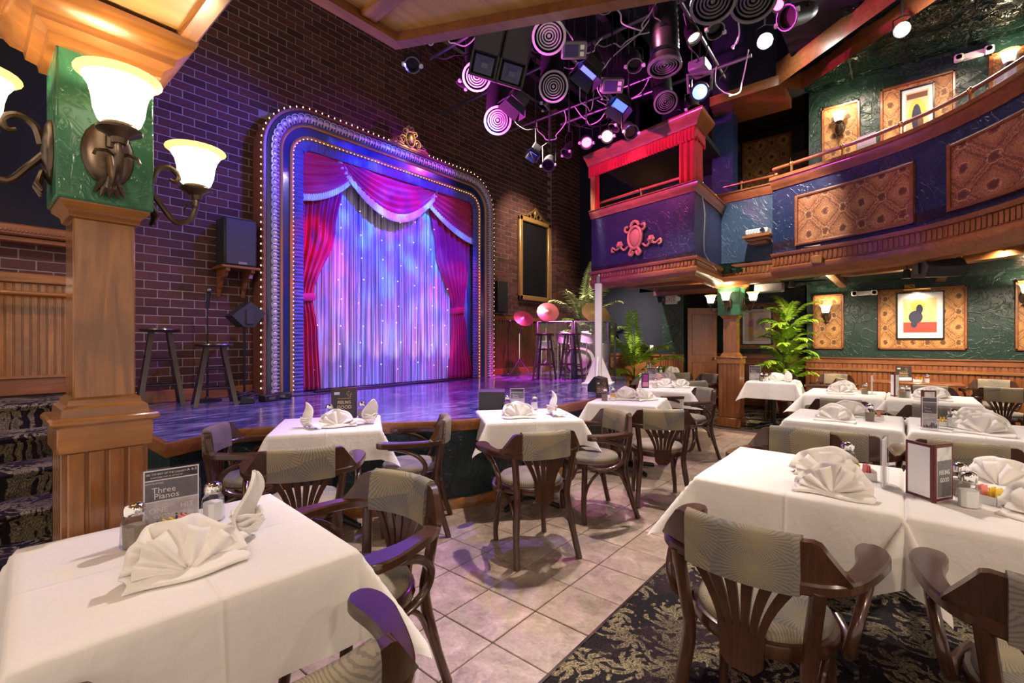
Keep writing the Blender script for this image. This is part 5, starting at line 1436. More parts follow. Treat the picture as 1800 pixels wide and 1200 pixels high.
# front carpet tables
fan_napkin('front fan napkin of the overlapping pair, on the front carpet table', 2.31, .215, face(2.31, .215, -6), 1.0, 12)
fan_napkin('rear fan napkin of the overlapping pair, on the front carpet table', 2.62, .275, face(2.62, .275, 10), 1.0, 13)
shaker('pepper', 'pepper shaker behind the overlapping fan napkins', 2.80, .20)
caddy('sugar caddy on the front carpet table, yellow packets showing', 2.66, .135, R(-70))
slim_stand('clear card stand seen edge-on on the front carpet table', 2.58, .055, face(2.58, .055, 83), .215)
menu_fold('large dark red folded menu on the front right table', 2.44, -.098, face(2.44, -.098, 10), .225, .115, 38, words=True)
shaker('salt', 'salt shaker right of the large dark red menu', 2.46, -.195); shaker('pepper', 'pepper shaker behind the salt shaker by the large dark red menu', 2.62, -.185)
caddy('sugar caddy right of the large dark red menu', 2.57, -.255, R(60))
fan_napkin('far fan napkin at the right edge, on the front right table', 2.86, -.33, face(2.86, -.33, -25), .95, 14)
fan_napkin('near fan napkin at the right edge, on the front right table', 2.42, -.42, face(2.42, -.42, -10), 1.1, 15)
# second row
fan_napkin('front fan napkin on the second row left table', 4.44, .40, face(4.44, .40, -8), 1.0, 16); fan_napkin('rear fan napkin on the second row left table', 4.80, .33, face(4.8, .33, 6), 1.05, 17)
shaker('pepper', 'pepper shaker on the second row left table', 4.62, .19); caddy('sugar caddy on the second row left table', 4.72, .15, R(-75), .9)
menu_fold('tall dark red menu on the second row right table', 4.56, -.12, face(4.56, -.12, -30), .27, .09, 28)
show_card('clear stand with narrow grey card before the tall menu, second row', 4.42, -.155, face(4.42, -.155, 15), .085, .24, False)
caddy('sugar caddy on the second row right table', 4.70, -.21, R(100)); shaker('salt', 'salt shaker on the second row right table', 4.68, -.29)
fan_napkin('front fan napkin on the second row right table', 4.46, -.43, face(4.46, -.43, -6), 1.1, 18); fan_napkin('rear fan napkin on the second row right table', 4.78, -.44, face(4.78, -.44, 8), 1.1, 19)
# third row
fan_napkin('front fan napkin on the third row left table', 6.78, .56, face(6.78, .56), 1.0, 20); fan_napkin('rear fan napkin on the third row left table', 7.18, .55, face(7.18, .55, 5), 1.05, 21)
shaker('pepper', 'pepper shaker on the third row left table', 6.93, .33); slim_stand('clear card stand seen edge-on on the third row left table', 6.98, .265, face(6.98, .265, 84), .23)
caddy('sugar caddy on the third row left table', 7.05, .36, R(20), .9)
menu_fold('dark red menu on the third row right table', 6.84, .055, face(6.84, .055), .26, .09, 24)
shaker('pepper', 'left shaker on the third row right table', 6.76, -.005); shaker('salt', 'right shaker on the third row right table', 6.80, -.055)
fan_napkin('fan napkin on the third row right table', 6.72, -.26, face(6.72, -.26), 1.15, 22)
# bare table
tent_card('black FEELING GOOD card standing on the bare wooden table', 9.66, -.03, face(9.66, -.03), .20, .24)
tag(B().tube(curve([(9.42, .12, ZT + .03), (9.46, 0, ZT + .035), (9.50, -.12, ZT + .04)], 4), [.03, .034, .036, .034, .034, .034, .034, .033, .028], 10).obj('rolled_napkin', M['napkin']), 'rolled white napkin lying on the bare wooden table', 'napkin')
caddy('white sugar caddy on the bare wooden table', 9.50, -.20, R(80), 1.2); shaker('salt', 'salt shaker on the bare wooden table', 9.42, -.30)
# ================================================================ SCONCES
def sconce(label, loc, rz, s=1.0, W=9, lit=True):
    """bronze wall lamp; local -y points into the room, origin at the oval plate"""
    t = thing('wall_sconce', label, 'wall lamp', loc, rz, 'bronze wall lamps'); t.scale = (s,) * 3
    b = B().ball((0, 0, 0), 1, 18, 10, (.068, .022, .105)); b.obj('back_plate', M['bronze'], t)
    b = B()
    for k in range(5):
        a = (k - 2) * .5; b.tube([(0, -.018, -.06), (.03 * math.sin(a), -.03, -.10 - .02 * math.cos(a)), (.045 * math.sin(a), -.02, -.125 - .02 * math.cos(a))], [.006, .010, .004], 6)
    b.obj('leaf_ornament', M['bronze'], t)
    B().tube(curve([(0, -.015, -.01), (0, -.05, -.06), (0, -.095, -.115), (0, -.145, -.095), (0, -.165, -.035), (0, -.165, .0)], 5), .011, 9).obj('arm', M['bronze'], t)
    B().tube(curve([(0, -.02, .02), (0, -.035, .075), (0, -.075, .095), (0, -.105, .07), (0, -.095, .045), (0, -.075, .05)], 5), [.011] * 18 + [.009] * 4 + [.007] * 4, 8).obj('scroll', M['bronze'], t)
    b = B()
    for sx in (-1, 1): b.tube([(0, -.13, -.04), (sx * .025, -.14, -.03), (sx * .05, -.14, -.035), (sx * .055, -.14, -.05)], .005, 6)
    b.obj('curl', M['bronze'], t)
    B().lathe([(.0, -.012), (.018, -.010), (.022, .006), (.034, .014), (.056, .026), (.058, .032), (.046, .036), (.042, .046), (.0, .046)], 20, (0, -.165, 0)).obj('cup', M['bronze'], t)
    sh = B().lathe([(.040, .044), (.052, .055), (.062, .085), (.066, .12), (.073, .15), (.088, .175), (.086, .177), (.070, .152), (.062, .12), (.057, .085), (.046, .056), (.036, .048)], 24, (0, -.165, 0), closed=True).obj('shade', M['shade'], t)
    B().lathe([(.082, .168), (.098, .187), (.106, .190), (.104, .194), (.094, .191), (.078, .171)], 24, (0, -.165, 0), closed=True).obj('shade_rim', M['shade_rim'], t)
    if W: point('sconce_bulb', (0, -.165, .17), W, (1, .82, .58), .035, t)
    return t
cl = (.328, 2.213)
sconce('bronze lamp facing the tables on the near column', (cl[0], cl[1] - .130, 2.02), 0, 1.05, 2.4)
sconce('bronze lamp on the stage side of the near column', (cl[0] + .130, cl[1], 1.97), R(90), 1.0, 2.6)
sconce('bronze lamp cut by the left edge, on the near column', (cl[0] - .130, cl[1], 2.02), R(-90), 1.05, 2.4)
cr_ = (8.13, 2.13)
sconce('bronze lamp on the near face of the far column', (cr_[0] - .172, cr_[1], 1.99), R(-90), .92, 7)
sconce('bronze lamp on the stage side of the far column', (cr_[0], cr_[1] + .172, 1.98), R(180), .92, 7)
sconce('bronze lamp on the right side of the far column', (cr_[0], cr_[1] - .172, 1.99), R(0), .92, 7)
# ================================================================ FRAMED WALLPAPER PANELS
def panel(label, x, y0, y1, z0, z1, mat='wallpaper', group='wallpaper panels on the green walls', d=.035):
    t = thing('wall_panel', label, 'wall panel', (x, (y0 + y1) / 2, z0), 0, group)
    h = (y1 - y0) / 2; H = z1 - z0
    B().box(-.015, -.001, -h, h, 0, H).obj('wallpaper', M[mat], t, smooth=False)
    for (a0, a1, b0, b1) in [(-h, -h + .035, 0, H), (h - .035, h, 0, H), (-h, h, 0, .035), (-h, h, H - .035, H)]:
        B().box(-d, -.001, a0, a1, b0, b1, .007).obj('frame_bar', M['wood_red_y'], t)
    return t
panel('tall wallpaper panel behind the wall lamp, right of the palm', 10.398, .80, 1.28, 1.24, 2.255)
panel('wide wallpaper panel holding the cream and red poster', 10.398, -.813, .314, 1.24, 2.285)
panel('wallpaper panel cut by the right edge under the balcony', 10.398, -1.86, -1.335, 1.24, 2.31)
panel('wallpaper panel holding the pink poster behind the palm', 10.998, 1.86, 2.86, 1.22, 2.2)
panel('narrow wallpaper panel behind the balcony wall lamp', 8.498, .46, .93, 3.85, 4.93)
panel('wallpaper panel holding the yellow poster above the balcony rail', 8.498, -.556, .231, 3.85, 4.98)
panel('wallpaper panel at the upper right corner', 8.498, -1.4, -.86, 3.85, 5.05)
panel('dim wallpaper panel in the dark corner behind the booth', 9.598, 1.50, 2.32, 3.9, 5.15)
sconce('bronze lamp on the tall wallpaper panel right of the palm', (10.38, 1.06, 1.86), R(-90), 1.0, 7)
sconce('bronze lamp at the right edge under the balcony', (10.38, -1.44, 2.05), R(-90), 1.0, 7)
sconce('bronze lamp above the balcony rail', (8.48, .70, 4.58), R(-90), .95, 9)
sconce('bronze lamp at the upper right corner above the balcony', (8.48, -1.02, 4.78), R(-90), .95, 9)
def poster(label, x, y0, y1, z0, z1, bg, shapes, mount=.06):
    """flat framed print: shapes = list of (kind, cy, cz, ry, rz, mat) in unit frame"""
    t = thing('framed_poster', label, 'poster', (x, (y0 + y1) / 2, z0), 0)
    h = (y1 - y0) / 2; H = z1 - z0
    for (a0, a1, b0, b1) in [(-h, -h + .02, 0, H), (h - .02, h, 0, H), (-h, h, 0, .02), (-h, h, H - .02, H)]:
        B().box(-.035, 0, a0, a1, b0, b1, .004).obj('frame_bar', M['blk_gloss'], t)
    B().box(-.018, -.004, -h + .01, h - .01, .01, H - .01).obj('mount', M['mount'], t, smooth=False)
    ph = h - .02 - mount * .8; pz0 = .02 + mount; pz1 = H - .02 - mount
    B().box(-.0195, -.018, -ph, ph, pz0, pz1).obj('print', M[bg], t, smooth=False)
    X = -.0200
    for k, (kd, cy, cz, ry, rz_, m_) in enumerate(shapes):
        yy = cy * ph; zz = pz0 + cz * (pz1 - pz0); a = ry * ph; c = rz_ * (pz1 - pz0)
        X -= .0004
        if kd == 'box': B().box(X, X + .0003, yy - a, yy + a, zz - c, zz + c).obj('printed_shape', M[m_], t, smooth=False)
        else:
            n = 20; b = B(); b.add([(X, yy + a * math.cos(2 * PI * i / n), zz + c * math.sin(2 * PI * i / n)) for i in range(n)], [tuple(range(n))]); b.obj('printed_shape', M[m_], t, smooth=False)
    B().box(-.026, -.025, -h + .02, h - .02, .02, H - .02).obj('glazing', M['glass'], t, smooth=False)
    return t
poster('framed print with a dark shape over a red band on cream, under a picture light', 10.382, -.545, .063, 1.42, 2.217, 'poster_cream',
       [('box', 0, .15, 1.0, .15, 'poster_red'), ('disc', .12, .80, .42, .16, 'poster_yellow'), ('disc', .25, .45, .42, .19, 'poster_navy'), ('disc', .02, .68, .20, .14, 'poster_navy'), ('disc', .35, .24, .2, .10, 'poster_navy')], .09)
poster('framed pink and yellow abstract print behind the palm', 10.980, 2.07, 2.66, 1.31, 2.09, 'poster_peach',
       [('disc', .3, .55, .45, .2, 'poster_pink'), ('disc', -.3, .6, .4, .18, 'poster_mauve'), ('disc', .5, .35, .3, .16, 'poster_yellow'), ('disc', -.2, .35, .35, .18, 'poster_yellow'), ('disc', .0, .5, .25, .14, 'poster_pink')], .05)
poster('framed yellow print with a dark shape above the balcony rail', 8.482, -.349, .011, 4.02, 4.89, 'poster_peach',
       [('box', 0, .92, .9, .05, 'poster_brown'), ('disc', 0, .60, .75, .26, 'poster_yellow'), ('disc', .05, .50, .42, .26, 'poster_navy'), ('disc', -.3, .40, .25, .12, 'poster_brown'), ('box', .1, .10, .35, .10, 'poster_navy')], .05)
t = thing('picture_light', 'brass picture light above the cream and red print', 'wall lamp', (10.36, -.20, 2.21))
B().tube([(0, .09, .12), (-.10, .06, .09), (-.16, 0, .05)], .006, 6).obj('arm', M['brass'], t)
B().tube([(-.17, -.17, .04), (-.17, .17, .04)], .022, 10).obj('lamp_tube', M['brass'], t)
B().box(.02, .036, .02, .16, .06, .14, .004).obj('wall_plate', M['brass'], t)
spot('picture_lamp', (10.17, -.20, 2.22), (10.42, -.22, 1.75), 14, WARM, 130, .8, .05)
# ---- panels on the curved balcony front
def path_at(path, s):
    L = 0
    for p, q in zip(path, path[1:]):
        P, Q = Vector(p), Vector(q); g = (Q - P).length
        if s <= L + g: d = (Q - P) / g; return P + d * (s - L), d
        L += g
    return Vector(path[-1]), d
def plen(path): return sum((Vector(q) - Vector(p)).length for p, q in zip(path, path[1:]))
def s_near(path, x, y):
    n = 300; L = plen(path); return min((L * i / n for i in range(n + 1)), key=lambda s: (path_at(path, s)[0] - Vector((x, y))).length)
def sub(path, s0, s1, n=12): return [tuple(path_at(path, s0 + (s1 - s0) * i / n)[0]) for i in range(n + 1)]
M['wallpaper_r'] = wallpaper('rust_paisley_wallpaper', 1, hx('#b07a50'), hx('#5f352a'), hx('#935f40'), hx('#d3a878'))
def curved_panel(label, s0, s1, z0, z1):
    pa_ = sub(BP, s0, s1); c = path_at(BP, (s0 + s1) / 2)[0]
    t = thing('curved_wall_panel', label, 'wall panel', (c.x, c.y, z0), 0, 'wallpaper panels on the balcony front')
    def ob(b, n_, m_):
        b.v = [(x - c.x, y - c.y, z - z0) for x, y, z in b.v]; return b.obj(n_, m_, t)
    ob(B().sweep(pa_, [(.0, z0 + .01), (-.014, z0 + .01), (-.014, z1 - .01), (0, z1 - .01)]), 'wallpaper', M['wallpaper_r'])
    for a, b_ in ((z0, z0 + .035), (z1 - .035, z1)): ob(B().sweep(pa_, [(0, a), (-.025, a), (-.032, (a + b_) / 2), (-.025, b_), (0, b_)]), 'frame_bar', M['wood_red_y'])
    for s_ in (s0, s1 - .035): ob(B().sweep(sub(BP, s_, s_ + .035, 1), [(0, z0), (-.03, z0), (-.03, z1), (0, z1)]), 'frame_bar', M['wood_red_y'])
LB = plen(BP)
sA = s_near(BP, 7.12, 1.06); sB = s_near(BP, 6.53, -.11); sC = s_near(BP, 6.31, -.37)
curved_panel('rust wallpaper panel on the curved balcony front, fully in view', sA, sB, 2.64, 3.30)
curved_panel('rust wallpaper panel on the balcony front cut by the right edge', sC, sC + 1.2, 2.66, 3.32)
# ---- brass and wood rails on the balcony
def rail(label, path, z, zl, mat, n_post, group='balcony hand rails', r=.022):
    c = path[len(path) // 2]
    t = thing('balcony_rail', label, 'rail', (c[0], c[1], zl), 0, group)
    pts = [(x - c[0], y - c[1], z - zl) for x, y in path]
    B().tube(pts, r, 10).obj('rail', mat, t)
    for i in range(n_post):
        x, y, zz = pts[int((i + .5) * len(pts) / n_post)]
        B().tube([(x, y, 0), (x, y, zz)], .016, 8).ball((x, y, zz), .034, 10, 6).lathe([(.03, 0), (.03, .01), (.016, .02)], 10, (x, y, 0)).obj('post', M['brass'], t)
rail('long wooden hand rail on brass posts along the curved balcony', [(x + .03, y) for x, y in BP], 3.76, 3.62, M['wood_red_y'], 6)
rail('brass hand rail on the short balcony above the far column', [(7.86, 2.30), (7.80, 1.9), (7.76, 1.42)], 3.84, 3.70, M['brass'], 3)
rail('reddish hand rail along the booth front', [(6.80, 3.85), (6.60, 3.0), (6.43, 2.18), (6.9, 2.21), (7.6, 2.23)], 3.66, 3.53, M['wood_red_y'], 4)
# glass guards, cards on the ledge
def guard(label, s, w_, z, card_=True):
    P, d = path_at(BP, s); nn = Vector((-d.y, d.x)); P = P + nn * .10
    t = thing('glass_guard', label, 'glass guard', (P.x, P.y, z), math.atan2(d.y, d.x), 'clear guards on the balcony ledge')
    n = 6; pl = [(-w_ / 2, 0), (w_ / 2, 0)] + [(w_ / 2 - .06 + .06 * math.cos(a), .22 + .06 * math.sin(a)) for a in [i * PI / 2 / n for i in range(n + 1)]] + [(-w_ / 2 + .06 + .06 * math.cos(a), .22 + .06 * math.sin(a)) for a in [PI / 2 + i * PI / 2 / n for i in range(n + 1)]]
    k = len(pl); b = B(); b.add([(p[0], yy, p[1]) for yy in (-.004, .004) for p in pl], [tuple(range(k)), tuple(range(k, 2 * k))[::-1]] + [(i, k + i, k + (i + 1) % k, (i + 1) % k) for i in range(k)])
    b.obj('sheet', M['acrylic'], t, smooth=False)
    B().box(-w_ / 2 + .05, -w_ / 2 + .09, -.012, .012, 0, .03, .003).box(w_ / 2 - .09, w_ / 2 - .05, -.012, .012, 0, .03, .003).obj('clamp', M['brass'], t)
def ledge_card(label, s, z, w_=.18, h=.26):
    P, d = path_at(BP, s); nn = Vector((-d.y, d.x)); P = P + nn * .28
    t = thing('ledge_card', label, 'table card', (P.x, P.y, z), math.atan2(d.y, d.x) + PI, 'purple cards on the balcony ledge')
    B().box(-w_ / 2 - .01, w_ / 2 + .01, -.004, .004, 0, h + .01).obj('folder', M['white_plastic'], t, smooth=False)
    card(t, 'card', -w_ / 2, w_ / 2, .01, h, -.0045, 'print_purple'); tx(t, 'FEELING', .028, -.02, h - .04, -.0055); tx(t, 'GOOD', .034, -.02, h - .075, -.0055)
    b = B()
    for i in range(6): b.box(-.07 + .08 * (i % 2), -.07 + .08 * (i % 2) + .055, -.0053, -.0048, .05 + .022 * (i // 2), .056 + .022 * (i // 2))
    o = b.obj('text_lines', M['print_mid'], t, smooth=False); o['kind'] = 'stuff'
struct(B().prism([(x + .10, y) for x, y in BP] + [(x + .42, y - .16) for x, y in BP][::-1], 3.60, 3.63).obj('trim_6', M['wood_dark_panel'], smooth=False), 'narrow dark drinks shelf behind the balcony rail', 'shelf')
guard('clear guard on the balcony ledge nearest the booth', s_near(BP, 7.05, .9), .62, 3.635); guard('clear guard on the balcony ledge at the right', s_near(BP, 6.1, -.5), .8, 3.635)
ledge_card('purple card on the balcony ledge below the upper wall lamp', s_near(BP, 6.86, .45), 3.635); ledge_card('purple card on the balcony ledge at the right', s_near(BP, 6.12, -.52), 3.635)
t = thing('glass_guard', 'clear guard with white card on the short balcony', 'glass guard', (7.93, 1.95, 3.705), R(-96))
B().box(-.40, .40, -.004, .004, 0, .24, .003).obj('sheet', M['acrylic'], t); B().box(-.25, -.17, -.012, -.006, 0, .20).obj('card', M['paper'], t, smooth=False)
# ================================================================ BOOTH DETAILS
bf = (Vector((6.36, 2.13)) - Vector((6.75, 3.94))); bl_ = bf.length; bang = math.atan2(bf.y, bf.x)
def booth(name, label, cat, s, out, z, group=None):
    d = bf.normalized(); nn = Vector((-d.y, d.x)); P = Vector((6.75, 3.94)) + d * s - nn * out
    return thing(name, label, cat, (P.x, P.y, z), bang + PI, group)
# local: +x runs to the left end (seen from the room), -y... front is +y side of local frame turned: use y<0 as room side
t = booth('wall_cartouche', 'rosy plaster cartouche with roses on the booth front', 'ornament', .90, .0, 2.92)
t.rotation_euler = (0, 0, bang); t.scale = (1.12, 1.12, 1.12)
b = B()
# room side is local -y (right-hand of the front direction)
b.ball((0, -.02, .02), 1, 16, 10, (.085, .035, .12)); b.tube([(.105 * math.cos(a), -.03, .02 + .145 * math.sin(a)) for a in [i * PI / 10 for i in range(21)]], .022, 8)
b.obj('shield', M['cart'], t)
for sx in (-1, 1):
    b = B()
    b.tube(curve([(sx * .07, -.03, .17), (sx * .04, -.03, .22), (0, -.035, .235)], 4), .022, 7); b.tube(curve([(sx * .11, -.03, .10), (sx * .16, -.03, .13), (sx * .15, -.03, .18), (sx * .11, -.03, .17)], 4), .018, 7)
    b.tube(curve([(sx * .05, -.03, -.12), (sx * .09, -.03, -.19), (sx * .05, -.03, -.21), (sx * .02, -.03, -.16)], 4), .022, 7)
    o = b.obj('acanthus', M['cart'], t); o['kind'] = 'stuff'
    b = B().tube(curve([(sx * .12, -.02, -.08), (sx * .18, -.025, -.12), (sx * .25, -.025, -.08), (sx * .32, -.025, -.10), (sx * .39, -.02, -.06), (sx * .40, -.02, -.11), (sx * .36, -.02, -.12)], 4), .015, 7)
    b.obj('scroll', M['cart'], t)
    b = B()
    for k in range(6): a = k * PI / 3; b.ball((sx * .255 + .034 * math.cos(a), -.03, -.045 + .034 * math.sin(a)), .026, 8, 6, (1, .6, 1))
    b.ball((sx * .255, -.045, -.045), .028, 8, 6); b.obj('rose', M['cart'], t)
roof = [(6.74, 3.98), (6.33, 2.11), (6.78, 2.13)]
t = thing('booth_cornice', 'wooden cornice over the red valance of the control booth', 'cornice', (6.5, 3.0, 4.3))
b = B().sweep(roof, [(.0, 4.26), (-.03, 4.27), (-.05, 4.31), (-.10, 4.36), (-.13, 4.39), (-.14, 4.41), (-.14, 4.43), (.30, 4.43), (.30, 4.26)]); b.v = [(x - 6.5, y - 3, z - 4.3) for x, y, z in b.v]; b.obj('moulding', M['wood_red_y'], t)
b = B().prism([(6.80, 3.96), (6.40, 2.15), (9.55, 2.3), (9.55, 3.96)], 4.34, 4.42); b.v = [(x - 6.5, y - 3, z - 4.3) for x, y, z in b.v]; b.obj('ceiling_panel', M['blk_rough'], t, smooth=False)
def pleat(path, z1, z0, n, amp):
    L = plen(path)
    def fn(u, v):
        P, d = path_at(path, max(1e-4, min(L - 1e-4, u * L))); nn = Vector((-d.y, d.x)); k = math.sin(u * n * PI * 2) * amp * (.4 + .6 * v)
        scal = .025 * abs(math.sin(u * n * PI)) * v
        return (P.x - nn.x * (k + .01), P.y - nn.y * (k + .01), z1 + (z0 - z1) * v - scal)
    return fn
t = thing('booth_valance', 'red pleated valance hanging under the booth cornice', 'valance', (6.5, 3.0, 4.08))
b = B().grid(260, 4, pleat(roof, 4.30, 4.11, 44, .014)); b.v = [(x - 6.5, y - 3, z - 4.08) for x, y, z in b.v]; b.obj('cloth', M['red_fabric'], t, solid=.004)
def booth_curtain(label, path, z1, z0):
    c = path[0]; t = thing('booth_curtain', label, 'curtain', (c[0], c[1], z0), 0, 'red booth curtains')
    b = B().grid(60, 12, lambda u, v: (lambda p: (p[0] - c[0] - .05 * math.sin(v * PI) * 0, p[1] - c[1], p[2] - z0))(pleat(path, z1, z0, 6, .022)(u, v))); b.obj('cloth', M['red_fabric'], t, solid=.004)
booth_curtain('red curtain at the right side of the booth', [(6.385, 2.34), (6.37, 2.12), (6.66, 2.13)], 4.25, 3.56)
booth_curtain('red curtain at the left side of the booth', [(6.76, 3.90), (6.73, 3.78)], 4.25, 3.56)
struct(B().box(6.72, 6.80, 3.86, 3.94, 3.53, 4.36).box(6.40, 6.47, 2.17, 2.24, 3.53, 4.36).obj('trim_7', M['wood_red'], smooth=False), 'slim wooden corner posts of the control booth', 'trim')
struct(B().box(8.6, 8.7, 2.25, 3.95, 2.6, 4.4).obj('wall_booth', M['plaster_black'], smooth=False), 'dark grey back wall inside the control booth', 'wall')
struct(B().box(7.2, 7.8, 2.35, 3.85, 3.30, 3.34).obj('shelf_booth', M['blk'], smooth=False), 'black desk inside the control booth', 'desk')
for (x, y, a, l, m_) in [(7.25, 3.55, -60, 'blue lit screen on the booth desk', 'screen'), (7.15, 3.05, -75, 'dark tilted monitor on the booth desk, middle', 'blk_gloss')]:
    t = thing('desk_monitor', l, 'monitor', (x, y, 3.342), R(a))
    B().box(-.22, .22, -.02, .02, .06, .36, .006).obj('housing', M['blk'], t); B().box(-.20, .20, -.0225, -.02, .08, .34).obj('display', M[m_], t, smooth=False); B().box(-.08, .08, -.06, .06, 0, .02, .004).box(-.02, .02, .0, .02, .02, .1).obj('stand', M['blk'], t)
t = thing('mixing_console', 'black mixing console on the booth desk near the right curtain', 'mixer', (7.1, 2.62, 3.342), R(-78))
b = B().box(-.3, .3, -.2, .2, .02, .10, .01).xf(Matrix.Rotation(R(18), 4, 'X') @ Matrix.Translation((0, 0, .06))); b.obj('body', M['blk'], t)
b = B()
for i in range(9): b.box(-.26 + i * .06, -.25 + i * .06, -.12, .1, .10, .106)
b.xf(Matrix.Rotation(R(18), 4, 'X') @ Matrix.Translation((0, 0, .06))); o = b.obj('fader', M['grey_metal'], t, smooth=False); o['kind'] = 'stuff'
point('booth_work_light', (8.3, 3.6, 3.9), 3, (1, .35, .12), .08)
# projector on its shelf
t = thing('projector_shelf', 'small wooden shelf on the slate blue balcony front', 'shelf', (7.665, 1.60, 2.84), R(-96))
B().box(-.19, .19, -.22, 0, .06, .10, .008).box(-.16, .16, -.18, 0, .02, .06, .008).box(-.12, .12, -.14, 0, -.03, .02, .008).obj('board', M['wood_red_x'], t)
t = thing('projector', 'white projector on the small wooden shelf', 'projector', (7.56, 1.61, 2.942), R(-96))
B().box(-.15, .15, -.09, .09, .008, .085, .012).obj('body', M['white_plastic'], t)
b = B()
for i in range(12): b.box(-.13 + i * .022, -.122 + i * .022, -.0925, -.088, .02, .075)
o = b.obj('vent', M['grey_metal'], t, smooth=False); o['kind'] = 'stuff'
B().lathe([(.03, 0), (.03, .03), (.022, .032), (0, .028)], 14, (.09, -.09, .05), (0, -1, 0)).obj('lens', M['blk_gloss'], t)
tag(B().tube(curve([(7.64, 1.50, 2.99), (7.60, 1.42, 2.80), (7.3, 1.33, 2.72), (7.1, 1.0, 2.62), (7.0, .78, 2.60)], 6), .007, 6).obj('white_cable', M['cable_white']), 'white cable running from the projector along the balcony front', 'cable')
tag(B().tube(curve([(6.62, 2.14, 3.50), (6.72, 2.11, 3.2), (6.68, 2.11, 2.8), (6.8, 2.12, 2.6), (7.3, 2.12, 2.45)], 6), .006, 6).obj('booth_cable', M['cable_white']), 'thin pale cable hanging down the booth side', 'cable')
# speaker hung below the balcony
t = thing('hung_speaker', 'black wedge speaker hung below the curved balcony', 'speaker', (6.72, -.30, 2.06), R(205))
b = B(); pr = [(-.15, .02), (.12, 0), (.17, .10), (.10, .19), (-.12, .19)]; b.add([(p[0], yy, p[1]) for yy in (-.17, .17) for p in pr], [tuple(range(5)), tuple(range(5, 10))[::-1]] + [(i, 5 + i, 5 + (i + 1) % 5, (i + 1) % 5) for i in range(5)]); b.obj('cabinet', M['speaker_box'], t, smooth=False)
B().box(-.03, .03, -.19, -.175, .05, .26).box(-.03, .03, .175, .19, .05, .26).obj('yoke', M['blk_metal'], t, smooth=False)
t = thing('track_spot', 'small track spotlight under the balcony beside the wedge speaker', 'spotlight', (6.95, -.05, 2.10))
B().tube([(0, 0, .22), (0, 0, .09)], .008, 6).lathe([(.03, .1), (.045, .03), (.05, 0), (.044, 0), (.03, .05)], 14, closed=True).obj('can', M['blk'], t); B().lathe([(0, .012), (.042, .012)], 14).obj('lamp', M['lamp_warm'], t)
t = thing('hung_projector', 'grey box hanging under the short balcony beside a small spotlight', 'projector', (8.35, 1.62, 2.17))
B().box(-.10, .10, -.20, .20, 0, .14, .012).obj('body', M['grille_grey'], t); B().tube([(0, 0, .14), (0, 0, .28)], .012, 6).obj('hanger', M['blk_metal'], t)
t = thing('track_spot', 'small lit spotlight under the short balcony', 'spotlight', (8.3, 1.30, 2.22))
B().lathe([(.03, .1), (.045, .03), (.05, 0), (.044, 0), (.03, .05)], 14, closed=True).tube([(0, 0, .1), (0, 0, .23)], .008, 6).obj('can', M['blk'], t); B().lathe([(0, .012), (.042, .012)], 14).obj('lamp', M['lamp_warm'], t)
# exit sign, emergency lights, outlet
t = thing('exit_sign', 'white exit sign with red letters and two side lamps', 'sign', (9.64, 3.70, 2.16), R(-105))
B().box(-.15, .15, -.05, 0, 0, .19, .01).obj('case', M['white_plastic'], t); tx(t, 'EXIT', .15, 0, .095, -.0515, 'exit_red', sx=.85)
for s in (-1, 1): B().lathe([(.035, -.05), (.05, 0), (0, .005)], 12, (s * .20, -.06, .10), (s * .3, -1, -.2)).obj('side_lamp', M['white_plastic'], t)
def emlight(label, loc):
    t = thing('emergency_light', label, 'emergency light', loc, R(-90), 'white emergency lights')
    B().box(-.10, .10, -.06, 0, -.04, .04, .01).obj('case', M['white_plastic'], t)
    for s in (-1, 1):
        lp = B().box(s * .14 - .045, s * .14 + .045, -.10, -.02, -.045, .045, .014).obj('lamp_head', M['white_plastic'], t)
        B().lathe([(0, 0), (.03, 0)], 12, (s * .14, -.1015, 0), (0, -1, 0)).obj('lens', M['grille_grey'], lp)
emlight('white emergency light beside the tall wallpaper panel under the balcony', (10.395, .50, 2.24)); emlight('white emergency light above the balcony near the ceiling crown', (8.495, -.72, 5.10))
t = thing('wall_outlet', 'white switch plate on the dark wall behind the palms', 'outlet', (9.598, 4.12, 1.24), R(-90))
B().box(-.04, .04, -.008, 0, -.06, .06, .003).obj('plate', M['white_plastic'], t); B().ball((0, -.01, 0), .012, 8, 5).obj('knob', M['grey_metal'], t)
# downlights in the upper ceiling
for i, (x, y, l) in enumerate([(7.25, .25, 'round downlight in the upper tin ceiling, nearer the poster'), (6.75, -.65, 'round downlight in the upper tin ceiling, farther right')]):
    t = thing('downlight', l, 'downlight', (x, y, 5.20), 0, 'round downlights in the tin ceiling')
    B().lathe([(.075, .02), (.10, .0), (.105, .012), (.09, .03)], 20, closed=True).obj('trim_ring', M['white_plastic'], t); B().lathe([(0, .012), (.076, .012)], 18).obj('lamp', M['lamp_white'], t)
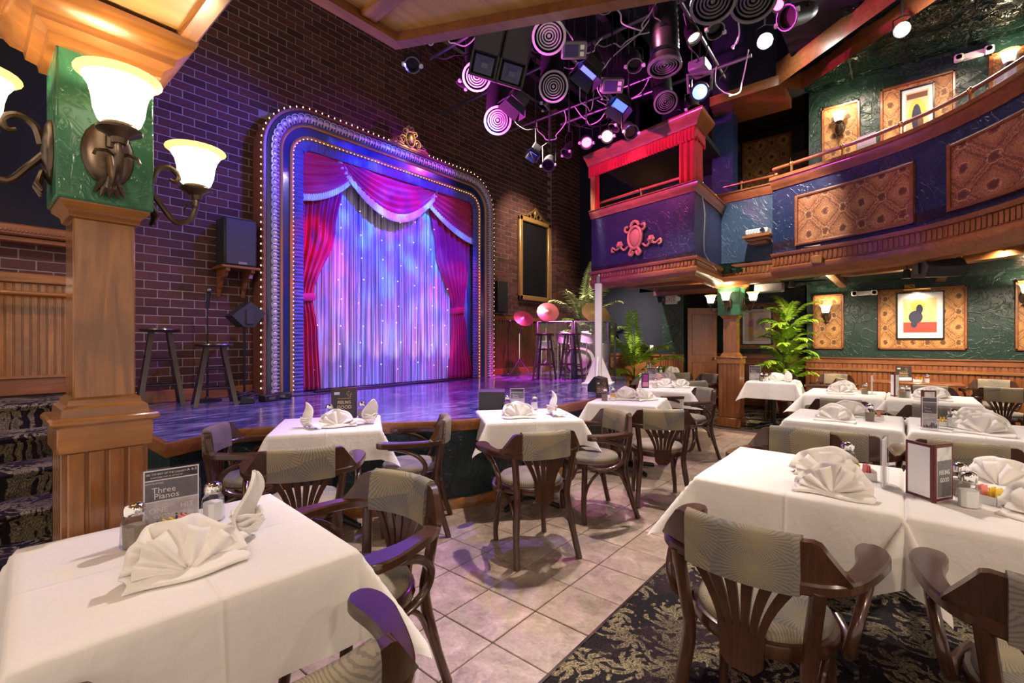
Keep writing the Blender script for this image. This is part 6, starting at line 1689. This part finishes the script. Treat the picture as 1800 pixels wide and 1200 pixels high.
# ================================================================ DRUM KIT BEHIND ITS SHIELD
t = thing('drum_shield', 'clear acrylic drum shield in a grey frame', 'screen', (7.0, 4.4, .731))
def sh(a, b_, z1=1.0):
    A, Bv = Vector(a), Vector(b_); d = (Bv - A).normalized(); nn = Vector((-d.y, d.x)) * .005
    q = [(p.x - 7.0, p.y - 4.4) for p in (A + nn, Bv + nn, Bv - nn, A - nn)]
    B().prism(q, .01, z1 - .02).obj('pane', M['acrylic'], t, smooth=False)
    B().tube([(A.x - 7, A.y - 4.4, z1), (Bv.x - 7, Bv.y - 4.4, z1)], .016, 8).obj('top_bar', M['grey_metal'], t)
    for P in (A, Bv): B().box(P.x - 7.018, P.x - 6.982, P.y - 4.418, P.y - 4.382, 0, z1, .004).obj('post', M['grey_metal'], t)
sh((6.70, 5.02), (6.97, 4.46)); sh((7.0, 4.43), (7.40, 3.98)); sh((7.44, 3.98), (8.0, 4.16))
b0 = (7.42, 4.62, .731)
t = thing('bass_drum', 'bass drum with a printed round head behind the shield', 'drum', b0, R(-42))
B().lathe([(.27, -.19), (.28, -.17), (.28, .17), (.27, .19)], 26, (0, 0, .30), (0, 1, 0)).obj('shell', M['drum'], t)
B().lathe([(0, 0), (.262, 0)], 26, (0, -.192, .30), (0, -1, 0)).obj('drumhead', M['drumhead'], t)
for s in (-1, 1): B().lathe([(.262, 0), (.292, 0), (.292, .03), (.262, .03)], 26, (0, s * .185 - .015, .30), (0, 1, 0), closed=True).obj('hoop', M['blk_gloss'], t)
B().lathe([(.15, 0), (.2, 0), (.2, .002), (.15, .002)], 26, (0, -.196, .30), (0, -1, 0), closed=True).obj('printed_ring', M['print_dark'], t)
for s in (-1, 1): B().tube([(s * .2, -.1, .15), (s * .34, -.2, .0)], .01, 6).obj('spur', M['chrome'], t)
def drum(label, x, y, z, r, h, tilt=0):
    t = thing('tom_drum', label, 'drum', (x, y, z), R(-42), 'tom drums of the kit')
    Mx = Matrix.Rotation(R(tilt), 4, 'X')
    B().lathe([(r, 0), (r, h)], 22).xf(Mx).obj('shell', M['drum'], t)
    B().lathe([(0, h + .002), (r, h + .002)], 22).xf(Mx).obj('drumhead', M['drumhead'], t)
    for zz in (0, h - .015): B().lathe([(r, zz), (r + .012, zz), (r + .012, zz + .018), (r, zz + .018)], 22, closed=True).xf(Mx).obj('hoop', M['chrome'], t)
    for i in range(3):
        a = i * 2.1; B().tube([(r * math.cos(a), r * math.sin(a), .05), (r * math.cos(a) * 1.08, r * math.sin(a) * 1.08, .731 - z)], .008, 6).obj('leg', M['chrome'], t)
drum('small tom above the bass drum', 7.22, 4.82, 1.36, .13, .18, 12); drum('second tom above the bass drum', 7.5, 4.45, 1.36, .14, .19, 12); drum('floor tom at the right of the kit', 7.78, 4.42, 1.0, .19, .34); drum('snare drum at the left of the kit', 7.05, 5.12, 1.26, .17, .13)
def cymbal(label, x, y, z, r, tilt, az, boom=None):
    t = thing('cymbal_stand', label, 'cymbal', (x, y, .731), R(az), 'cymbals of the kit')
    Mx = Matrix.Translation((0, 0, z - .731)) @ Matrix.Rotation(R(tilt), 4, 'X')
    B().lathe([(0, .022), (.02, .022), (.045, .008), (r * .5, .0), (r, -.02), (r * .98, -.023), (r * .5, -.004), (.045, .004), (.02, .018), (0, .018)], 32).xf(Mx).obj('cymbal', M['cymbal'], t)
    B().tube([(0, 0, z - .731 + .03), (0, 0, z - .731 - .02)], .008, 6).tube([(0, 0, z - .75), (.0, .22, z - 1.02)], .008, 6).tube([(0, .22, z - 1.02), (0, .22, .25)], .011, 6).obj('pole', M['chrome'], t)
    for i in range(3):
        a = i * 2.094; B().tube([(0, .22, .32), (.25 * math.cos(a), .22 + .25 * math.sin(a), .0)], .007, 6).obj('leg', M['chrome'], t)
cymbal('upright tilted crash cymbal, left pair front', 6.83, 4.88, 1.92, .20, 62, -45); cymbal('lower tilted cymbal at the far left of the kit', 6.68, 5.32, 1.82, .19, 50, -30); cymbal('large ride cymbal right of the kit', 7.50, 4.28, 1.91, .27, 48, -35)
t = thing('music_stand', 'black music stand beside the drum shield', 'music stand', (8.12, 4.35, .731), R(-30))
b = B().box(-.2, .2, -.006, .006, 0, .26, .004).xf(Matrix.Translation((0, 0, .92)) @ Matrix.Rotation(R(-25), 4, 'X')); b.obj('desk', M['blk'], t)
B().tube([(0, .02, .93), (0, .02, .15)], .01, 6).obj('pole', M['blk_metal'], t)
for i in range(3): a = i * 2.094; B().tube([(0, .02, .2), (.22 * math.cos(a), .02 + .22 * math.sin(a), 0)], .008, 6).obj('leg', M['blk_metal'], t)

# ================================================================ PALMS
def frond(base, az, el, L, n, ll, droop=.8, wid=.019, seed=0):
    """one feather leaf: stem plus leaflets"""
    r = random.Random(seed); b = B(); pts = []
    p = Vector(base); e = el; st = L / 14
    for i in range(15):
        pts.append(p.copy()); d = Vector((math.cos(az) * math.cos(e), math.sin(az) * math.cos(e), math.sin(e))); p = p + d * st; e -= droop / 14 * (.4 + 1.2 * i / 14)
    b.tube([tuple(q) for q in pts], [.006 * (1 - .75 * i / 14) for i in range(15)], 5)
    side = Vector((-math.sin(az), math.cos(az), 0))
    for i in range(n):
        u = .18 + .82 * i / n; k = u * 14; j = min(13, int(k)); q = pts[j].lerp(pts[j + 1], k - j); d = (pts[j + 1] - pts[j]).normalized()
        up = side.cross(d).normalized()
        l_ = ll * (1.15 - .75 * abs(u - .42)) * r.uniform(.85, 1.1)
        for s in (-1, 1):
            dr = (side * s * .78 + d * (.62 + .3 * u) + up * r.uniform(-.05, .22)).normalized()
            nrm = dr.cross(up).normalized()
            tip = q + dr * l_ + Vector((0, 0, -l_ * .28)); mid = q + dr * l_ * .45; w_ = wid * r.uniform(.8, 1.2)
            b.add([tuple(q), tuple(mid + nrm * w_), tuple(tip), tuple(mid - nrm * w_), tuple(mid + up * w_ * .35)], [(0, 1, 4), (1, 2, 4), (2, 3, 4), (3, 0, 4)])
    return b
def palm(label, loc, stems, fronds, mat, pot_r=.17, pot_h=.28, pot=True):
    t = thing('potted_palm', label, 'palm', loc, 0, 'potted palms')
    if pot:
        B().lathe([(0, 0), (pot_r * .75, 0), (pot_r, pot_h), (pot_r * 1.06, pot_h), (pot_r * 1.06, pot_h + .02), (pot_r * .9, pot_h + .02), (pot_r * .88, pot_h - .03), (0, pot_h - .03)], 20).obj('pot', M['pot'], t)
    for pts in stems:
        B().tube(curve(pts, 5), .014, 7).obj('stem', M['trunk'], t)
    for k, (bz, az, el, L, n, ll, dr) in enumerate(fronds):
        frond(bz, R(az), R(el), L, n, ll, dr, seed=k).obj('frond', mat, t, smooth=False)
    return t
rp = random.Random(12)
fr = []
for k in range(38):
    h = .50 + 1.45 * (k / 38); a = k * 137.5
    fr.append(((.04 * math.cos(k), .04 * math.sin(k), h), a, rp.uniform(52, 78), rp.uniform(.50, .72), 26, .19, rp.uniform(1.1, 1.9)))
palm('tall bright green palm beside the wallpaper panel', (9.85, 1.62, .005), [[(0, 0, .2), (.02, .01, .9), (.03, .0, 1.55)], [(.04, .03, .2), (.07, .05, .8), (.05, .06, 1.9)], [(-.03, .02, .2), (-.06, .05, 1.0), (-.05, .05, 1.5)]], fr, M['leaf']).scale = (.93, .93, .93)
fr = [((0, 0, h), a, e, L, 26, .22, d) for (h, a, e, L, d) in [(.55, 170, 70, 1.0, 1.3), (.6, 215, 62, 1.0, 1.5), (.6, 250, 60, .95, 1.4), (.5, 290, 55, .9, 1.4), (.7, 130, 68, 1.05, 1.2), (.7, 200, 80, 1.1, .9), (.4, 235, 40, .8, 1.2), (.4, 310, 45, .8, 1.1), (.45, 180, 42, .8, 1.3)]]
palm('yellow green palm right of the drum shield', (8.95, 4.22, .006), [[(0, 0, .2), (0, 0, .7)]], fr, M['leaf']).scale = (1.2, 1.2, 1.2)
fr = [((0, 0, h), a, e, L, 26, .24, d) for (h, a, e, L, d) in [(.9, 180, 70, 1.1, 1.2), (.95, 215, 62, 1.1, 1.4), (1.0, 250, 66, 1.2, 1.2), (.95, 150, 60, 1.0, 1.3), (1.1, 230, 80, 1.25, .8), (.9, 280, 60, 1.0, 1.2), (.7, 200, 45, .9, 1.2)]]
palm('pale olive palm standing on stage behind the large ride cymbal', (8.35, 5.05, .731), [[(0, 0, .2), (0, 0, 1.1)]], fr, M['leaf_pale'], .15, .22)
fr = [((0, 0, h), a, e, L, 24, .2, d) for (h, a, e, L, d) in [(.5, 180, 62, .9, 1.2), (.5, 225, 60, .9, 1.3), (.55, 260, 55, .85, 1.4), (.5, 140, 55, .8, 1.3), (.6, 205, 78, 1.0, .9)]]
palm('dark palm low behind the drum shield', (8.15, 4.66, .731), [[(0, 0, .15), (0, 0, .6)]], fr, M['leaf_dark'], .14, .2)
fr = [((0, 0, h), a, e, L, 20, .22, d) for (h, a, e, L, d) in [(1.6, 185, 60, .9, 1.0), (1.6, 220, 72, 1.0, .8), (1.5, 160, 50, .9, 1.2), (1.55, 250, 58, .8, 1.1)]]
palm('dim tall palm in the dark corner beside the brick pier', (9.25, 5.45, .006), [[(0, 0, .2), (.02, 0, 1.65)]], fr, M['leaf_dark'])
fr = [((0, 0, .25), k * 51, 35 + 12 * (k % 3), .5, 12, .14, 1.1) for k in range(9)]
palm('small dark leafy plant on the floor beside the tall palm', (10.45, 1.95, .006), [[(0, 0, .1), (0, 0, .3)]], fr, M['leaf_black'])
fr = [((0, 0, .22), k * 60, 45 + 12 * (k % 3), .42, 12, .13, 1.0) for k in range(8)]
palm('small bright plant at the foot of the tall palm', (9.48, 1.36, .006), [[(0, 0, .1), (0, 0, .25)]], fr, M['leaf'], .12, .18)

# ================================================================ LIGHTING GRID OVERHEAD
def pipe(label, a, b_, r=.024, mat='grey_metal'):
    o = B().tube([a, b_], r, 10).obj('grid_pipe', M[mat]); return tag(o, label, 'pipe', 'pipes of the lighting grid')
pipe('long lighting pipe above the booth valance, nearest the balcony', (6.45, 1.45, 5.0), (6.45, 4.35, 5.0))
pipe('lighting pipe reaching to the brick wall', (6.12, 2.6, 5.02), (6.12, 5.9, 5.02), .018)
pipe('lighting pipe over the middle of the stage', (5.2, 1.2, 5.2), (5.2, 5.9, 5.2)); pipe('lighting pipe over the front tables', (4.2, .9, 5.3), (4.2, 5.0, 5.3))
pipe('lighting pipe nearest the wooden balcony corner', (3.2, 1.6, 5.3), (3.2, 4.9, 5.3))
pipe('cross pipe of the grid behind the hanging speaker', (2.8, 3.4, 5.36), (6.7, 3.4, 5.10)); pipe('cross pipe of the grid near the balcony', (3.0, 1.9, 5.36), (6.9, 1.9, 5.08))
for x, y, k in ((5.6, 2.3, 0), (4.8, 2.0, 1)):
    pass
tag(B().box(3.0, 9.0, 2.95, 3.15, 5.9, 6.15).box(3.0, 9.0, 2.85, 3.25, 5.9, 5.93).obj('ceiling_joist', M['blk'], smooth=False), 'black steel joist crossing above the lighting grid', 'beam')
tag(B().box(3.0, 9.0, 4.55, 4.75, 5.9, 6.15).box(3.0, 9.0, 4.45, 4.85, 5.9, 5.93).obj('ceiling_joist', M['blk'], smooth=False), 'black steel joist nearer the brick wall above the grid', 'beam')
def diffuser(label, loc, nrm, r, mat='grille_white', up=None):
    t = thing('air_diffuser', label, 'air vent', loc, 0, 'round air diffusers on black ducts')
    N = Vector(nrm).normalized()
    rings = [(r * .86, r, .0), (r * .66, r * .73, -.012), (r * .50, r * .57, -.016), (r * .35, r * .42, -.02), (r * .20, r * .27, -.024), (0.0, r * .10, -.028)]
    for a, b_, h in rings:
        B().lathe([(max(a, .0005), h - .004), (b_, h - .010), (b_, h + .006), (max(a, .0005), h + .012)], 30, (0, 0, 0), tuple(N), closed=True).obj('ring', M[mat], t)
    B().lathe([(r * .98, .0), (r * .96, -.05), (r * .9, -.09), (r * .86, -.09), (r * .90, -.05)], 30, (0, 0, 0), tuple(N), closed=True).obj('collar', M['blk'], t)
    p0 = -N * .08; top = Vector(up) if up else Vector((loc[0] * .02 + .25, .2, 5.95 - loc[2]))
    mid = p0 - N * .45
    pts = curve([tuple(p0), tuple(p0 - N * .22), tuple(mid.lerp(top, .35)), tuple(top)], 14); m = len(pts)
    B().tube(pts, [r * (.86 if i % 2 else .78) for i in range(m)], 18).obj('duct', M['duct'], t, ang=80)
    return t
diffuser('pink lit diffuser hanging lowest, toward the stage arch', (4.403, 3.931, 4.189), (-.55, -.55, -.62), .175)
diffuser('pink lit diffuser half hidden by the hanging speaker', (3.944, 3.856, 4.52), (-.5, -.45, -.75), .17)
diffuser('pink lit diffuser at the top, right of the hanging speaker', (3.882, 2.763, 4.50), (-.5, -.35, -.8), .175)
diffuser('pink lit diffuser below the top one', (4.53, 3.158, 4.40), (-.62, -.5, -.55), .175)
diffuser('large grey diffuser at the top edge, left one', (4.10, 1.22, 4.24), (-.35, -.1, -.9), .185, 'grille_grey')
diffuser('large grey diffuser at the top edge, right one', (4.33, .96, 4.26), (-.4, -.05, -.9), .185, 'grille_grey')
diffuser('grey diffuser tilted away in the middle of the grid', (4.887, 1.954, 4.337), (-.1, -.05, -1), .18, 'grille_grey')
diffuser('dark diffuser above the booth valance', (5.874, 2.334, 4.472), (-.55, -.35, -.75), .15, 'grille_grey')
# hanging loudspeaker cluster
t = thing('hanging_speaker', 'large black two box loudspeaker hanging from the grid', 'speaker', (3.846, 3.35, 4.60)); t.rotation_euler = (R(28), R(14), R(-44))
for k, x in enumerate((-.155, .155)):
    B().box(x - .15, x + .15, -.20, .20, -.11, .34, .012).box(x - .15, x + .15, -.10, .20, -.34, -.10, .008).box(x - .15, x - .128, -.20, -.09, -.34, -.10).box(x + .128, x + .15, -.20, -.09, -.34, -.10).box(x - .15, x + .15, -.20, -.09, -.34, -.318).obj('cabinet', M['speaker_box'], t)
    B().box(x - .135, x + .135, -.212, -.198, -.10, .325, .006).obj('grille', M['speaker_grille'], t)
    b = B(); b.add([(x - .10, -.202, -.30), (x + .10, -.202, -.30), (x + .10, -.202, -.13), (x - .10, -.202, -.13), (x - .035, -.12, -.24), (x + .035, -.12, -.24), (x + .035, -.12, -.19), (x - .035, -.12, -.19)], [(0, 1, 5, 4), (1, 2, 6, 5), (2, 3, 7, 6), (3, 0, 4, 7), (4, 5, 6, 7)])
    b.xf(Matrix.Translation((0, .006, 0))); b.obj('horn', M['horn'], t, smooth=False)
    for sx in (-.118, .118): B().lathe([(0, 0), (.022, 0)], 12, (x + sx * .92, -.1035, -.29), (0, -1, 0)).obj('port', M['blk_gloss'], t)
B().tube([(-.2, 0, .34), (-.2, .2, .9)], .012, 6).tube([(.2, 0, .34), (.2, .2, .9)], .012, 6).obj('chain', M['blk_metal'], t)['kind'] = 'stuff'
# stage lamps
def par(label, loc, to, lens='blk_gloss', r=.085, L=.22, gel=None, up=.5, gate=True):
    t = thing('stage_lamp', label, 'stage lamp', loc, 0, 'black stage lamps on the grid')
    N = (Vector(to) - Vector(loc)).normalized()
    B().lathe([(.02, -L * .62), (r * .7, -L * .5), (r * .95, -L * .2), (r, L * .4), (r * 1.02, L * .42), (r * .9, L * .42), (r * .88, L * .2)], 18, (0, 0, 0), tuple(N)).obj('can', M['blk'], t)
    B().lathe([(0, L * .25), (r * .88, L * .25)], 18, (0, 0, 0), tuple(N)).obj('lens', M[lens], t)
    B().lathe([(r * 1.02, L * .40), (r * 1.12, L * .40), (r * 1.12, L * .46), (r * 1.02, L * .46)], 18, (0, 0, 0), tuple(N), closed=True).obj('rim', M['grey_metal'], t)
    sd = N.cross(Vector((0, 0, 1))).normalized()
    B().tube([tuple(sd * r * 1.1), tuple(sd * r * 1.15 + Vector((0, 0, up * .35))), tuple(Vector((0, 0, up * .42))), tuple(-sd * r * 1.15 + Vector((0, 0, up * .35))), tuple(-sd * r * 1.1)], .009, 6).obj('yoke', M['blk_metal'], t)
    B().tube([(0, 0, up * .42), (0, 0, up)], .014, 6).tube([(0, 0, up - .02), (0, 0, 6.6 - loc[2])], .006, 6).obj('clamp', M['grey_metal'], t)
    if gate:
        for s in (-1, 1):
            c = N * (L * .44) + sd * s * r * 1.2; b = B().box(-.018, .018, -.018, .018, -.018, .018, .004).xf(Matrix.Translation(c)); b.obj('gel_clip', M['grille_white'], t)
    return t
par('stage lamp glowing pink above the booth', (6.08, 3.64, 4.403), (3.2, 1.5, 1.5), 'lamp_pink', up=.6); par('unlit stage lamp left of the pink one', (6.083, 3.95, 4.366), (4, 4.8, 1), 'blk_gloss', up=.65)
par('stage lamp glowing warm white above the booth', (6.10, 3.30, 4.40), (2.0, 1.0, 1.38), 'lamp_warm', up=.6); par('stage lamp with violet gel in front of the booth valance', (5.937, 2.88, 4.31), (5.0, 1.8, 3.0), 'poster_mauve', .09, .30, up=.7)
par('unlit stage lamp lowest in the row by the bricks', (6.05, 4.30, 4.24), (4, 3.5, 1.5), 'blk_gloss', .095, up=.78); par('unlit stage lamp between the warm and violet ones', (6.02, 3.10, 4.50), (4.5, 4.5, 1), 'blk_gloss', .08, up=.5)
par('lone stage lamp hanging before the bricks left of the speaker', (3.14, 4.036, 4.40), (2.5, 3.2, 3.2), 'blk_gloss', .075, .26, up=.9)
par('stage lamp with pink glow at the top right', (5.14, .75, 4.50), (4.2, 1.4, 4.0), 'poster_mauve', .10, .34, up=.7); par('small glowing lamp at the top right beside the grey diffuser', (4.82, .86, 4.47), (2.5, .6, 2.2), 'lamp_pink', .05, .14, up=.8, gate=False)
par('bright white lamp in front of the stepped beam', (6.85, 1.38, 5.36), (1.5, .2, 1.38), 'lamp_white', .085, .18, up=.5, gate=False); par('bright lamp under the upper tin ceiling', (6.79, -.01, 4.88), (1.5, .2, 1.38), 'lamp_white', .07, .16, up=.35, gate=False)
for i, (x, y, tx_, ty) in enumerate([(3.5, 2.6, .4, 1.6), (3.5, 2.2, 2.6, 2.1), (4.3, 1.9, 2.7, .1), (5.4, 1.75, 5.0, .1), (5.2, 2.9, 5.6, 2.1)]):
    par(['lamp aimed at the stair side table', 'lamp aimed at the middle tiles', 'lamp aimed at the front carpet tables', 'lamp aimed at the rear carpet tables', 'lamp aimed at the stage edge tables'][i], (x + (x - tx_) * .06, y + (y - ty) * .06, 4.93), (tx_, ty, .7), 'lamp_soft', .08, .2, up=.36, gate=False)
def flood(label, loc, to, w_=.11):
    t = thing('led_flood', label, 'stage lamp', loc, 0, 'flood lamps with barn doors')
    q = Vector((0, -1, 0)).rotation_difference((Vector(to) - Vector(loc)).normalized()).to_matrix().to_4x4()
    B().box(-w_, w_, -.05, .07, -w_ * .8, w_ * .8, .01).xf(q).obj('housing', M['blk'], t)
    B().box(-w_ * .85, w_ * .85, -.053, -.05, -w_ * .65, w_ * .65).xf(q).obj('lens', M['gel_blue'], t, smooth=False)
    for s in (-1, 1):
        b = B(); b.add([(-w_, -.05, s * w_ * .8), (w_, -.05, s * w_ * .8), (w_ * 1.25, -.17, s * w_ * 1.35), (-w_ * 1.25, -.17, s * w_ * 1.35)], [(0, 1, 2, 3)]); b.xf(q); b.obj('barn_door', M['blk'], t, smooth=False, solid=.003)
        b = B(); b.add([(s * w_, -.05, -w_ * .8), (s * w_, -.05, w_ * .8), (s * w_ * 1.5, -.15, w_), (s * w_ * 1.5, -.15, -w_)], [(0, 1, 2, 3)]); b.xf(q); b.obj('barn_door', M['blk'], t, smooth=False, solid=.003)
    B().tube([(0, 0, w_ * .7), (0, .02, 6.6 - loc[2])], .009, 6).obj('hanger', M['blk_metal'], t)
    L = spot('flood_beam', Vector(loc) + (Vector(to) - Vector(loc)).normalized() * .07, to, 14, (.05, .15, 1), 120, .6, .05)
flood('blue flood lamp with barn doors below the hanging speaker', (4.334, 3.547, 4.30), (3.6, 4.4, 2.4)); flood('blue flood lamp with barn doors in the middle of the grid', (4.558, 2.658, 4.45), (3.6, 3.2, 2.6))
flood('blue flood lamp nearer the booth valance', (5.78, 2.913, 4.62), (4.6, 3.0, 2.8)); flood('small blue flood lamp low by the bricks', (5.754, 4.344, 4.36), (4.6, 4.5, 2.5), .07)
def ledbox(label, loc, rz):
    t = thing('lamp_controller', label, 'lamp box', loc, 0, 'boxes with violet windows on the grid'); t.rotation_euler = (R(35), 0, rz)
    B().box(-.13, .13, -.09, .09, -.08, .08, .01).obj('housing', M['grille_grey'], t); B().box(-.10, .04, -.094, -.09, -.055, .055).obj('window', M['print_purple'], t, smooth=False)
    B().box(.06, .10, -.096, -.09, .01, .05).box(.06, .10, -.096, -.09, -.05, -.01).obj('label_plate', M['paper'], t, smooth=False)['kind'] = 'stuff'
    B().tube([(0, 0, .08), (0, 1.05, 1.55)], .009, 6).obj('hanger', M['blk_metal'], t)
ledbox('box with violet window below the top pink diffuser', (4.171, 2.652, 4.458), R(-50)); ledbox('box with violet window above the valance row', (5.153, 2.726, 4.527), R(-50))
# moving head, blue
t = thing('moving_light', 'moving head lamp shining blue beside the booth cornice', 'stage lamp', (5.747, 1.863, 4.40))
N = Vector((-.78, -.28, -.50)).normalized()
B().lathe([(.05, -.2), (.10, -.15), (.11, .05), (.10, .10), (.085, .10), (.08, .06)], 20, (0, 0, 0), tuple(N)).obj('head', M['blk'], t)
B().lathe([(0, .07), (.085, .07)], 20, (0, 0, 0), tuple(N)).obj('lens', M['lamp_blue'], t)
sd = N.cross(Vector((0, 0, 1))).normalized()
B().tube([tuple(sd * .12), tuple(sd * .14 + Vector((0, 0, .22))), tuple(-sd * .14 + Vector((0, 0, .22))), tuple(-sd * .12)], .022, 8).obj('yoke', M['grille_grey'], t)
B().box(-.13, .13, -.10, .10, .22, .34, .014).obj('base', M['grille_grey'], t); B().tube([(0, 0, .34), (0, 0, .72)], .014, 6).obj('clamp', M['blk_metal'], t)
# mirror ball
t = thing('mirror_ball', 'mirror ball at the top edge among the lamps', 'mirror ball', (3.90, 2.53, 4.83))
k = B(); n = 20
k.ball((0, 0, 0), .12, 28, 18); k.obj('ball', M['chrome'], t, smooth=False); B().tube([(0, 0, .11), (0, 0, 1.0)], .006, 6).obj('hanger', M['blk_metal'], t)
# cables
for i, (x, y, z, ax, ay, l) in enumerate([(5.2, 2.45, 4.75, 3.5, 1.5, 'unlit lamp on the middle pipe above the violet window box'), (5.2, 3.75, 4.72, 4.2, 5.5, 'unlit lamp on the middle pipe nearer the bricks'), (5.2, 1.55, 4.78, 4.0, .2, 'unlit lamp on the middle pipe nearest the balcony'), (4.2, 2.3, 4.85, 2.5, 1.2, 'unlit lamp on the front pipe near the mirror ball'), (4.2, 4.3, 4.80, 3.6, 5.6, 'unlit lamp on the front pipe near the bricks'), (6.45, 2.2, 4.62, 5.0, .8, 'unlit lamp on the long pipe above the cornice')]):
    par(l, (x, y, z), (ax, ay, 1.2), 'blk_gloss', .085, .26, up=.38)
rc = random.Random(21)
cab = [((4.2, 3.2, 5.3), (4.2, 2.0, 5.3), .5), ((5.2, 3.6, 5.2), (5.2, 2.2, 5.2), .45), ((6.12, 3.9, 5.0), (6.12, 3.1, 5.0), .42), ((6.45, 2.8, 5.0), (6.45, 1.7, 5.0), .55), ((6.45, 1.9, 5.0), (6.3, 1.4, 5.0), .6), ((4.2, 3.0, 5.3), (5.2, 2.9, 5.2), .5),
       ((3.2, 4.4, 5.3), (4.2, 3.9, 5.3), .7), ((3.2, 3.9, 5.3), (3.9, 3.6, 5.3), .8), ((3.3, 4.2, 5.3), (3.6, 4.1, 5.2), .6), ((5.2, 4.6, 5.2), (6.1, 4.4, 5.0), .5), ((5.2, 3.0, 5.2), (6.12, 3.3, 5.0), .4), ((4.2, 1.6, 5.3), (5.2, 1.5, 5.2), .6),
       ((5.2, 2.2, 5.2), (6.1, 2.6, 5.0), .5), ((6.12, 4.6, 5.0), (6.12, 4.0, 5.0), .45), ((4.3, 2.4, 5.2), (4.9, 2.0, 5.1), .55), ((5.3, 1.9, 5.1), (5.9, 1.8, 5.0), .45), ((4.25, 1.0, 5.3), (4.25, 2.2, 5.3), .3), ((5.22, 2.0, 5.2), (5.22, 3.0, 5.2), .25), ((6.47, 3.2, 5.0), (6.47, 4.2, 5.0), .3), ((6.14, 2.7, 5.0), (6.14, 3.5, 5.0), .3), ((3.25, 4.6, 5.3), (3.25, 3.6, 5.3), .35), ((4.0, 3.4, 5.3), (4.9, 3.5, 5.2), .35), ((5.4, 3.4, 5.2), (6.1, 3.5, 5.1), .55), ((5.2, 1.3, 5.2), (5.9, 1.5, 5.0), .5), ((4.6, 1.95, 5.2), (5.1, 2.0, 5.2), .6)]
for i, (a, b_, sag) in enumerate(cab):
    A, Bv = Vector(a), Vector(b_); pts = []
    for j in range(9):
        u = j / 8; p = A.lerp(Bv, u); p.z -= sag * 4 * u * (1 - u) * .8; p.x += rc.uniform(-.05, .05); p.y += rc.uniform(-.05, .05); pts.append(tuple(p))
    tag(B().tube(curve(pts, 4), .008, 5).obj('hanging_cable', M['cable_white'] if i % 3 else M['blk']), ('pale cable looping between the pipes of the lighting grid' if i % 3 else 'black cable looping between the pipes of the lighting grid'), 'cable', 'cables looping on the lighting grid')
